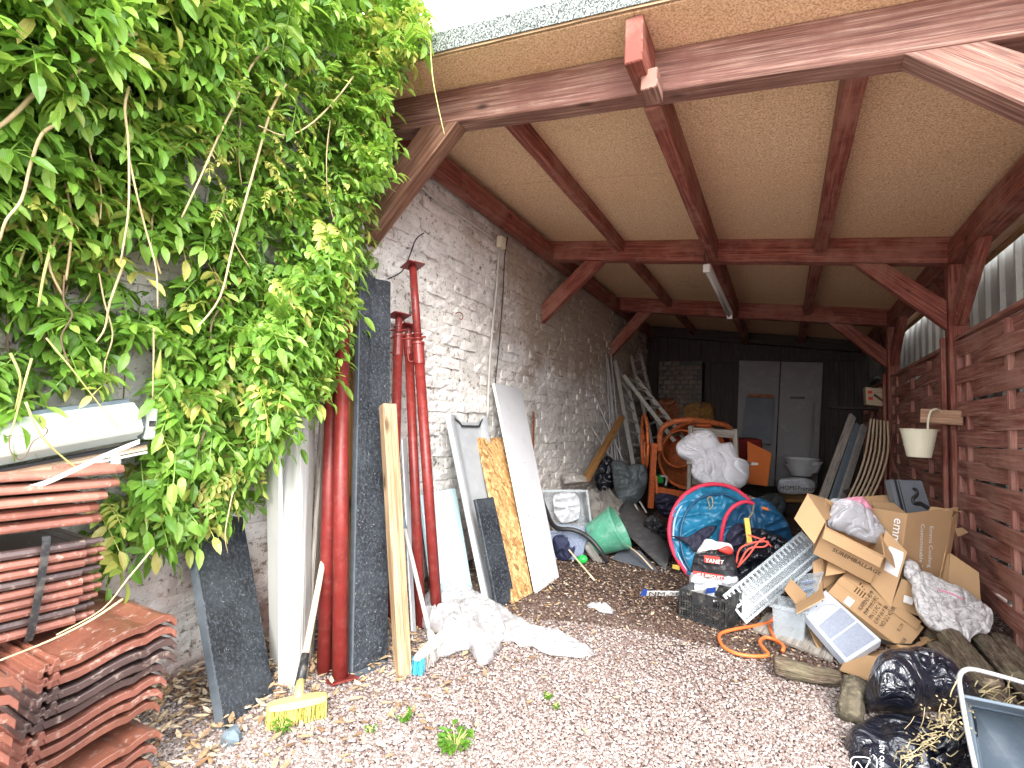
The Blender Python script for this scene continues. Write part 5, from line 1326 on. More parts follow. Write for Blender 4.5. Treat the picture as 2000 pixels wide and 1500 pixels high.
def rear_items():
    rods()
    ladder('aluminium ladder leaning upright against the wall in the far left corner', onY(1238, 912, 6.45), onX(1202, 705, -2.1), onY(1262, 905, 6.75), onX(1222, 735, -2.02), 8)
    ladder('grey ladder standing behind the upright aluminium ladder', onY(1282, 900, 7.2), onX(1232, 695, -2.12), onY(1300, 890, 7.5), onX(1250, 690, -2.02), 8)
    ladder('ladder tilted diagonally towards the cement mixer', onY(1318, 862, 6.9), onX(1218, 733, -1.95), onY(1336, 856, 7.15), onX(1243, 738, -1.85), 7)
    solo('timber_plank', 'golden plank leaning diagonally beneath the ladders', 'plank', bar(onY(1142, 940, 5.35), onY(1214, 815, 6.6), .045, .09, (1, 0, .4)), M['gold_wood'], bev=.003)
    # cement mixer
    D = 6.3
    base = onZ(1270, 1002)
    t = thing('cement_mixer', 'rusty orange cement mixer standing in front of the ladders', 'cement mixer', base)
    P = lambda u, v, d=D: atD(u, v, d)
    build('leg', bar(P(1270, 992), P(1278, 868), .07, .05, -fwd), M['mixer'], t, bev=.004)
    build('leg', bar(P(1284, 990, 6.1), P(1281, 930, 6.15), .022, .03, -fwd), M['mixer'], t)
    build('leg', bar(P(1418, 992, 6.9), P(1408, 868, 6.7), .07, .05, -fwd), M['mixer'], t)
    build('cross_bar', bar(P(1277, 955), P(1345, 967), .05, .075, (0, 0, 1)), M['mixer'], t, bev=.003)
    build('pivot_tube', bar(P(1272, 868), P(1290, 872), .05, .05), M['mixer'], t, bev=.006)
    # tilting wheel seen nearly edge on
    c = P(1259, 862, 6.2); ax = (rt*.98-fwd*.14).normalized(); mb = MB()
    y = up; x = ax.cross(up).normalized(); tube([c+(x*math.cos(a)+up*math.sin(a))*.33 for a in [2*math.pi*i/28 for i in range(29)]], .017, 8, mb, smooth=0)
    for k in range(3):
        a = .5+k*2.094; tube([c, c+(x*math.cos(a)+up*math.sin(a))*.33], .011, 6, mb, smooth=0)
    build('tilting_wheel', mb, M['mixer'], t, smooth=True)
    # yoke
    build('yoke', tube([P(1290, 880), P(1289, 850), P(1298, 832, 6.25), P(1322, 822, 6.2), P(1355, 821, 6.2), P(1395, 826, 6.3), P(1425, 836, 6.4), P(1432, 870, 6.5)], .036, 8), M['mixer_drum'], t, smooth=True)
    build('motor_housing', box(P(1370, 826, 6.35), rt*.09, up*.05, fwd*.1), M['mixer'], t, bev=.02)
    # drum: mouth to the lower left, ring of bolts
    dc = P(1352, 890, 6.6); da = (-rt*.62-fwd*.62+up*.32).normalized()
    prof = [(.16, -.42), (.30, -.36), (.40, -.20), (.425, -.02), (.43, .02), (.415, .04), (.33, .22), (.235, .36), (.25, .38), (.225, .37), (.30, .20), (.38, .0), (.36, -.2), (.02, -.36)]
    build('drum', lathe(dc, da, prof, 40), M['mixer_drum'], t, smooth=True)
    build('drum_seam', lathe(dc, da, [(.428, -.012), (.448, -.01), (.448, .012), (.428, .014)], 40), M['rust'], t)
    build('crown_gear', lathe(dc, da, [(.43, .02), (.455, .022), (.455, .05), (.42, .052)], 36), M['mixer'], t)
    # mixer guard: wine red cover behind the chair
    solo('plastic_crate', 'dark red plastic crate behind the garden chair', 'crate', box(P(1450, 880, 6.7), rt*.20, up*.16, fwd*.15), sol('dark red plastic', (.16, .012, .012), .5), bev=.02)
    # garden chair
    c0 = onZ(1405, 1018); cf = 5.35
    t = thing('garden_chair', 'weathered wooden garden chair holding a white duvet', 'chair', c0)
    Q = lambda u, v, d: atD(u, v, d)
    W = M['grey_wood']
    fl, fr = Q(1348, 905, 5.2), Q(1474, 908, 5.2)
    flb, frb = V((fl.x, fl.y, 0)), V((fr.x, fr.y, 0))
    build('leg', bar(flb, fl, .055, .055), W, t, bev=.003); build('leg', bar(frb, fr, .055, .055), W, t, bev=.003)
    bl_, br_ = Q(1350, 832, 5.75), Q(1436, 838, 5.85)
    bwd = (br_-bl_); blb = Q(1345, 985, 5.65); brb = Q(1445, 985, 5.75)
    build('back_leg', bar(V((blb.x, blb.y, 0)), bl_, .045, .05), W, t, bev=.003); build('back_leg', bar(V((brb.x, brb.y, 0)), br_, .045, .05), W, t, bev=.003)
    z = V((0, 0, 1))
    build('top_rail', bar(bl_-z*.06, br_-z*.06, .03, .09), W, t, bev=.003); build('lower_rail', bar(bl_-z*.62, br_-z*.62, .03, .07), W, t)
    for i in range(9):
        q = (i+.5)/9; build('back_slat', bar(bl_.lerp(br_, q)-z*.60, bl_.lerp(br_, q)-z*.08, .03, .014), W, t)
    build('armrest', bar(fl+z*.01, bl_-z*.42, .07, .03), W, t, bev=.003); build('armrest', bar(fr+z*.01, br_-z*.40, .07, .03), W, t, bev=.003)
    for i in range(6):
        q = i/5; a = fl.lerp(bl_, q); b = fr.lerp(br_, q); a = V((a.x, a.y, .44)); b = V((b.x, b.y, .44)); build('seat_slat', bar(a, b, .06, .02), W, t)
    build('front_rail', bar(V((fl.x, fl.y, .40)), V((fr.x, fr.y, .40)), .03, .07), W, t)
    # duvet
    mb = soft([(1322, 868), (1345, 848), (1378, 840), (1398, 852), (1408, 868), (1432, 868), (1442, 895), (1462, 905), (1462, 935), (1448, 952), (1405, 958), (1365, 942), (1350, 925), (1350, 905), (1325, 890)], face(5.25, -.002, 900), -fwd*.15+V((0, 0, .03)), amp=.085, freq=3.4, valley=.03, vfreq=5, seed=27, rings=44, n=200, back=.18)
    solo('duvet', 'bundled white duvet heaped on the garden chair', 'duvet', mb, M['cloth_white'], smooth=True)
    # orange board
    pp = [Q(1462, 945, 6.0), Q(1500, 951, 6.0), Q(1508, 885, 6.0), Q(1461, 862, 6.0)]
    mb = MB(); n = fwd*.03; mb.add([V(p) for p in pp]+[V(p)+n for p in pp], [(0, 1, 2, 3), (7, 6, 5, 4), (0, 4, 5, 1), (1, 5, 6, 2), (2, 6, 7, 3), (3, 7, 4, 0)])
    solo('orange_panel', 'orange plastic panel with a cut corner beside the garden chair', 'panel', mb, M['orange'], bev=.008)
    # dark tarpaulin bag
    mb = soft([(1195, 902), (1215, 900), (1228, 908), (1245, 905), (1262, 912), (1264, 945), (1252, 975), (1238, 986), (1212, 982), (1200, 955), (1196, 925)], face(5.9), -fwd*.12, amp=.05, freq=5, ridge=.02, rfreq=6, valley=.035, vfreq=5, seed=9, rings=22, n=100)
    solo('tarpaulin_bundle', 'dark grey folded tarpaulin hanging at the cement mixer wheel', 'tarpaulin', mb, M['purse'], smooth=True)
    solo('plastic_bundle', 'dusty grey brown plastic sheet heaped against the brick wall', 'plastic sheeting', soft([(1095, 945), (1130, 938), (1160, 942), (1195, 960), (1225, 985), (1235, 1010), (1205, 1035), (1160, 1020), (1130, 1000), (1105, 975)], lie(.10), (0, -.03, .20), amp=.05, freq=5, ridge=.09, rfreq=5, seed=10, rings=22, n=110, edge_amp=.03), M['film_grey'], smooth=True)
    solo('dust_sheet', 'pale dirty folded dust sheet at the foot of the brick wall', 'sheet', soft([(1098, 930), (1115, 922), (1140, 928), (1150, 940), (1120, 948), (1100, 945)], face(5.6), -fwd*.12, amp=.02, freq=6, ridge=.05, seed=12), M['film_grey'], smooth=True)
    solo('rubbish_bag', 'small black glossy bag lying behind the golden plank', 'bag', soft([(1165, 905), (1190, 890), (1205, 915), (1200, 950), (1180, 965), (1162, 945)], face(6.2), -fwd*.2, amp=.05, freq=6, ridge=.08, rfreq=7, seed=13), M['liner'], smooth=True)
    # clear crate standing on edge
    t = thing('storage_crate', 'clear plastic crate tipped on its side under the pale grey board', 'crate', onZ(1110, 1060))
    c = atD(1105, 992, 4.45); tub(t, c+fwd*.12, rt*.19, up*.15+V((-.02, 0, 0)), -fwd*.18, .12, M['clear'], rim=.018)
    build('inner_panel', soft([(1080, 968), (1125, 962), (1132, 1010), (1092, 1020)], face(4.45), -fwd*.03, amp=.02, freq=14, ridge=.03, seed=2, rings=10, n=50), M['bag_clear'], t, smooth=True)
    t = thing('storage_crate', 'bluish clear plastic crate standing on the floor by the black hose', 'crate', onZ(1105, 1095))
    c = onZ(1098, 1092)+V((0, .12, .01)); tub(t, c, (.15, 0.04, 0), (-.03, .14, 0), (.02, 0, .22), .15, M['clear_blue'], rim=.014)
    c2 = c+V((0, 0, .04)); build('contents', soft([(1080, 1050), (1110, 1045), (1125, 1070), (1110, 1095), (1088, 1092)], face(4.15), -fwd*.05, amp=.02, freq=12, ridge=.03, seed=6, rings=10, n=50), sol('navy cloth', (.012, .016, .045), .8), t, smooth=True)
    solo('pipe_hose', 'thick black corrugated hose curling over the blue crate to the floor', 'hose', tube([onX(1055, 965, -1.95), onY(1068, 1000, 4.1), onY(1085, 1030, 3.9), onY(1120, 1035, 3.9), onY(1150, 1050, 3.95), onY(1172, 1075, 3.95), onZ(1186, 1098, .03)], .019, 12), M['black'], smooth=True)
    # green pot
    pc = atD(1183, 1043, 4.35); ax = (rt*.86+up*.52-fwd*.25).normalized()
    t = thing('plant_pot', 'large green plastic pot lying on its side', 'pot', onZ(1185, 1088))
    build('body', lathe(pc-ax*.12, ax, [(.001, 0), (.135, 0), (.145, .01), (.185, .24), (.192, .24), (.192, .262), (.182, .262), (.176, .235), (.13, .02), (.001, .02)], 36), M['green'], t, smooth=False, bev=.001)
    solo('green_ball', 'small bright green plastic bottle base beside the blue crate', 'bottle', lathe(onZ(1136, 1093, .03), (rt*.6-fwd*.5+V((0, 0, .3))), [(.001, -.04), (.03, -.035), (.034, 0), (.034, .03), (.012, .05), (.001, .052)], 20), M['green_bright'], smooth=True)
    solo('bottle', 'grey plastic bottle lying between the crate and the green pot', 'bottle', lathe(onZ(1160, 1085, .04), (rt*.5-up*.75), [(.001, -.12), (.03, -.115), (.034, -.08), (.034, .07), (.03, .09), (.001, .092)], 20), M['film_grey'], smooth=True)
    # bent grey rubber sheet
    A, B, C, Dd = onZ(1210, 1035, .22), onZ(1240, 1000, .24), onZ(1318, 1085, .0), onZ(1300, 1118, .0)
    mb = MB(); rings = []
    for i in range(13):
        q = i/12; a = onZ(1196+104*q, 1048+66*q, 0)+V((0, 0, .16*(1-q)**1.2)); b = onZ(1240+78*q, 1010+70*q, 0)+V((0, 0, .2*(1-q)**1.2)); r_ = []
        for j in range(9):
            s = j/8; p = a.lerp(b, s)+V((0, 0, .10*math.sin(math.pi*s)*(1-.5*q))); r_.append(p)
        rings.append(r_+[p-V((0, 0, .008)) for p in r_[::-1]])
    loft(mb, rings); solo('rubber_sheet', 'arched dark grey rubber sheet lying right of the green pot', 'rubber sheet', mb, M['rubber_grey'], smooth=True)
    mb = MB(); mb = quad([onZ(1195, 1090, .01), onZ(1285, 1115, .01), onZ(1250, 1075, .05), onZ(1212, 1072, .05)], .012); solo('slate_sheet', 'flat dark sheet on the floor below the green pot', 'sheet', mb, M['petrol'])
    solo('thin_stick', 'pale split stick lying across the dark rubber sheet', 'stick', tube([onZ(1213, 1058, .10), onZ(1245, 1080, .09), onZ(1275, 1112, .02)], .006, 6), M['stick'])
    solo('thin_stick', 'short white rod below the hanging tarpaulin', 'stick', tube([atD(1240, 985, 5.6), atD(1256, 1018, 5.3)], .011, 6, smooth=0), M['white_paint'])
    solo('thin_stick', 'short white rod with a taped end near the mixer foot', 'stick', tube([atD(1250, 980, 5.7), atD(1262, 1000, 5.5)], .010, 6, smooth=0), M['white_paint'])
    solo('boot', 'pair of black rubber boots dumped at the foot of the cement mixer', 'boots', soft([(1258, 1018), (1275, 1005), (1295, 1022), (1305, 1050), (1300, 1078), (1280, 1062), (1262, 1048)], face(4.9), -fwd*.12, amp=.06, freq=7, ridge=.07, seed=31, rings=18, n=80), M['black'], smooth=True)
    solo('rubbish_bag', 'black sack with pale debris between the mixer and the blue tent', 'bag', soft([(1280, 965), (1320, 968), (1330, 985), (1312, 1010), (1295, 1008), (1283, 992)], face(5.4), -fwd*.12, amp=.05, freq=7, ridge=.08, seed=32, rings=18, n=80), M['tent_mesh'], smooth=True)
    gc_ = solo('green_bottle', 'green canister under the mixer drum', 'canister', box(atD(1284, 935, 6.6), rt*.07, up*.055, fwd*.06), M['green_bright'], bev=.02)
    build('handle', tube([atD(1290, 930, 6.5), atD(1302, 932, 6.5), atD(1300, 948, 6.5)], .014, 6), M['white_pvc'], gc_)
    # clutter band in the dark under the mixer
    for (u, v, d, w_, h, m_, lab, nm) in ((1215, 985, 6.6, .16, .1, 'dark_wood', 'dark wooden crate under the ladders', 'wooden_crate'), (1330, 985, 6.8, .18, .1, 'black', 'black box beneath the mixer drum', 'dark_box'), (1505, 985, 6.6, .14, .12, 'purse', 'dark bag behind the chair leg', 'dark_bag'), (1365, 806, 8.6, .18, .12, 'gold_wood', 'golden brown sack on top of the mixer in the rear', 'sack'), (1300, 800, 8.7, .14, .12, 'rust', 'brown sack at the foot of the brick pier', 'sack')):
        if 'sack' in nm or 'bag' in nm: mb = soft([(u-28, v-12), (u, v-22), (u+26, v-14), (u+30, v+16), (u, v+24), (u-30, v+18)], face(d), -fwd*.15, amp=.05, freq=5, ridge=.06, seed=u, rings=12, n=50); solo(nm, lab, 'bag', mb, M[m_], smooth=True)
        else: solo(nm, lab, 'box', box(atD(u, v, d), rt*w_, up*h, fwd*.15), M[m_], bev=.01)
    # workbench like support behind, hidden in the dark
    # doors
    def door(label, bl, br, tr, tl, m_='grey_door'):
        y0, y1 = 9.05, 9.28; p = [onY(*bl, y0), onY(*br, y0), onY(*tr, y1), onY(*tl, y1)]; return solo('door_leaf', label, 'door', quad(p, .035), M[m_], bev=.004)
    door('grey white door leaf leaning left against the dark rear wall', (1436, 945), (1512, 950), (1524, 706), (1444, 704))
    dr_ = door('grey white door leaf leaning right against the dark rear wall', (1514, 950), (1596, 952), (1608, 708), (1526, 706))
    build('latch', quad([onY(1543, 778, 9.15), onY(1572, 779, 9.15), onY(1572, 775, 9.15), onY(1543, 775, 9.15)], .01), M['black'], dr_)
    cd_ = solo('cabinet_door', 'dark panel with a rusty top edge leaning on the left door leaf', 'panel', quad([onY(1448, 860, 8.85), onY(1505, 868, 8.85), onY(1512, 776, 9.0), onY(1458, 772, 9.0)], .03), M['petrol'])
    build('rusty_edge', bar(onY(1462, 772, 8.95), onY(1510, 774, 8.95), .05, .05), M['rust'], cd_)
    solo('white_lath', 'pale vertical lath in front of the right door leaf', 'lath', bar(onY(1584, 905, 8.6), onY(1592, 785, 8.8), .03, .02, -fwd), M['grey_door'])
    t = thing('flower_pots', 'nested pale pots standing in the dark before the right door leaf', 'pots', onY(1565, 925, 8.3))
    for i, (u, v, r_) in enumerate(((1565, 918, .20), (1565, 905, .21), (1585, 912, .13))): build('pot', lathe(onY(u, v, 8.3), (0, 0, 1), [(.001, -.08), (r_*.6, -.08), (r_, .06), (r_*1.06, .06), (r_*1.06, .08), (r_*.95, .08)], 20), M['pot_grey'], t)
    # pillow pack
    t = thing('pillow_pack', 'grey white packed pillow with dark lettering on a low shelf', 'pillow pack', onY(1558, 965, 7.5))
    build('pack', soft([(1520, 938), (1545, 932), (1578, 934), (1594, 946), (1588, 962), (1555, 966), (1522, 962)], face(7.1), -fwd*.10, amp=.02, freq=6, ridge=.03, seed=4, rings=14, n=60), M['sack_white'], t, smooth=True)
    text(t, 'HOMEPrimark', atD(1523, 956, 6.93), rt-up*.05, up, .085, M['ink'], 0)
    solo('shelf_board', 'brown shelf board beneath the packed pillow', 'shelf', box(atD(1558, 972, 7.1), rt*.32, up*.02, fwd*.2), M['gold_wood'])
    solo('shelf_crate', 'dark crate carrying the brown shelf board', 'crate', box(atD(1560, 1000, 7.2)-up*.1, rt*.3, up*.28, fwd*.2), M['dark_wood'], bev=.01)
    # profiles and slatted sunbed
    for i, (a, b, w_, m_, lab) in enumerate((((1606, 975), (1665, 812), .05, 'grey_wood', 'wide pale board leaning left of the metal profiles'), ((1625, 985), (1676, 830), .05, 'bin_grey', 'grey blue steel profile in the leaning bundle'), ((1640, 985), (1688, 832), .045, 'alu', 'bright metal profile in the leaning bundle'))):
        solo('leaning_profile', lab, 'profile', bar(onY(*a, 6.1), onY(*b, 6.9), w_*1.6, .03, -fwd), M[m_], bev=.003)
    t = thing('slatted_lounger', 'curved slatted wooden lounger standing on end in the rear right corner', 'lounger', onY(1680, 980, 6.4))
    for i in range(6):
        u = i*9.; pts = [onY(1648+u, 990, 5.9), onY(1675+u, 935, 6.2), onY(1692+u*.95, 880, 6.5), onY(1701+u*.5+i*2, 818+i, 6.8)]
        build('slat', tube(catmull(pts, 3), .011, 4, smooth=0), M['stick'], t)
    build('cross_strut', bar(onY(1650, 962, 6.15), onY(1700, 945, 6.3), .03, .04), M['dark_wood'], t)
    # box hanging near the rear post
    t = thing('cardboard_box', 'small pale printed box on a bracket by the rear post', 'box', onY(1709, 795, 7.6))
    a, b, d = onY(1692, 790, 7.6), onY(1728, 793, 7.6), onY(1690, 757, 7.6); carton(t, a, b, d, .2, M['stick'], closed_top=True)
    for (u, v) in ((1699, 766), (1700, 778)): build('print', quad([onY(u-4, v+3, 7.58), onY(u+5, v+3, 7.58), onY(u+5, v-3, 7.58), onY(u-4, v-3, 7.58)], .002), M['ink_red'], t)
    build('print', quad([onY(1706, 773, 7.58), onY(1725, 786, 7.58), onY(1726, 782, 7.58), onY(1708, 768, 7.58)], .002), M['ink_brown'], t)
    solo('wall_bracket', 'dark bracket shelf under the small pale box', 'shelf', abox(.55, 1.04, 7.55, 7.85, onY(1709, 795, 7.6).z-.03, onY(1709, 795, 7.6).z-.005), M['dark_wood'])
    solo('dark_bundle', 'dark bundled tools on top of the small pale box', 'tools', soft([(1700, 752), (1708, 735), (1722, 738), (1732, 755)], face(6.9), -fwd*.06, amp=.05, freq=8, ridge=.05, seed=8, rings=10, n=40), M['black'], smooth=True)
rear_items()

# ================================================================= BUCKET AND BLOCK ON THE POST
def bucket():
    y = 4.52
    t = thing('wooden_block', 'short sawn timber block fixed across the middle post', 'timber', onY(1845, 815, y))
    build('block', bar(onY(1798, 812, 4.56), onY(1882, 817, 4.50), .07, .10), M['blockwood'], t, bev=.004)
    build('painted_patch', bar(onY(1818, 812, 4.515), onY(1842, 815, 4.50), .004, .075), M['ink_red'], t)
    c = onY(1795, 893, 4.40); top = onY(1795, 838, 4.40); h = top.z-c.z
    t = thing('bucket', 'cream enamel bucket hanging by a hook from the wooden block', 'bucket', c)
    rr = (onY(1832, 838, 4.4)-onY(1756, 838, 4.4)).length/2*1.0
    build('pail', lathe(c, (0, 0, 1), [(.001, 0), (rr*.62, 0), (rr*.65, .004), (rr*.97, h-.006), (rr*1.03, h-.006), (rr*1.03, h), (rr*.93, h-.002), (rr*.6, .008), (.001, .008)], 32), M['cream'], t, smooth=False, bev=.0008)
    p0 = onY(1812, 838, 4.40); build('hook', tube([p0, onY(1813, 820, 4.42), onY(1818, 804, 4.44), onY(1828, 799, 4.46), onY(1838, 803, 4.50), onY(1842, 812, 4.505)], .007, 10), M['cream'], t, smooth=True)
    build('rivet', lathe(onY(1781, 844, 4.40)-fwd*0, -fwd, [(.004, rr*.96), (.004, rr*.99)], 8, close=True), M['black'], t)
bucket()

# ================================================================= TENT
def tent():
    D = 4.05
    t = thing('popup_tent', 'folded blue pop up tent with crimson rim lying half upright', 'tent', onZ(1400, 1125))
    rim = [(1352, 1132), (1330, 1105), (1313, 1075), (1305, 1040), (1310, 1003), (1328, 972), (1355, 952), (1390, 944), (1425, 950), (1452, 968), (1468, 985)]
    f = face(D, -.0018, 1040)
    build('panel', soft(rim+[(1470, 1010), (1450, 1050), (1420, 1090), (1385, 1125)], f, -fwd*.07, amp=.02, freq=5, ridge=.05, rfreq=5, seed=14, rings=24, n=120, back=.02, flat=1.2), M['tent_blue'], t, smooth=True)
    build('rim', tube([f(u, v)-fwd*.03 for u, v in rim], .017, 10), M['crimson'], t, smooth=True)
    inner = [(1350, 1120), (1330, 1085), (1322, 1045), (1328, 1008), (1345, 980), (1375, 963), (1410, 962), (1440, 978)]
    build('inner_seam', tube([f(u, v)-fwd*.085 for u, v in inner], .010, 8), M['tent_dark'], t, smooth=True)
    build('mesh_gusset', soft([(1306, 1046), (1335, 1052), (1375, 1030), (1400, 1028), (1385, 1050), (1358, 1078), (1345, 1065), (1322, 1052)], face(D-.10, -.0018, 1040), -fwd*.02, amp=.01, freq=10, ridge=.02, seed=15, rings=12, n=60), M['tent_mesh'], t, smooth=True)
    build('pale_rim_strip', tube([f(u+7, v+3)-fwd*.04 for u, v in rim[:6]], .008, 8), sol('pale blue strip', (.35, .5, .72), .5), t, smooth=True)  # paler blue tube along the left part of the rim
    rim2 = [(1410, 1092), (1408, 1060), (1412, 1030), (1420, 1005), (1435, 988), (1455, 980), (1472, 984)]
    f2 = face(D-.14)
    build('second_rim', tube([f2(u, v) for u, v in rim2], .015, 10), M['crimson'], t, smooth=True)
    build('fabric_lobe', soft([(1412, 1085), (1414, 1035), (1430, 998), (1455, 985), (1480, 972), (1510, 985), (1535, 1015), (1547, 1045), (1540, 1075), (1500, 1090), (1455, 1095)], face(D-.02), -fwd*.10, amp=.03, freq=4, ridge=.08, rfreq=5, seed=16, rings=24, n=120), M['tent_dark'], t, smooth=True)
    build('blue_drape', soft([(1340, 1140), (1360, 1110), (1400, 1060), (1425, 1030), (1412, 1085), (1385, 1130), (1360, 1145)], face(D-.1), -fwd*.04, amp=.02, freq=6, ridge=.03, seed=17, rings=14, n=70), M['tent_blue'], t, smooth=True)
    build('loop_cord', tube([f(1378, 985)-fwd*.1, f(1372, 968)-fwd*.11, f(1380, 965)-fwd*.11, f(1382, 982)-fwd*.1, f(1376, 990)-fwd*.1], .004, 6), M['straw'], t, smooth=True)
    build('orange_tab', quad([f2(1488, 994), f2(1502, 998), f2(1500, 992), f2(1490, 989)], .004), M['orange'], t)
    build('label_tab', quad([f2(1313, 1110), f2(1327, 1114), f2(1328, 1105), f2(1314, 1103)], .01), M['yellow'], t)
    # sacks in front
    fs = face(3.75)
    solo('rubbish_bag', 'glossy black rubbish bag wrapped in red cord before the blue tent', 'bag', soft([(1430, 1160), (1428, 1110), (1425, 1070), (1440, 1040), (1470, 1030), (1510, 1040), (1545, 1060), (1560, 1090), (1530, 1110), (1490, 1150), (1455, 1175)], face(3.6, -.001, 1100), -fwd*.18, amp=.05, freq=5, ridge=.10, rfreq=6, seed=18, rings=26, n=130), M['liner'], smooth=True)
    solo('dark_cloth', 'black cloth bundle with a white edge in front of the tent', 'cloth', soft([(1415, 1075), (1420, 1040), (1440, 1022), (1462, 1030), (1458, 1060), (1440, 1085)], face(3.55), -fwd*.1, amp=.03, freq=6, ridge=.05, seed=19, rings=16, n=70), M['tent_mesh'], smooth=True)
    for k, pts in enumerate(([(1438, 1100), (1445, 1072), (1470, 1060), (1500, 1058), (1492, 1068), (1462, 1072), (1442, 1105)], [(1462, 1045), (1490, 1055), (1508, 1068)], [(1440, 1108), (1462, 1085), (1480, 1060), (1495, 1050)])):
        solo('cord', ['red cord loop lying over the glossy black bag', 'red cord stretched from the yellow strap over the black bag', 'straight red cord crossing the loop on the black bag'][k], 'cord', tube([atD(u, v, 3.34) for u, v in pts], .006, 7), M['red_cord'], smooth=True)
    solo('ratchet_strap', 'yellow webbing strap with a black buckle hanging before the tent', 'strap', bar(atD(1464, 1060, 3.38), atD(1458, 1012, 3.45), .035, .006, -fwd), M['yellow'])
    solo('cord', 'pale yellow cord rising from the strap to the tent', 'cord', tube([atD(1462, 1012, 3.5), atD(1470, 1000, 3.7), atD(1472, 985, 3.9)], .005, 6), M['straw'])
    # charcoal sack
    Dk = 3.2
    t = thing('charcoal_sack', 'black and white printed charcoal sack standing in the crate', 'sack', onZ(1390, 1190))
    f = face(Dk)
    up_half = [(1352, 1122), (1352, 1100), (1360, 1078), (1378, 1066), (1405, 1062), (1428, 1072), (1436, 1100), (1438, 1128)]
    build('upper', soft(up_half+[(1395, 1130)], f, -fwd*.10, amp=.015, freq=6, ridge=.03, seed=20, rings=20, n=90), M['char_bag'], t, smooth=True)
    build('lower', soft([(1350, 1118), (1395, 1124), (1440, 1126), (1436, 1160), (1425, 1188), (1385, 1182), (1352, 1165)], face(Dk-.01), -fwd*.10, amp=.015, freq=6, ridge=.035, seed=22, rings=20, n=90), M['sack_white'], t, smooth=True)
    build('torn_top', soft([(1360, 1082), (1372, 1060), (1385, 1052), (1402, 1058), (1425, 1062), (1432, 1078), (1400, 1074)], face(Dk-.03), -fwd*.07, amp=.03, freq=12, ridge=.04, seed=23, rings=12, n=70, edge_amp=.01), M['paper'], t, smooth=True)
    build('red_corner', soft([(1402, 1074), (1422, 1066), (1432, 1076), (1424, 1084)], face(Dk-.09), -fwd*.04, amp=.01, rings=8, n=40), M['ink_red'], t, smooth=True)
    d_ = Dk-.125
    build('print_band', quad([atD(1353, 1123, d_+.05), atD(1415, 1132, d_-.0), atD(1413, 1124, d_-.0), atD(1354, 1115, d_+.05)], .003), M['ink_red'], t)
    build('brand_patch', quad([atD(1376, 1098, d_), atD(1407, 1102, d_), atD(1406, 1088, d_), atD(1375, 1085, d_)], .003), M['ink_red'], t)
    text(t, 'YANET', atD(1377, 1098, d_-.008), rt-up*.12, up, .036, M['ink_white'], 0); text(t, 'LE BRIQUET', atD(1366, 1125, d_-.008), rt-up*.15, up, .027, M['ink_white'], 0)
    # crate
    c = onZ(1378, 1222)+V((.0, .13, .002))
    a = onZ(1328, 1205); b = onZ(1418, 1232); e = (b-a); e.z = 0; ex = e/2; ey = V((-e.y, e.x, 0)).normalized()*.13
    cc = (a+b)/2+ey; hh = .165
    t = thing('plastic_crate', 'black plastic fruit crate holding the charcoal sack', 'crate', cc)
    tub(t, cc, ex, ey, (0, 0, .012), .02, M['dark_plastic'], wall=.006, name='base')
    mb = MB()
    for sx, sy, L, ax in ((0, -1, ex, ey), (0, 1, ex, ey), (-1, 0, ey, ex), (1, 0, ey, ex)):
        o = cc+(ax*(sy if sx == 0 else sx)); lu = L.normalized(); nn = ax.normalized()
        for zz in (.01, .055, .10, .158): bar(o-L+V((0, 0, zz)), o+L+V((0, 0, zz)), .008, .010 if zz < .15 else .016, (0, 0, 1), mb)
        nb = 17 if sx == 0 else 13
        for i in range(nb+1):
            q = -1+2*i/nb; big = i % 5 == 0; bar(o+L*q, o+L*q+V((0, 0, hh)), .010 if big else .0035, .008 if big else .004, nn, mb)
        for zz in (.025, .04, .07, .085): bar(o-L+V((0, 0, zz)), o+L+V((0, 0, zz)), .004, .003, (0, 0, 1), mb)
        bar(o-L*.45+V((0, 0, .125)), o+L*.45+V((0, 0, .125)), .006, .05, (0, 0, 1), mb)
    build('lattice', mb, M['dark_plastic'], t, kind='stuff')
    # number plate
    t = thing('number_plate', 'bent white vehicle number plate lying on the edge of the black crate', 'number plate', onZ(1300, 1165))
    pts = [(1250, 1160), (1262, 1150), (1300, 1152), (1340, 1156), (1372, 1153), (1398, 1150)]
    A = [atD(1252, 1163, 3.10), atD(1290, 1163, 3.10), atD(1330, 1163, 3.08), atD(1365, 1160, 3.02), atD(1400, 1153, 3.0)]
    A = catmull(A, 4); wv = -fwd*.03+up*.038; mb = MB(); loft(mb, [[p-wv*.1, p+wv, p+wv+up*.002, p-wv*.1+up*.002] for p in A]); build('plate', mb, M['paper'], t)
    build('blue_end', quad([atD(1250, 1163, 3.09), atD(1262, 1164, 3.09), atD(1265, 1152, 3.055), atD(1256, 1151, 3.055)], .002), M['ink_blue'], t)
    text(t, 'NM-257-MN', atD(1266, 1163, 3.08), rt-up*.0+fwd*-.12, up*.8-fwd*.35, .052, M['ink'], .003, stretch=1.25)
    build('blue_end', quad([atD(1378, 1160, 2.985), atD(1398, 1157, 2.985), atD(1398, 1147, 2.96), atD(1380, 1149, 2.96)], .002), M['ink_blue'], t)
tent()
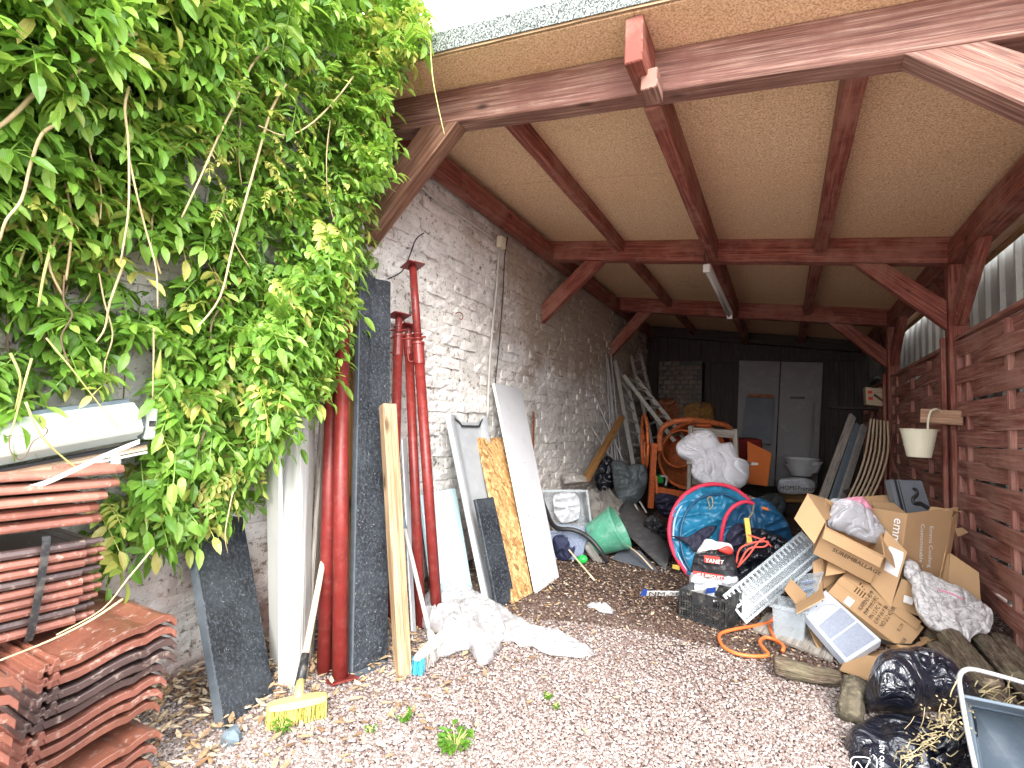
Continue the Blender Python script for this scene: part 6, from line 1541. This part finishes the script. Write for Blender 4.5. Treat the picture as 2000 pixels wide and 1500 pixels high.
# ================================================================= RIGHT HAND PILE
def pile():
    # long translucent rack, tipped
    t = thing('plastic_rack', 'long ribbed translucent plastic rack leaning across the pile', 'crate', onZ(1460, 1222))
    a, b, d = onZ(1452, 1218, .01), atD(1610, 1082, 3.05), atD(1422, 1160, 3.0)
    c_ = atD(1560, 1050, 3.12)
    # face between a (bottom), b(right), c_ (top right), d (left)
    n = (b-a).cross(d-a).normalized(); n = n if n.dot(CAM-a) > 0 else -n
    ex = ((b-a)+(c_-d))/4; ey = ((d-a)+(c_-b))/4; cen = (a+b+c_+d)/4
    tub(t, cen-n*.10, ex, ey, n*.12, .1, M['clear'], rim=.014, ribs=18, ribmat=M['clear'])
    mb = MB()
    for i in range(20):
        q = -1+2*(i+.5)/20; o = cen+ex*q+n*.022
        bar(o+ey*.55, o+ey*1.04, .012, .006, n, mb); bar(o-ey*.1, o+ey*.25, .008, .004, n, mb)
    bar(cen-ex+n*.02, cen+ex+n*.02, .012, .012, n, mb); bar(cen-ex-ey*.6+n*.02, cen+ex-ey*.6+n*.02, .01, .01, n, mb); bar(cen-ex*.45-ey+n*.02, cen-ex*.45+ey+n*.02, .008, .01, n, mb)
    build('fins', mb, M['white_pvc'] if False else M['clear'], t, kind='stuff')
    # small tub
    t = thing('storage_box', 'small clear plastic box standing at the end of the orange hose', 'crate', onZ(1540, 1252))
    a, b = onZ(1512, 1243), onZ(1570, 1258); e = b-a; ey = V((-e.y, e.x, 0)).normalized()*.08; tub(t, (a+b)/2+ey, e/2*1.08, ey*1.1, (0, 0, .175), .1, M['clear'], rim=.016)
    # translucent lid piece
    t = thing('moulded_tray', 'clear moulded plastic lid leaning on the small box', 'lid', atD(1578, 1168, 2.95))
    p = [atD(1548, 1170, 2.88), atD(1590, 1165, 2.85), atD(1600, 1124, 2.98), atD(1567, 1122, 2.98)]; n = (p[1]-p[0]).cross(p[3]-p[0]).normalized(); n = n if n.dot(CAM-p[0]) > 0 else -n
    cen = sum(p, V((0, 0, 0)))/4; ex = (p[1]-p[0])/2; ey = (p[3]-p[0])/2; tub(t, cen-n*.03, ex, ey, n*.03, .08, M['clear'], rim=.008)
    mb = MB()
    for k in (-.3, 0.35): bar(cen-ex*.6+ey*k, cen+ex*.6+ey*k, .012, .02, n, mb)
    build('moulded_letters', mb, M['clear_blue'], t)
    # orange gas hose
    solo('gas_hose', 'looped orange rubber hose lying on the gravel', 'hose', tube([onZ(1512, 1205, .05), onZ(1503, 1215, .02), onZ(1475, 1222, .015), onZ(1430, 1230, .015), onZ(1405, 1240, .015), onZ(1412, 1262, .015), onZ(1440, 1277, .015), onZ(1480, 1282, .015), onZ(1500, 1278, .02), onZ(1488, 1262, .03), onZ(1484, 1252, .03), onZ(1495, 1245, .03), onZ(1515, 1250, .03), onZ(1530, 1262, .03), onZ(1528, 1272, .02)], .009, 10), M['hose'], smooth=True)
    solo('gas_hose', 'short orange hose end rising behind the small clear box', 'hose', tube([onZ(1503, 1222, .02), onZ(1508, 1238, .02), onZ(1518, 1255, .02)], .009, 10), M['hose'], smooth=True)
    # flat board on the ground
    solo('floor_board', 'weathered flat board under the small clear box', 'board', quad([onZ(1470, 1228, .012), onZ(1625, 1290, .012), onZ(1640, 1240, .02), onZ(1500, 1195, .02)], .012), M['grey_wood'])
    # split log in front
    def log(label, a, b, r_, seed, squash=.7, n=40, rough=.25, group=None, rb=None, mat='bark'):
        a = V(a); b = V(b); d = (b-a).normalized(); x = d.cross(V((0, 0, 1))).normalized(); z = x.cross(d); rings = []; m_ = 44; rb = rb or r_
        for i in range(m_+1):
            q = i/m_; c = a.lerp(b, q)+z*.006*math.sin(q*5+seed)+x*.006*math.sin(q*4+seed); rr = (r_*(1-q)+rb*q)*(1-.15*(abs(q-.5)*2)**6); ring = []
            for j in range(n):
                an = 2*math.pi*j/n; dv = V((math.cos(an)*2.2, math.sin(an)*2.2, q*1.3+seed)); f = 1+rough*.55*noise.noise(dv)+.13*noise.noise(V((math.cos(an)*7, math.sin(an)*7, q*2+seed)))+.10*noise.noise(V((math.cos(an)*9, math.sin(an)*9, q*3+seed)))+.09*noise.noise(V((math.cos(an)*5, math.sin(an)*5, q*14+seed)))
                f += .05*noise.noise(V((math.cos(an)*14, math.sin(an)*14, q*5+seed)))+.05*noise.noise((c+x*math.cos(an)*rr+z*math.sin(an)*rr)*38); ring.append(c+x*math.cos(an)*rr*f+z*math.sin(an)*rr*f*squash)
            rings.append(ring)
        mb = MB(); loft(mb, rings, seed=seed); o = solo('log', label, 'log', mb, M[mat], group, smooth=True); return o
    log('pale split log lying on the gravel before the cardboard boxes', onZ(1512, 1300, .045), onZ(1640, 1326, .04), .05, 1.3, .8, rb=.042)
    log('short mossy log standing left of the black rubbish bags', onZ(1665, 1405, .02), onZ(1668, 1330, .10), .045, 4.1, .9, rough=.5, mat='bark_dark')
    for i, (a, b, r_, lab) in enumerate((((1850, 1235), (1935, 1345), .055, 'thick mossy log nearest the black rubbish bags'), ((1905, 1235), (1990, 1330), .045, 'grey log second from the rubbish bags'), ((1945, 1245), (2050, 1360), .045, 'log lying against the foot of the woven fence'), ((1830, 1268), (1960, 1400), .045, 'log half buried under the other logs beside the rubbish bag'), ((1925, 1262), (2060, 1400), .045, 'log under the wheelbarrow handle'), ((1880, 1300), (2010, 1420), .05, 'rough log below the metal tray handle'), ((1820, 1240), (1900, 1290), .05, 'small log beneath the stained cloth'))):
        log(lab, onZ(*a, .11-.01*i), onZ(*b, .10-.01*i), r_, 7.7+i*2.3, .85)
    # ---------------- boxes
    # opened carton lying at the bottom of the pile
    t = thing('cardboard_box', 'flattened open cardboard box at the very bottom of the pile', 'box', onZ(1700, 1330))
    def sheet(pts, name='panel', th=.006, mat=None):
        mb = MB(); P = [V(p) for p in pts]; n = (P[1]-P[0]).cross(P[2]-P[0]).normalized()*th
        k = len(P); fs = [list(range(k)), [k+j for j in range(k)][::-1]]+[[j, (j+1) % k, k+(j+1) % k, k+j] for j in range(k)]
        mb.add(P+[p+n for p in P], fs); return build(name, mb, mat or M['card'], t)
    sheet([onZ(1640, 1310, .01), onZ(1710, 1335, .01), onZ(1735, 1290, .03), onZ(1660, 1275, .03)])
    sheet([atD(1605, 1255, 2.62), atD(1648, 1292, 2.5), atD(1700, 1302, 2.42), atD(1800, 1262, 2.6), atD(1830, 1248, 2.66), atD(1720, 1268, 2.72), atD(1650, 1270, 2.75)])
    sheet([atD(1572, 1210, 2.75), atD(1604, 1286, 2.55), atD(1612, 1286, 2.55), atD(1600, 1240, 2.7), atD(1578, 1200, 2.78)])
    sheet([atD(1770, 1250, 2.75), atD(1822, 1240, 2.72), atD(1822, 1252, 2.68), atD(1760, 1275, 2.66)])
    sheet([atD(1604, 1252, 2.66), atD(1800, 1262, 2.64), atD(1790, 1225, 2.9), atD(1620, 1210, 2.95)], 'black_sheet', mat=M['black'])  # black sheet across the inside of the open carton
    # long flat carton with black table print
    t = thing('cardboard_box', 'long flat cardboard box printed with a black table in the middle of the pile', 'box', atD(1710, 1200, 2.8))
    p = [atD(1617, 1157, 2.86), atD(1768, 1272, 2.62), atD(1806, 1225, 2.72), atD(1656, 1112, 2.98)]
    bz = (p[1]-p[0]).cross(p[3]-p[0]).normalized(); bz = bz if bz.dot(CAM-p[0]) > 0 else -bz
    build('carton', quad(p, .09, wob=.0015), M['card'], t, bev=.002)
    x = (p[1]-p[0]).normalized(); y = (p[3]-p[0]).normalized(); y = (y-x*x.dot(y)).normalized(); L = (p[1]-p[0]).length; Wd = (p[3]-p[0]).length
    O = lambda a, b, h=.001: p[0]+x*(a*L)+y*(b*Wd)+bz*h
    build('tape', quad([O(.0, .40), O(1, .40), O(1, .62), O(0, .62)], .001), M['card_in'], t)
    build('fold_flap', quad([O(.02, .68, .006), O(.98, .68, .012), O(.98, .99, .006), O(.02, .99, .004)], .003), M['card'], t)
    for i in range(4): build('print_bar', quad([O(.22+.035*i, .50, .003), O(.235+.035*i, .50, .003), O(.235+.035*i, .86-.05*i, .008), O(.22+.035*i, .86-.05*i, .008)], .0005), M['ink_brown'], t)
    for s, tx, u, v_, sz in (('KAPENS 45*P', 'KAPENS', .36, .12, .03), ('01/P 110 2 PC', '', .43, .10, .028), ('PN I 2 PC V', '', .50, .09, .028), ('E PI P AI P W', '', .57, .08, .028), ('NO 212 42 VIR', '', .64, .10, .028), ('PL 2 M', '', .80, .30, .022), ('2018', '', .90, .05, .024)):
        text(t, s, O(u+.05, v_, .014), y, -x, sz, M['ink'], 0)
    build('label', quad([O(.20, .03, .004), O(.29, .03, .004), O(.29, .28, .004), O(.20, .28, .004)], .0005), M['paper'], t)
    for (a, b) in ((.45, .3), (.45, .7)): build('print_line', quad([O(a, .15, .003), O(a+.006, .15, .003), O(a+.006, .75, .003), O(a, .75, .003)], .0005), M['ink_brown'], t)
    # pale printed box
    t = thing('printed_box', 'pale blue white printed box lying tilted on the open cardboard', 'box', atD(1640, 1230, 2.6))
    p = [atD(1652, 1294, 2.42), atD(1722, 1250, 2.50), atD(1612, 1152, 2.80), atD(1567, 1195, 2.70)]
    n2 = (p[1]-p[0]).cross(p[3]-p[0]).normalized(); n2 = n2 if n2.dot(CAM-p[0]) > 0 else -n2
    build('carton', quad(p, .05), M['foam'], t, bev=.003)
    O2 = lambda a, b, h=.0012: p[0].lerp(p[1], a).lerp(p[3].lerp(p[2], a), b)+n2*h
    build('grey_field', quad([O2(.08, .05), O2(.92, .05), O2(.92, .36), O2(.08, .36)], .0005), M['foam_grey'], t); build('grey_field', quad([O2(.08, .39), O2(.92, .39), O2(.92, .66), O2(.08, .66)], .0005), M['foam_grey'], t)
    build('arc_line', tube([O2(.15, .70), O2(.2, .80), O2(.5, .86), O2(.8, .78), O2(.85, .70)], .0015, 4), M['white_pvc'], t)
    for a, b in ((.4, .90), (.55, .93), (.65, .90), (.5, .96), (.72, .95)): build('print_mark', quad([O2(a, b), O2(a+.05, b), O2(a+.05, b+.015), O2(a, b+.015)], .0005), M['ink'], t)
    q = [atD(1555, 1200, 2.66), atD(1612, 1172, 2.62), atD(1608, 1148, 2.74), atD(1550, 1178, 2.78)]; build('end_flap', quad([atD(1556, 1198, 2.62), atD(1610, 1168, 2.60), atD(1606, 1148, 2.70), atD(1553, 1182, 2.74)], .004), M['card'], t)
    # SUREMBALLAGE carton
    t = thing('cardboard_box', 'open cardboard box printed SUREMBALLAGE holding translucent bags', 'box', atD(1650, 1120, 2.95))
    a, b, d = atD(1588, 1080, 2.95), atD(1699, 1138, 2.85), atD(1612, 1028, 2.86)
    a_, ex, ey, n = carton(t, a, b, d, .30, flaps=(('front', .07, 150), ('right', .08, 120)))
    build('big_flap', quad([atD(1590, 1062, 2.86), atD(1612, 1018, 2.86), atD(1577, 965, 2.98), atD(1551, 1013, 2.98)], .005), M['card'], t)
    build('side_flap', quad([atD(1612, 1018, 2.87), atD(1640, 1000, 3.1), atD(1618, 975, 3.2), atD(1577, 963, 3.0)], .005), M['card_in'], t)
    x = ex.normalized(); yy = (ey-x*x.dot(ey)).normalized(); text(t, 'SUREMBALLAGE', a_+ex*.24+ey*.40-n*.002, x, yy, .036, M['ink'], .009)
    # staples torn rim
    solo('plastic_bag', 'crumpled translucent bag bulging out of the SUREMBALLAGE box', 'bag', soft([(1618, 1010), (1628, 985), (1655, 978), (1690, 990), (1715, 1010), (1733, 1045), (1722, 1062), (1690, 1058), (1650, 1040), (1618, 1030)], face(2.98, -.001, 1030), -fwd*.07+V((0, 0, .05)), amp=.03, freq=5, valley=.03, vfreq=8, seed=41, rings=24, n=120, edge_amp=.008), M['bag_clear'], smooth=True)
    solo('plastic_bag', 'grey translucent bag with a pink edge at the back of the box', 'bag', soft([(1600, 1000), (1618, 978), (1640, 975), (1662, 972), (1690, 985), (1708, 1015), (1690, 1020), (1650, 1008), (1620, 1010)], face(3.15), -fwd*.07+V((0, 0, .03)), amp=.03, freq=5, valley=.03, vfreq=8, seed=42, rings=22, n=110), M['bag_clear'], smooth=True)
    solo('pink_bag', 'pink plastic film showing between the translucent bags', 'bag', soft([(1645, 985), (1655, 972), (1682, 974), (1700, 988), (1712, 1018), (1704, 1018), (1690, 995), (1672, 986), (1655, 990)], face(3.02), -fwd*.05+V((0, 0, .02)), amp=.02, freq=10, ridge=.03, seed=43, rings=14, n=70), M['pink'], smooth=True)
    # emma carton
    t = thing('cardboard_box', 'tall cardboard box with white emma lettering, open at the top beside the post', 'box', atD(1790, 1090, 3.0))
    a, b, d = atD(1752, 1140, 2.92), atD(1842, 1128, 3.02), atD(1771, 1003, 2.92)
    a_, ex, ey, n = carton(t, a, b, d, .26, flaps=(('right', .10, 100), ('back', .08, 60)), away=(-.75, .62, 0))
    build('flap', quad([atD(1771, 1003, 2.92), atD(1868, 1030, 3.05), atD(1872, 992, 3.12), atD(1772, 1004, 2.95)], .005), M['card'], t)
    build('flap', quad([atD(1770, 1002, 2.92), atD(1712, 1002, 3.12), atD(1700, 978, 3.2), atD(1745, 982, 3.1)], .005), M['card_in'], t)
    build('side', quad([atD(1835, 1135, 2.98), atD(1850, 1120, 3.02), atD(1872, 1000, 3.1), atD(1862, 1010, 3.04)], .005), M['card'], t)
    x = (ex).normalized(); y = (ey-x*x.dot(ey)).normalized()
    text(t, 'Emma Cooling', a_+ex*.50+ey*.80, -y, x, .042, M['ink_white'], .010); text(t, 'Customizable Pillow', a_+ex*.30+ey*.84, -y, x, .042, M['ink_white'], .010)
    text(t, 'emma', atD(1748, 1010, 2.93), V((-ey.x, -ey.y, -ey.z)), V((.6, -.5, 0)), .075, M['ink_white'], .004)
    build('tape', quad([atD(1872, 1048, 3.02), atD(1892, 1040, 3.05), atD(1880, 1030, 3.05), atD(1866, 1032, 3.04)], .004), M['card_in'], t)
    # middle carton
    t = thing('cardboard_box', 'tipped cardboard box with a white address label between the others', 'box', atD(1745, 1120, 2.9))
    p = [atD(1700, 1140, 2.88), atD(1740, 1185, 2.80), atD(1772, 1078, 2.82), atD(1730, 1035, 2.90)]
    build('front_panel', quad(p, .005), M['card'], t); p2 = [atD(1740, 1185, 2.80), atD(1800, 1205, 2.78), atD(1805, 1145, 2.86), atD(1762, 1130, 2.83)]; build('end_panel', quad(p2, .005), M['card'], t)
    build('inner_panel', quad([atD(1740, 1185, 2.84), atD(1810, 1160, 2.95), atD(1800, 1100, 3.0), atD(1765, 1080, 2.9)], .005), M['card_in'], t)
    build('base_panel', quad([atD(1700, 1140, 2.90), atD(1740, 1187, 2.82), atD(1810, 1165, 2.98), atD(1780, 1130, 3.1)], .005), M['card_in'], t)
    nn = (p[1]-p[0]).cross(p[3]-p[0]).normalized(); nn = nn if nn.dot(CAM-p[0]) > 0 else -nn
    O3 = lambda a, b: p[0].lerp(p[1], a).lerp(p[3].lerp(p[2], a), b)+nn*.002
    build('label', quad([O3(.35, .40), O3(.92, .50), O3(.92, .95), O3(.30, .82)], .0006), M['paper'], t)
    build('label', quad([atD(1764, 1176, 2.785), atD(1782, 1182, 2.78), atD(1785, 1168, 2.79), atD(1766, 1162, 2.79)], .0006), M['paper'], t)
    # torn carton behind/below the SUREMBALLAGE box
    t = thing('cardboard_box', 'crushed torn cardboard box beneath the SUREMBALLAGE box', 'box', atD(1640, 1130, 3.0))
    build('panel', quad([atD(1592, 1160, 2.96), atD(1612, 1148, 2.98), atD(1610, 1085, 3.02), atD(1588, 1098, 3.0)], .005), M['card'], t)
    build('panel', quad([atD(1610, 1150, 2.96), atD(1650, 1120, 3.06), atD(1640, 1095, 3.1), atD(1606, 1080, 3.02)], .005), M['card_in'], t)
    build('panel', quad([atD(1605, 1170, 2.95), atD(1700, 1190, 2.98), atD(1720, 1120, 3.06), atD(1640, 1090, 3.12)], .005), M['card_in'], t)
    build('torn_flap', quad([atD(1612, 1125, 2.92), atD(1652, 1118, 2.92), atD(1650, 1106, 3.0), atD(1618, 1090, 3.0)], .005), M['card'], t)
    build('side_flap', quad([atD(1532, 1150, 2.84), atD(1570, 1198, 2.76), atD(1575, 1160, 2.86), atD(1545, 1130, 2.92)], .005), M['card_in'], t)
    # big open carton leaning on the fence
    t = thing('cardboard_box', 'large opened cardboard sheet leaning on the fence behind the stained cloth', 'box', atD(1880, 1150, 3.0))
    build('panel', quad([atD(1850, 1190, 2.9), atD(1918, 1210, 2.85), atD(1912, 1118, 2.95), atD(1856, 1080, 3.0)], .005), M['card'], t)
    build('panel', quad([atD(1850, 1190, 2.91), atD(1810, 1180, 3.02), atD(1830, 1100, 3.1), atD(1856, 1080, 3.01)], .005), M['card_in'], t)
    # black box with the symbol
    t = thing('console_box', 'glossy dark grey box printed with a black curl emblem standing in the emma box', 'box', atD(1780, 990, 3.2))
    p = [atD(1757, 1012, 3.12), atD(1822, 1006, 3.12), atD(1801, 939, 3.2), atD(1739, 936, 3.2)]; n3 = (p[1]-p[0]).cross(p[3]-p[0]).normalized(); n3 = n3 if n3.dot(CAM-p[0]) > 0 else -n3
    build('carton', quad(p, .06), sol('satin dark grey print', (.11, .125, .14), .3, var=.1, bs=0), t, bev=.002)
    O4 = lambda a, b, h=.002: p[0].lerp(p[1], a).lerp(p[3].lerp(p[2], a), b)+n3*h
    build('black_stripe', quad([O4(.10, 0), O4(.18, 0), O4(.18, 1), O4(.10, 1)], .0006), M['black'], t); build('black_stripe', quad([O4(.22, 0), O4(.25, 0), O4(.25, 1), O4(.22, 1)], .0006), M['black'], t)
    em = [(.60, .72), (.68, .74), (.72, .66), (.66, .56), (.56, .50), (.52, .40), (.58, .34), (.72, .36), (.84, .28), (.94, .20)]
    build('emblem', tube([O4(a, b, .001) for a, b in em], .012, 6), M['black'], t, smooth=True); build('emblem', tube([O4(.50, .36, .001), O4(.60, .32, .001), O4(.74, .30, .001), O4(.88, .18, .001)], .009, 6), M['black'], t, smooth=True)
    # stained cloth
    t = thing('stained_cloth', 'stained white cloth draped over the boxes at the fence', 'cloth', atD(1850, 1180, 2.7))
    build('cloth', soft([(1766, 1100), (1778, 1092), (1800, 1112), (1840, 1130), (1880, 1148), (1905, 1165), (1938, 1190), (1940, 1215), (1925, 1235), (1898, 1242), (1893, 1258), (1860, 1245), (1815, 1228), (1792, 1200), (1782, 1165), (1778, 1140), (1764, 1122)], face(2.72, -.0022, 1170), -fwd*.05+V((0, 0, .035)), amp=.03, freq=4, valley=.04, vfreq=6, seed=51, rings=44, n=210, edge_amp=.006), M['cloth_dirty'], t, smooth=True)
    build('pink_stripe', tube([atD(u, v, 2.60) for u, v in ((1832, 1152), (1855, 1158), (1880, 1170))], .005, 5), M['pink'], t)
    # rubbish bags
    L = M['liner']
    solo('rubbish_bag', 'upper black rubbish bag lying on the lower ones at the right front', 'rubbish bag', soft([(1688, 1380), (1696, 1325), (1718, 1285), (1760, 1268), (1805, 1266), (1848, 1282), (1885, 1318), (1925, 1350), (1900, 1385), (1830, 1380), (1790, 1400), (1740, 1390)], face(2.02, -.001, 1350), -fwd*.20+V((0, 0, .04)), amp=.05, freq=4, ridge=.05, rfreq=4, valley=.03, vfreq=4, seed=61, rings=32, n=170), L, smooth=True)
    t = solo('rubbish_bag', 'lowest black rubbish bag with white print at the bottom right edge', 'rubbish bag', soft([(1640, 1500), (1645, 1455), (1665, 1420), (1705, 1400), (1750, 1392), (1800, 1400), (1850, 1420), (1870, 1470), (1880, 1560), (1760, 1600), (1650, 1570)], face(1.84, -.001, 1450), -fwd*.19, amp=.04, freq=4, ridge=.04, rfreq=3.5, valley=.03, vfreq=4, seed=62, rings=32, n=170), L, smooth=True)
    solo('rubbish_bag', 'black rubbish bag squeezed beside the grey tray', 'rubbish bag', soft([(1800, 1560), (1805, 1500), (1830, 1450), (1850, 1415), (1880, 1380), (1905, 1400), (1910, 1460), (1900, 1560), (1850, 1590)], face(1.72), -fwd*.08, amp=.04, freq=4, ridge=.04, rfreq=5, valley=.04, vfreq=6, seed=63, rings=28, n=140), L, smooth=True)
    tb = t; d_ = 1.655
    for pts in (([(1662, 1502), (1662, 1484), (1672, 1478), (1695, 1480), (1698, 1486), (1690, 1502)]), ([(1668, 1500), (1674, 1488), (1684, 1500)]), ([(1705, 1474), (1712, 1482), (1712, 1500)])):
        build('print_line', tube([atD(u, v, d_) for u, v in pts], .0016, 4), M['ink_white'], t)
    text(t, 'WO AIS', atD(1727, 1500, d_), up, -rt, .022, M['ink_white'], 0)
    # dry stalks
    t = thing('dry_stalks', 'dry straw coloured plant stalks lying on the black rubbish bags', 'plant waste', atD(1800, 1430, 1.6)); mb = MB(); rnd = random.Random(9)
    for i in range(48):
        u = rnd.uniform(1745, 1860); v = 1490-(u-1745)*.75+rnd.gauss(0, 22); a = rnd.gauss(-.6, .7); ln = rnd.uniform(14, 46); d0 = rnd.uniform(1.58, 1.66)
        pts = [atD(u, v, d0), atD(u+math.cos(a)*ln*.5+rnd.gauss(0, 5), v+math.sin(a)*ln*.5+rnd.gauss(0, 5), d0-.01), atD(u+math.cos(a)*ln, v+math.sin(a)*ln, d0)]
        tube(pts, rnd.uniform(.0008, .002), 4, mb, smooth=2)
        if rnd.random() < .6:
            for k in range(4):
                q = pts[2]+V((rnd.gauss(0, .01), rnd.gauss(0, .01), rnd.gauss(0, .01))); box(q, rt*.0022, up*.0018, fwd*.0022, mb)
    for i in range(30):
        u = rnd.uniform(1900, 1990); v = rnd.uniform(1350, 1400); a = rnd.gauss(-.3, .8); ln = rnd.uniform(18, 50)
        tube([atD(u, v, 1.95), atD(u+math.cos(a)*ln*.5, v+math.sin(a)*ln*.5-4, 1.93), atD(u+math.cos(a)*ln, v+math.sin(a)*ln, 1.95)], .002, 4, mb, smooth=2)
    build('stalks', mb, M['straw'], t, kind='stuff')
    # grey tray with a bent metal handle
    t = thing('plastic_tray', 'large grey blue plastic tray with a bent metal handle at the right edge', 'tray', atD(1950, 1500, 1.6))
    A = [atD(1882, 1362, 1.62), atD(2060, 1398, 1.50), atD(2060, 1620, 1.30), atD(1922, 1600, 1.42)]
    A2 = [atD(1896, 1415, 1.70), atD(2060, 1440, 1.62), atD(2060, 1600, 1.45), atD(1925, 1580, 1.52)]
    mb = MB(); n = 4
    rimv = A; inn = [a.lerp(b, .12)+fwd*.01 for a, b in zip(A, A2)]; rd = ray(1960, 1470).normalized(); low = [a+rd*.22+(sum(A, V((0, 0, 0)))/4-a)*.12 for a in A]; low2 = [a+rd*.10+(sum(A, V((0, 0, 0)))/4-a)*.08 for a in A]; step = [a+rd*.105+(sum(A, V((0, 0, 0)))/4-a)*.11 for a in A]
    out = [p+(p-sum(A, V((0, 0, 0)))/4).normalized()*.012 for p in A]; outl = [p+rd*.012 for p in low]
    rings = [outl, out, rimv, low2, step, low]
    vs_ = [p for r_ in rings for p in r_]; fs = []
    for i in range(5):
        for j in range(4): fs.append([i*4+j, i*4+(j+1) % 4, (i+1)*4+(j+1) % 4, (i+1)*4+j])
    fs.append([20, 21, 22, 23]); mb.add(vs_, fs); build('tray', mb, M['bin_grey'], t, bev=.004)
    build('handle', tube([atD(1905, 1500, 1.50), atD(1890, 1430, 1.56), atD(1876, 1350, 1.62), atD(1874, 1322, 1.63), atD(1884, 1309, 1.63), atD(1905, 1308, 1.63), atD(1960, 1322, 1.60), atD(2040, 1345, 1.56)], .007, 12), M['steel'], t, smooth=True)
pile()
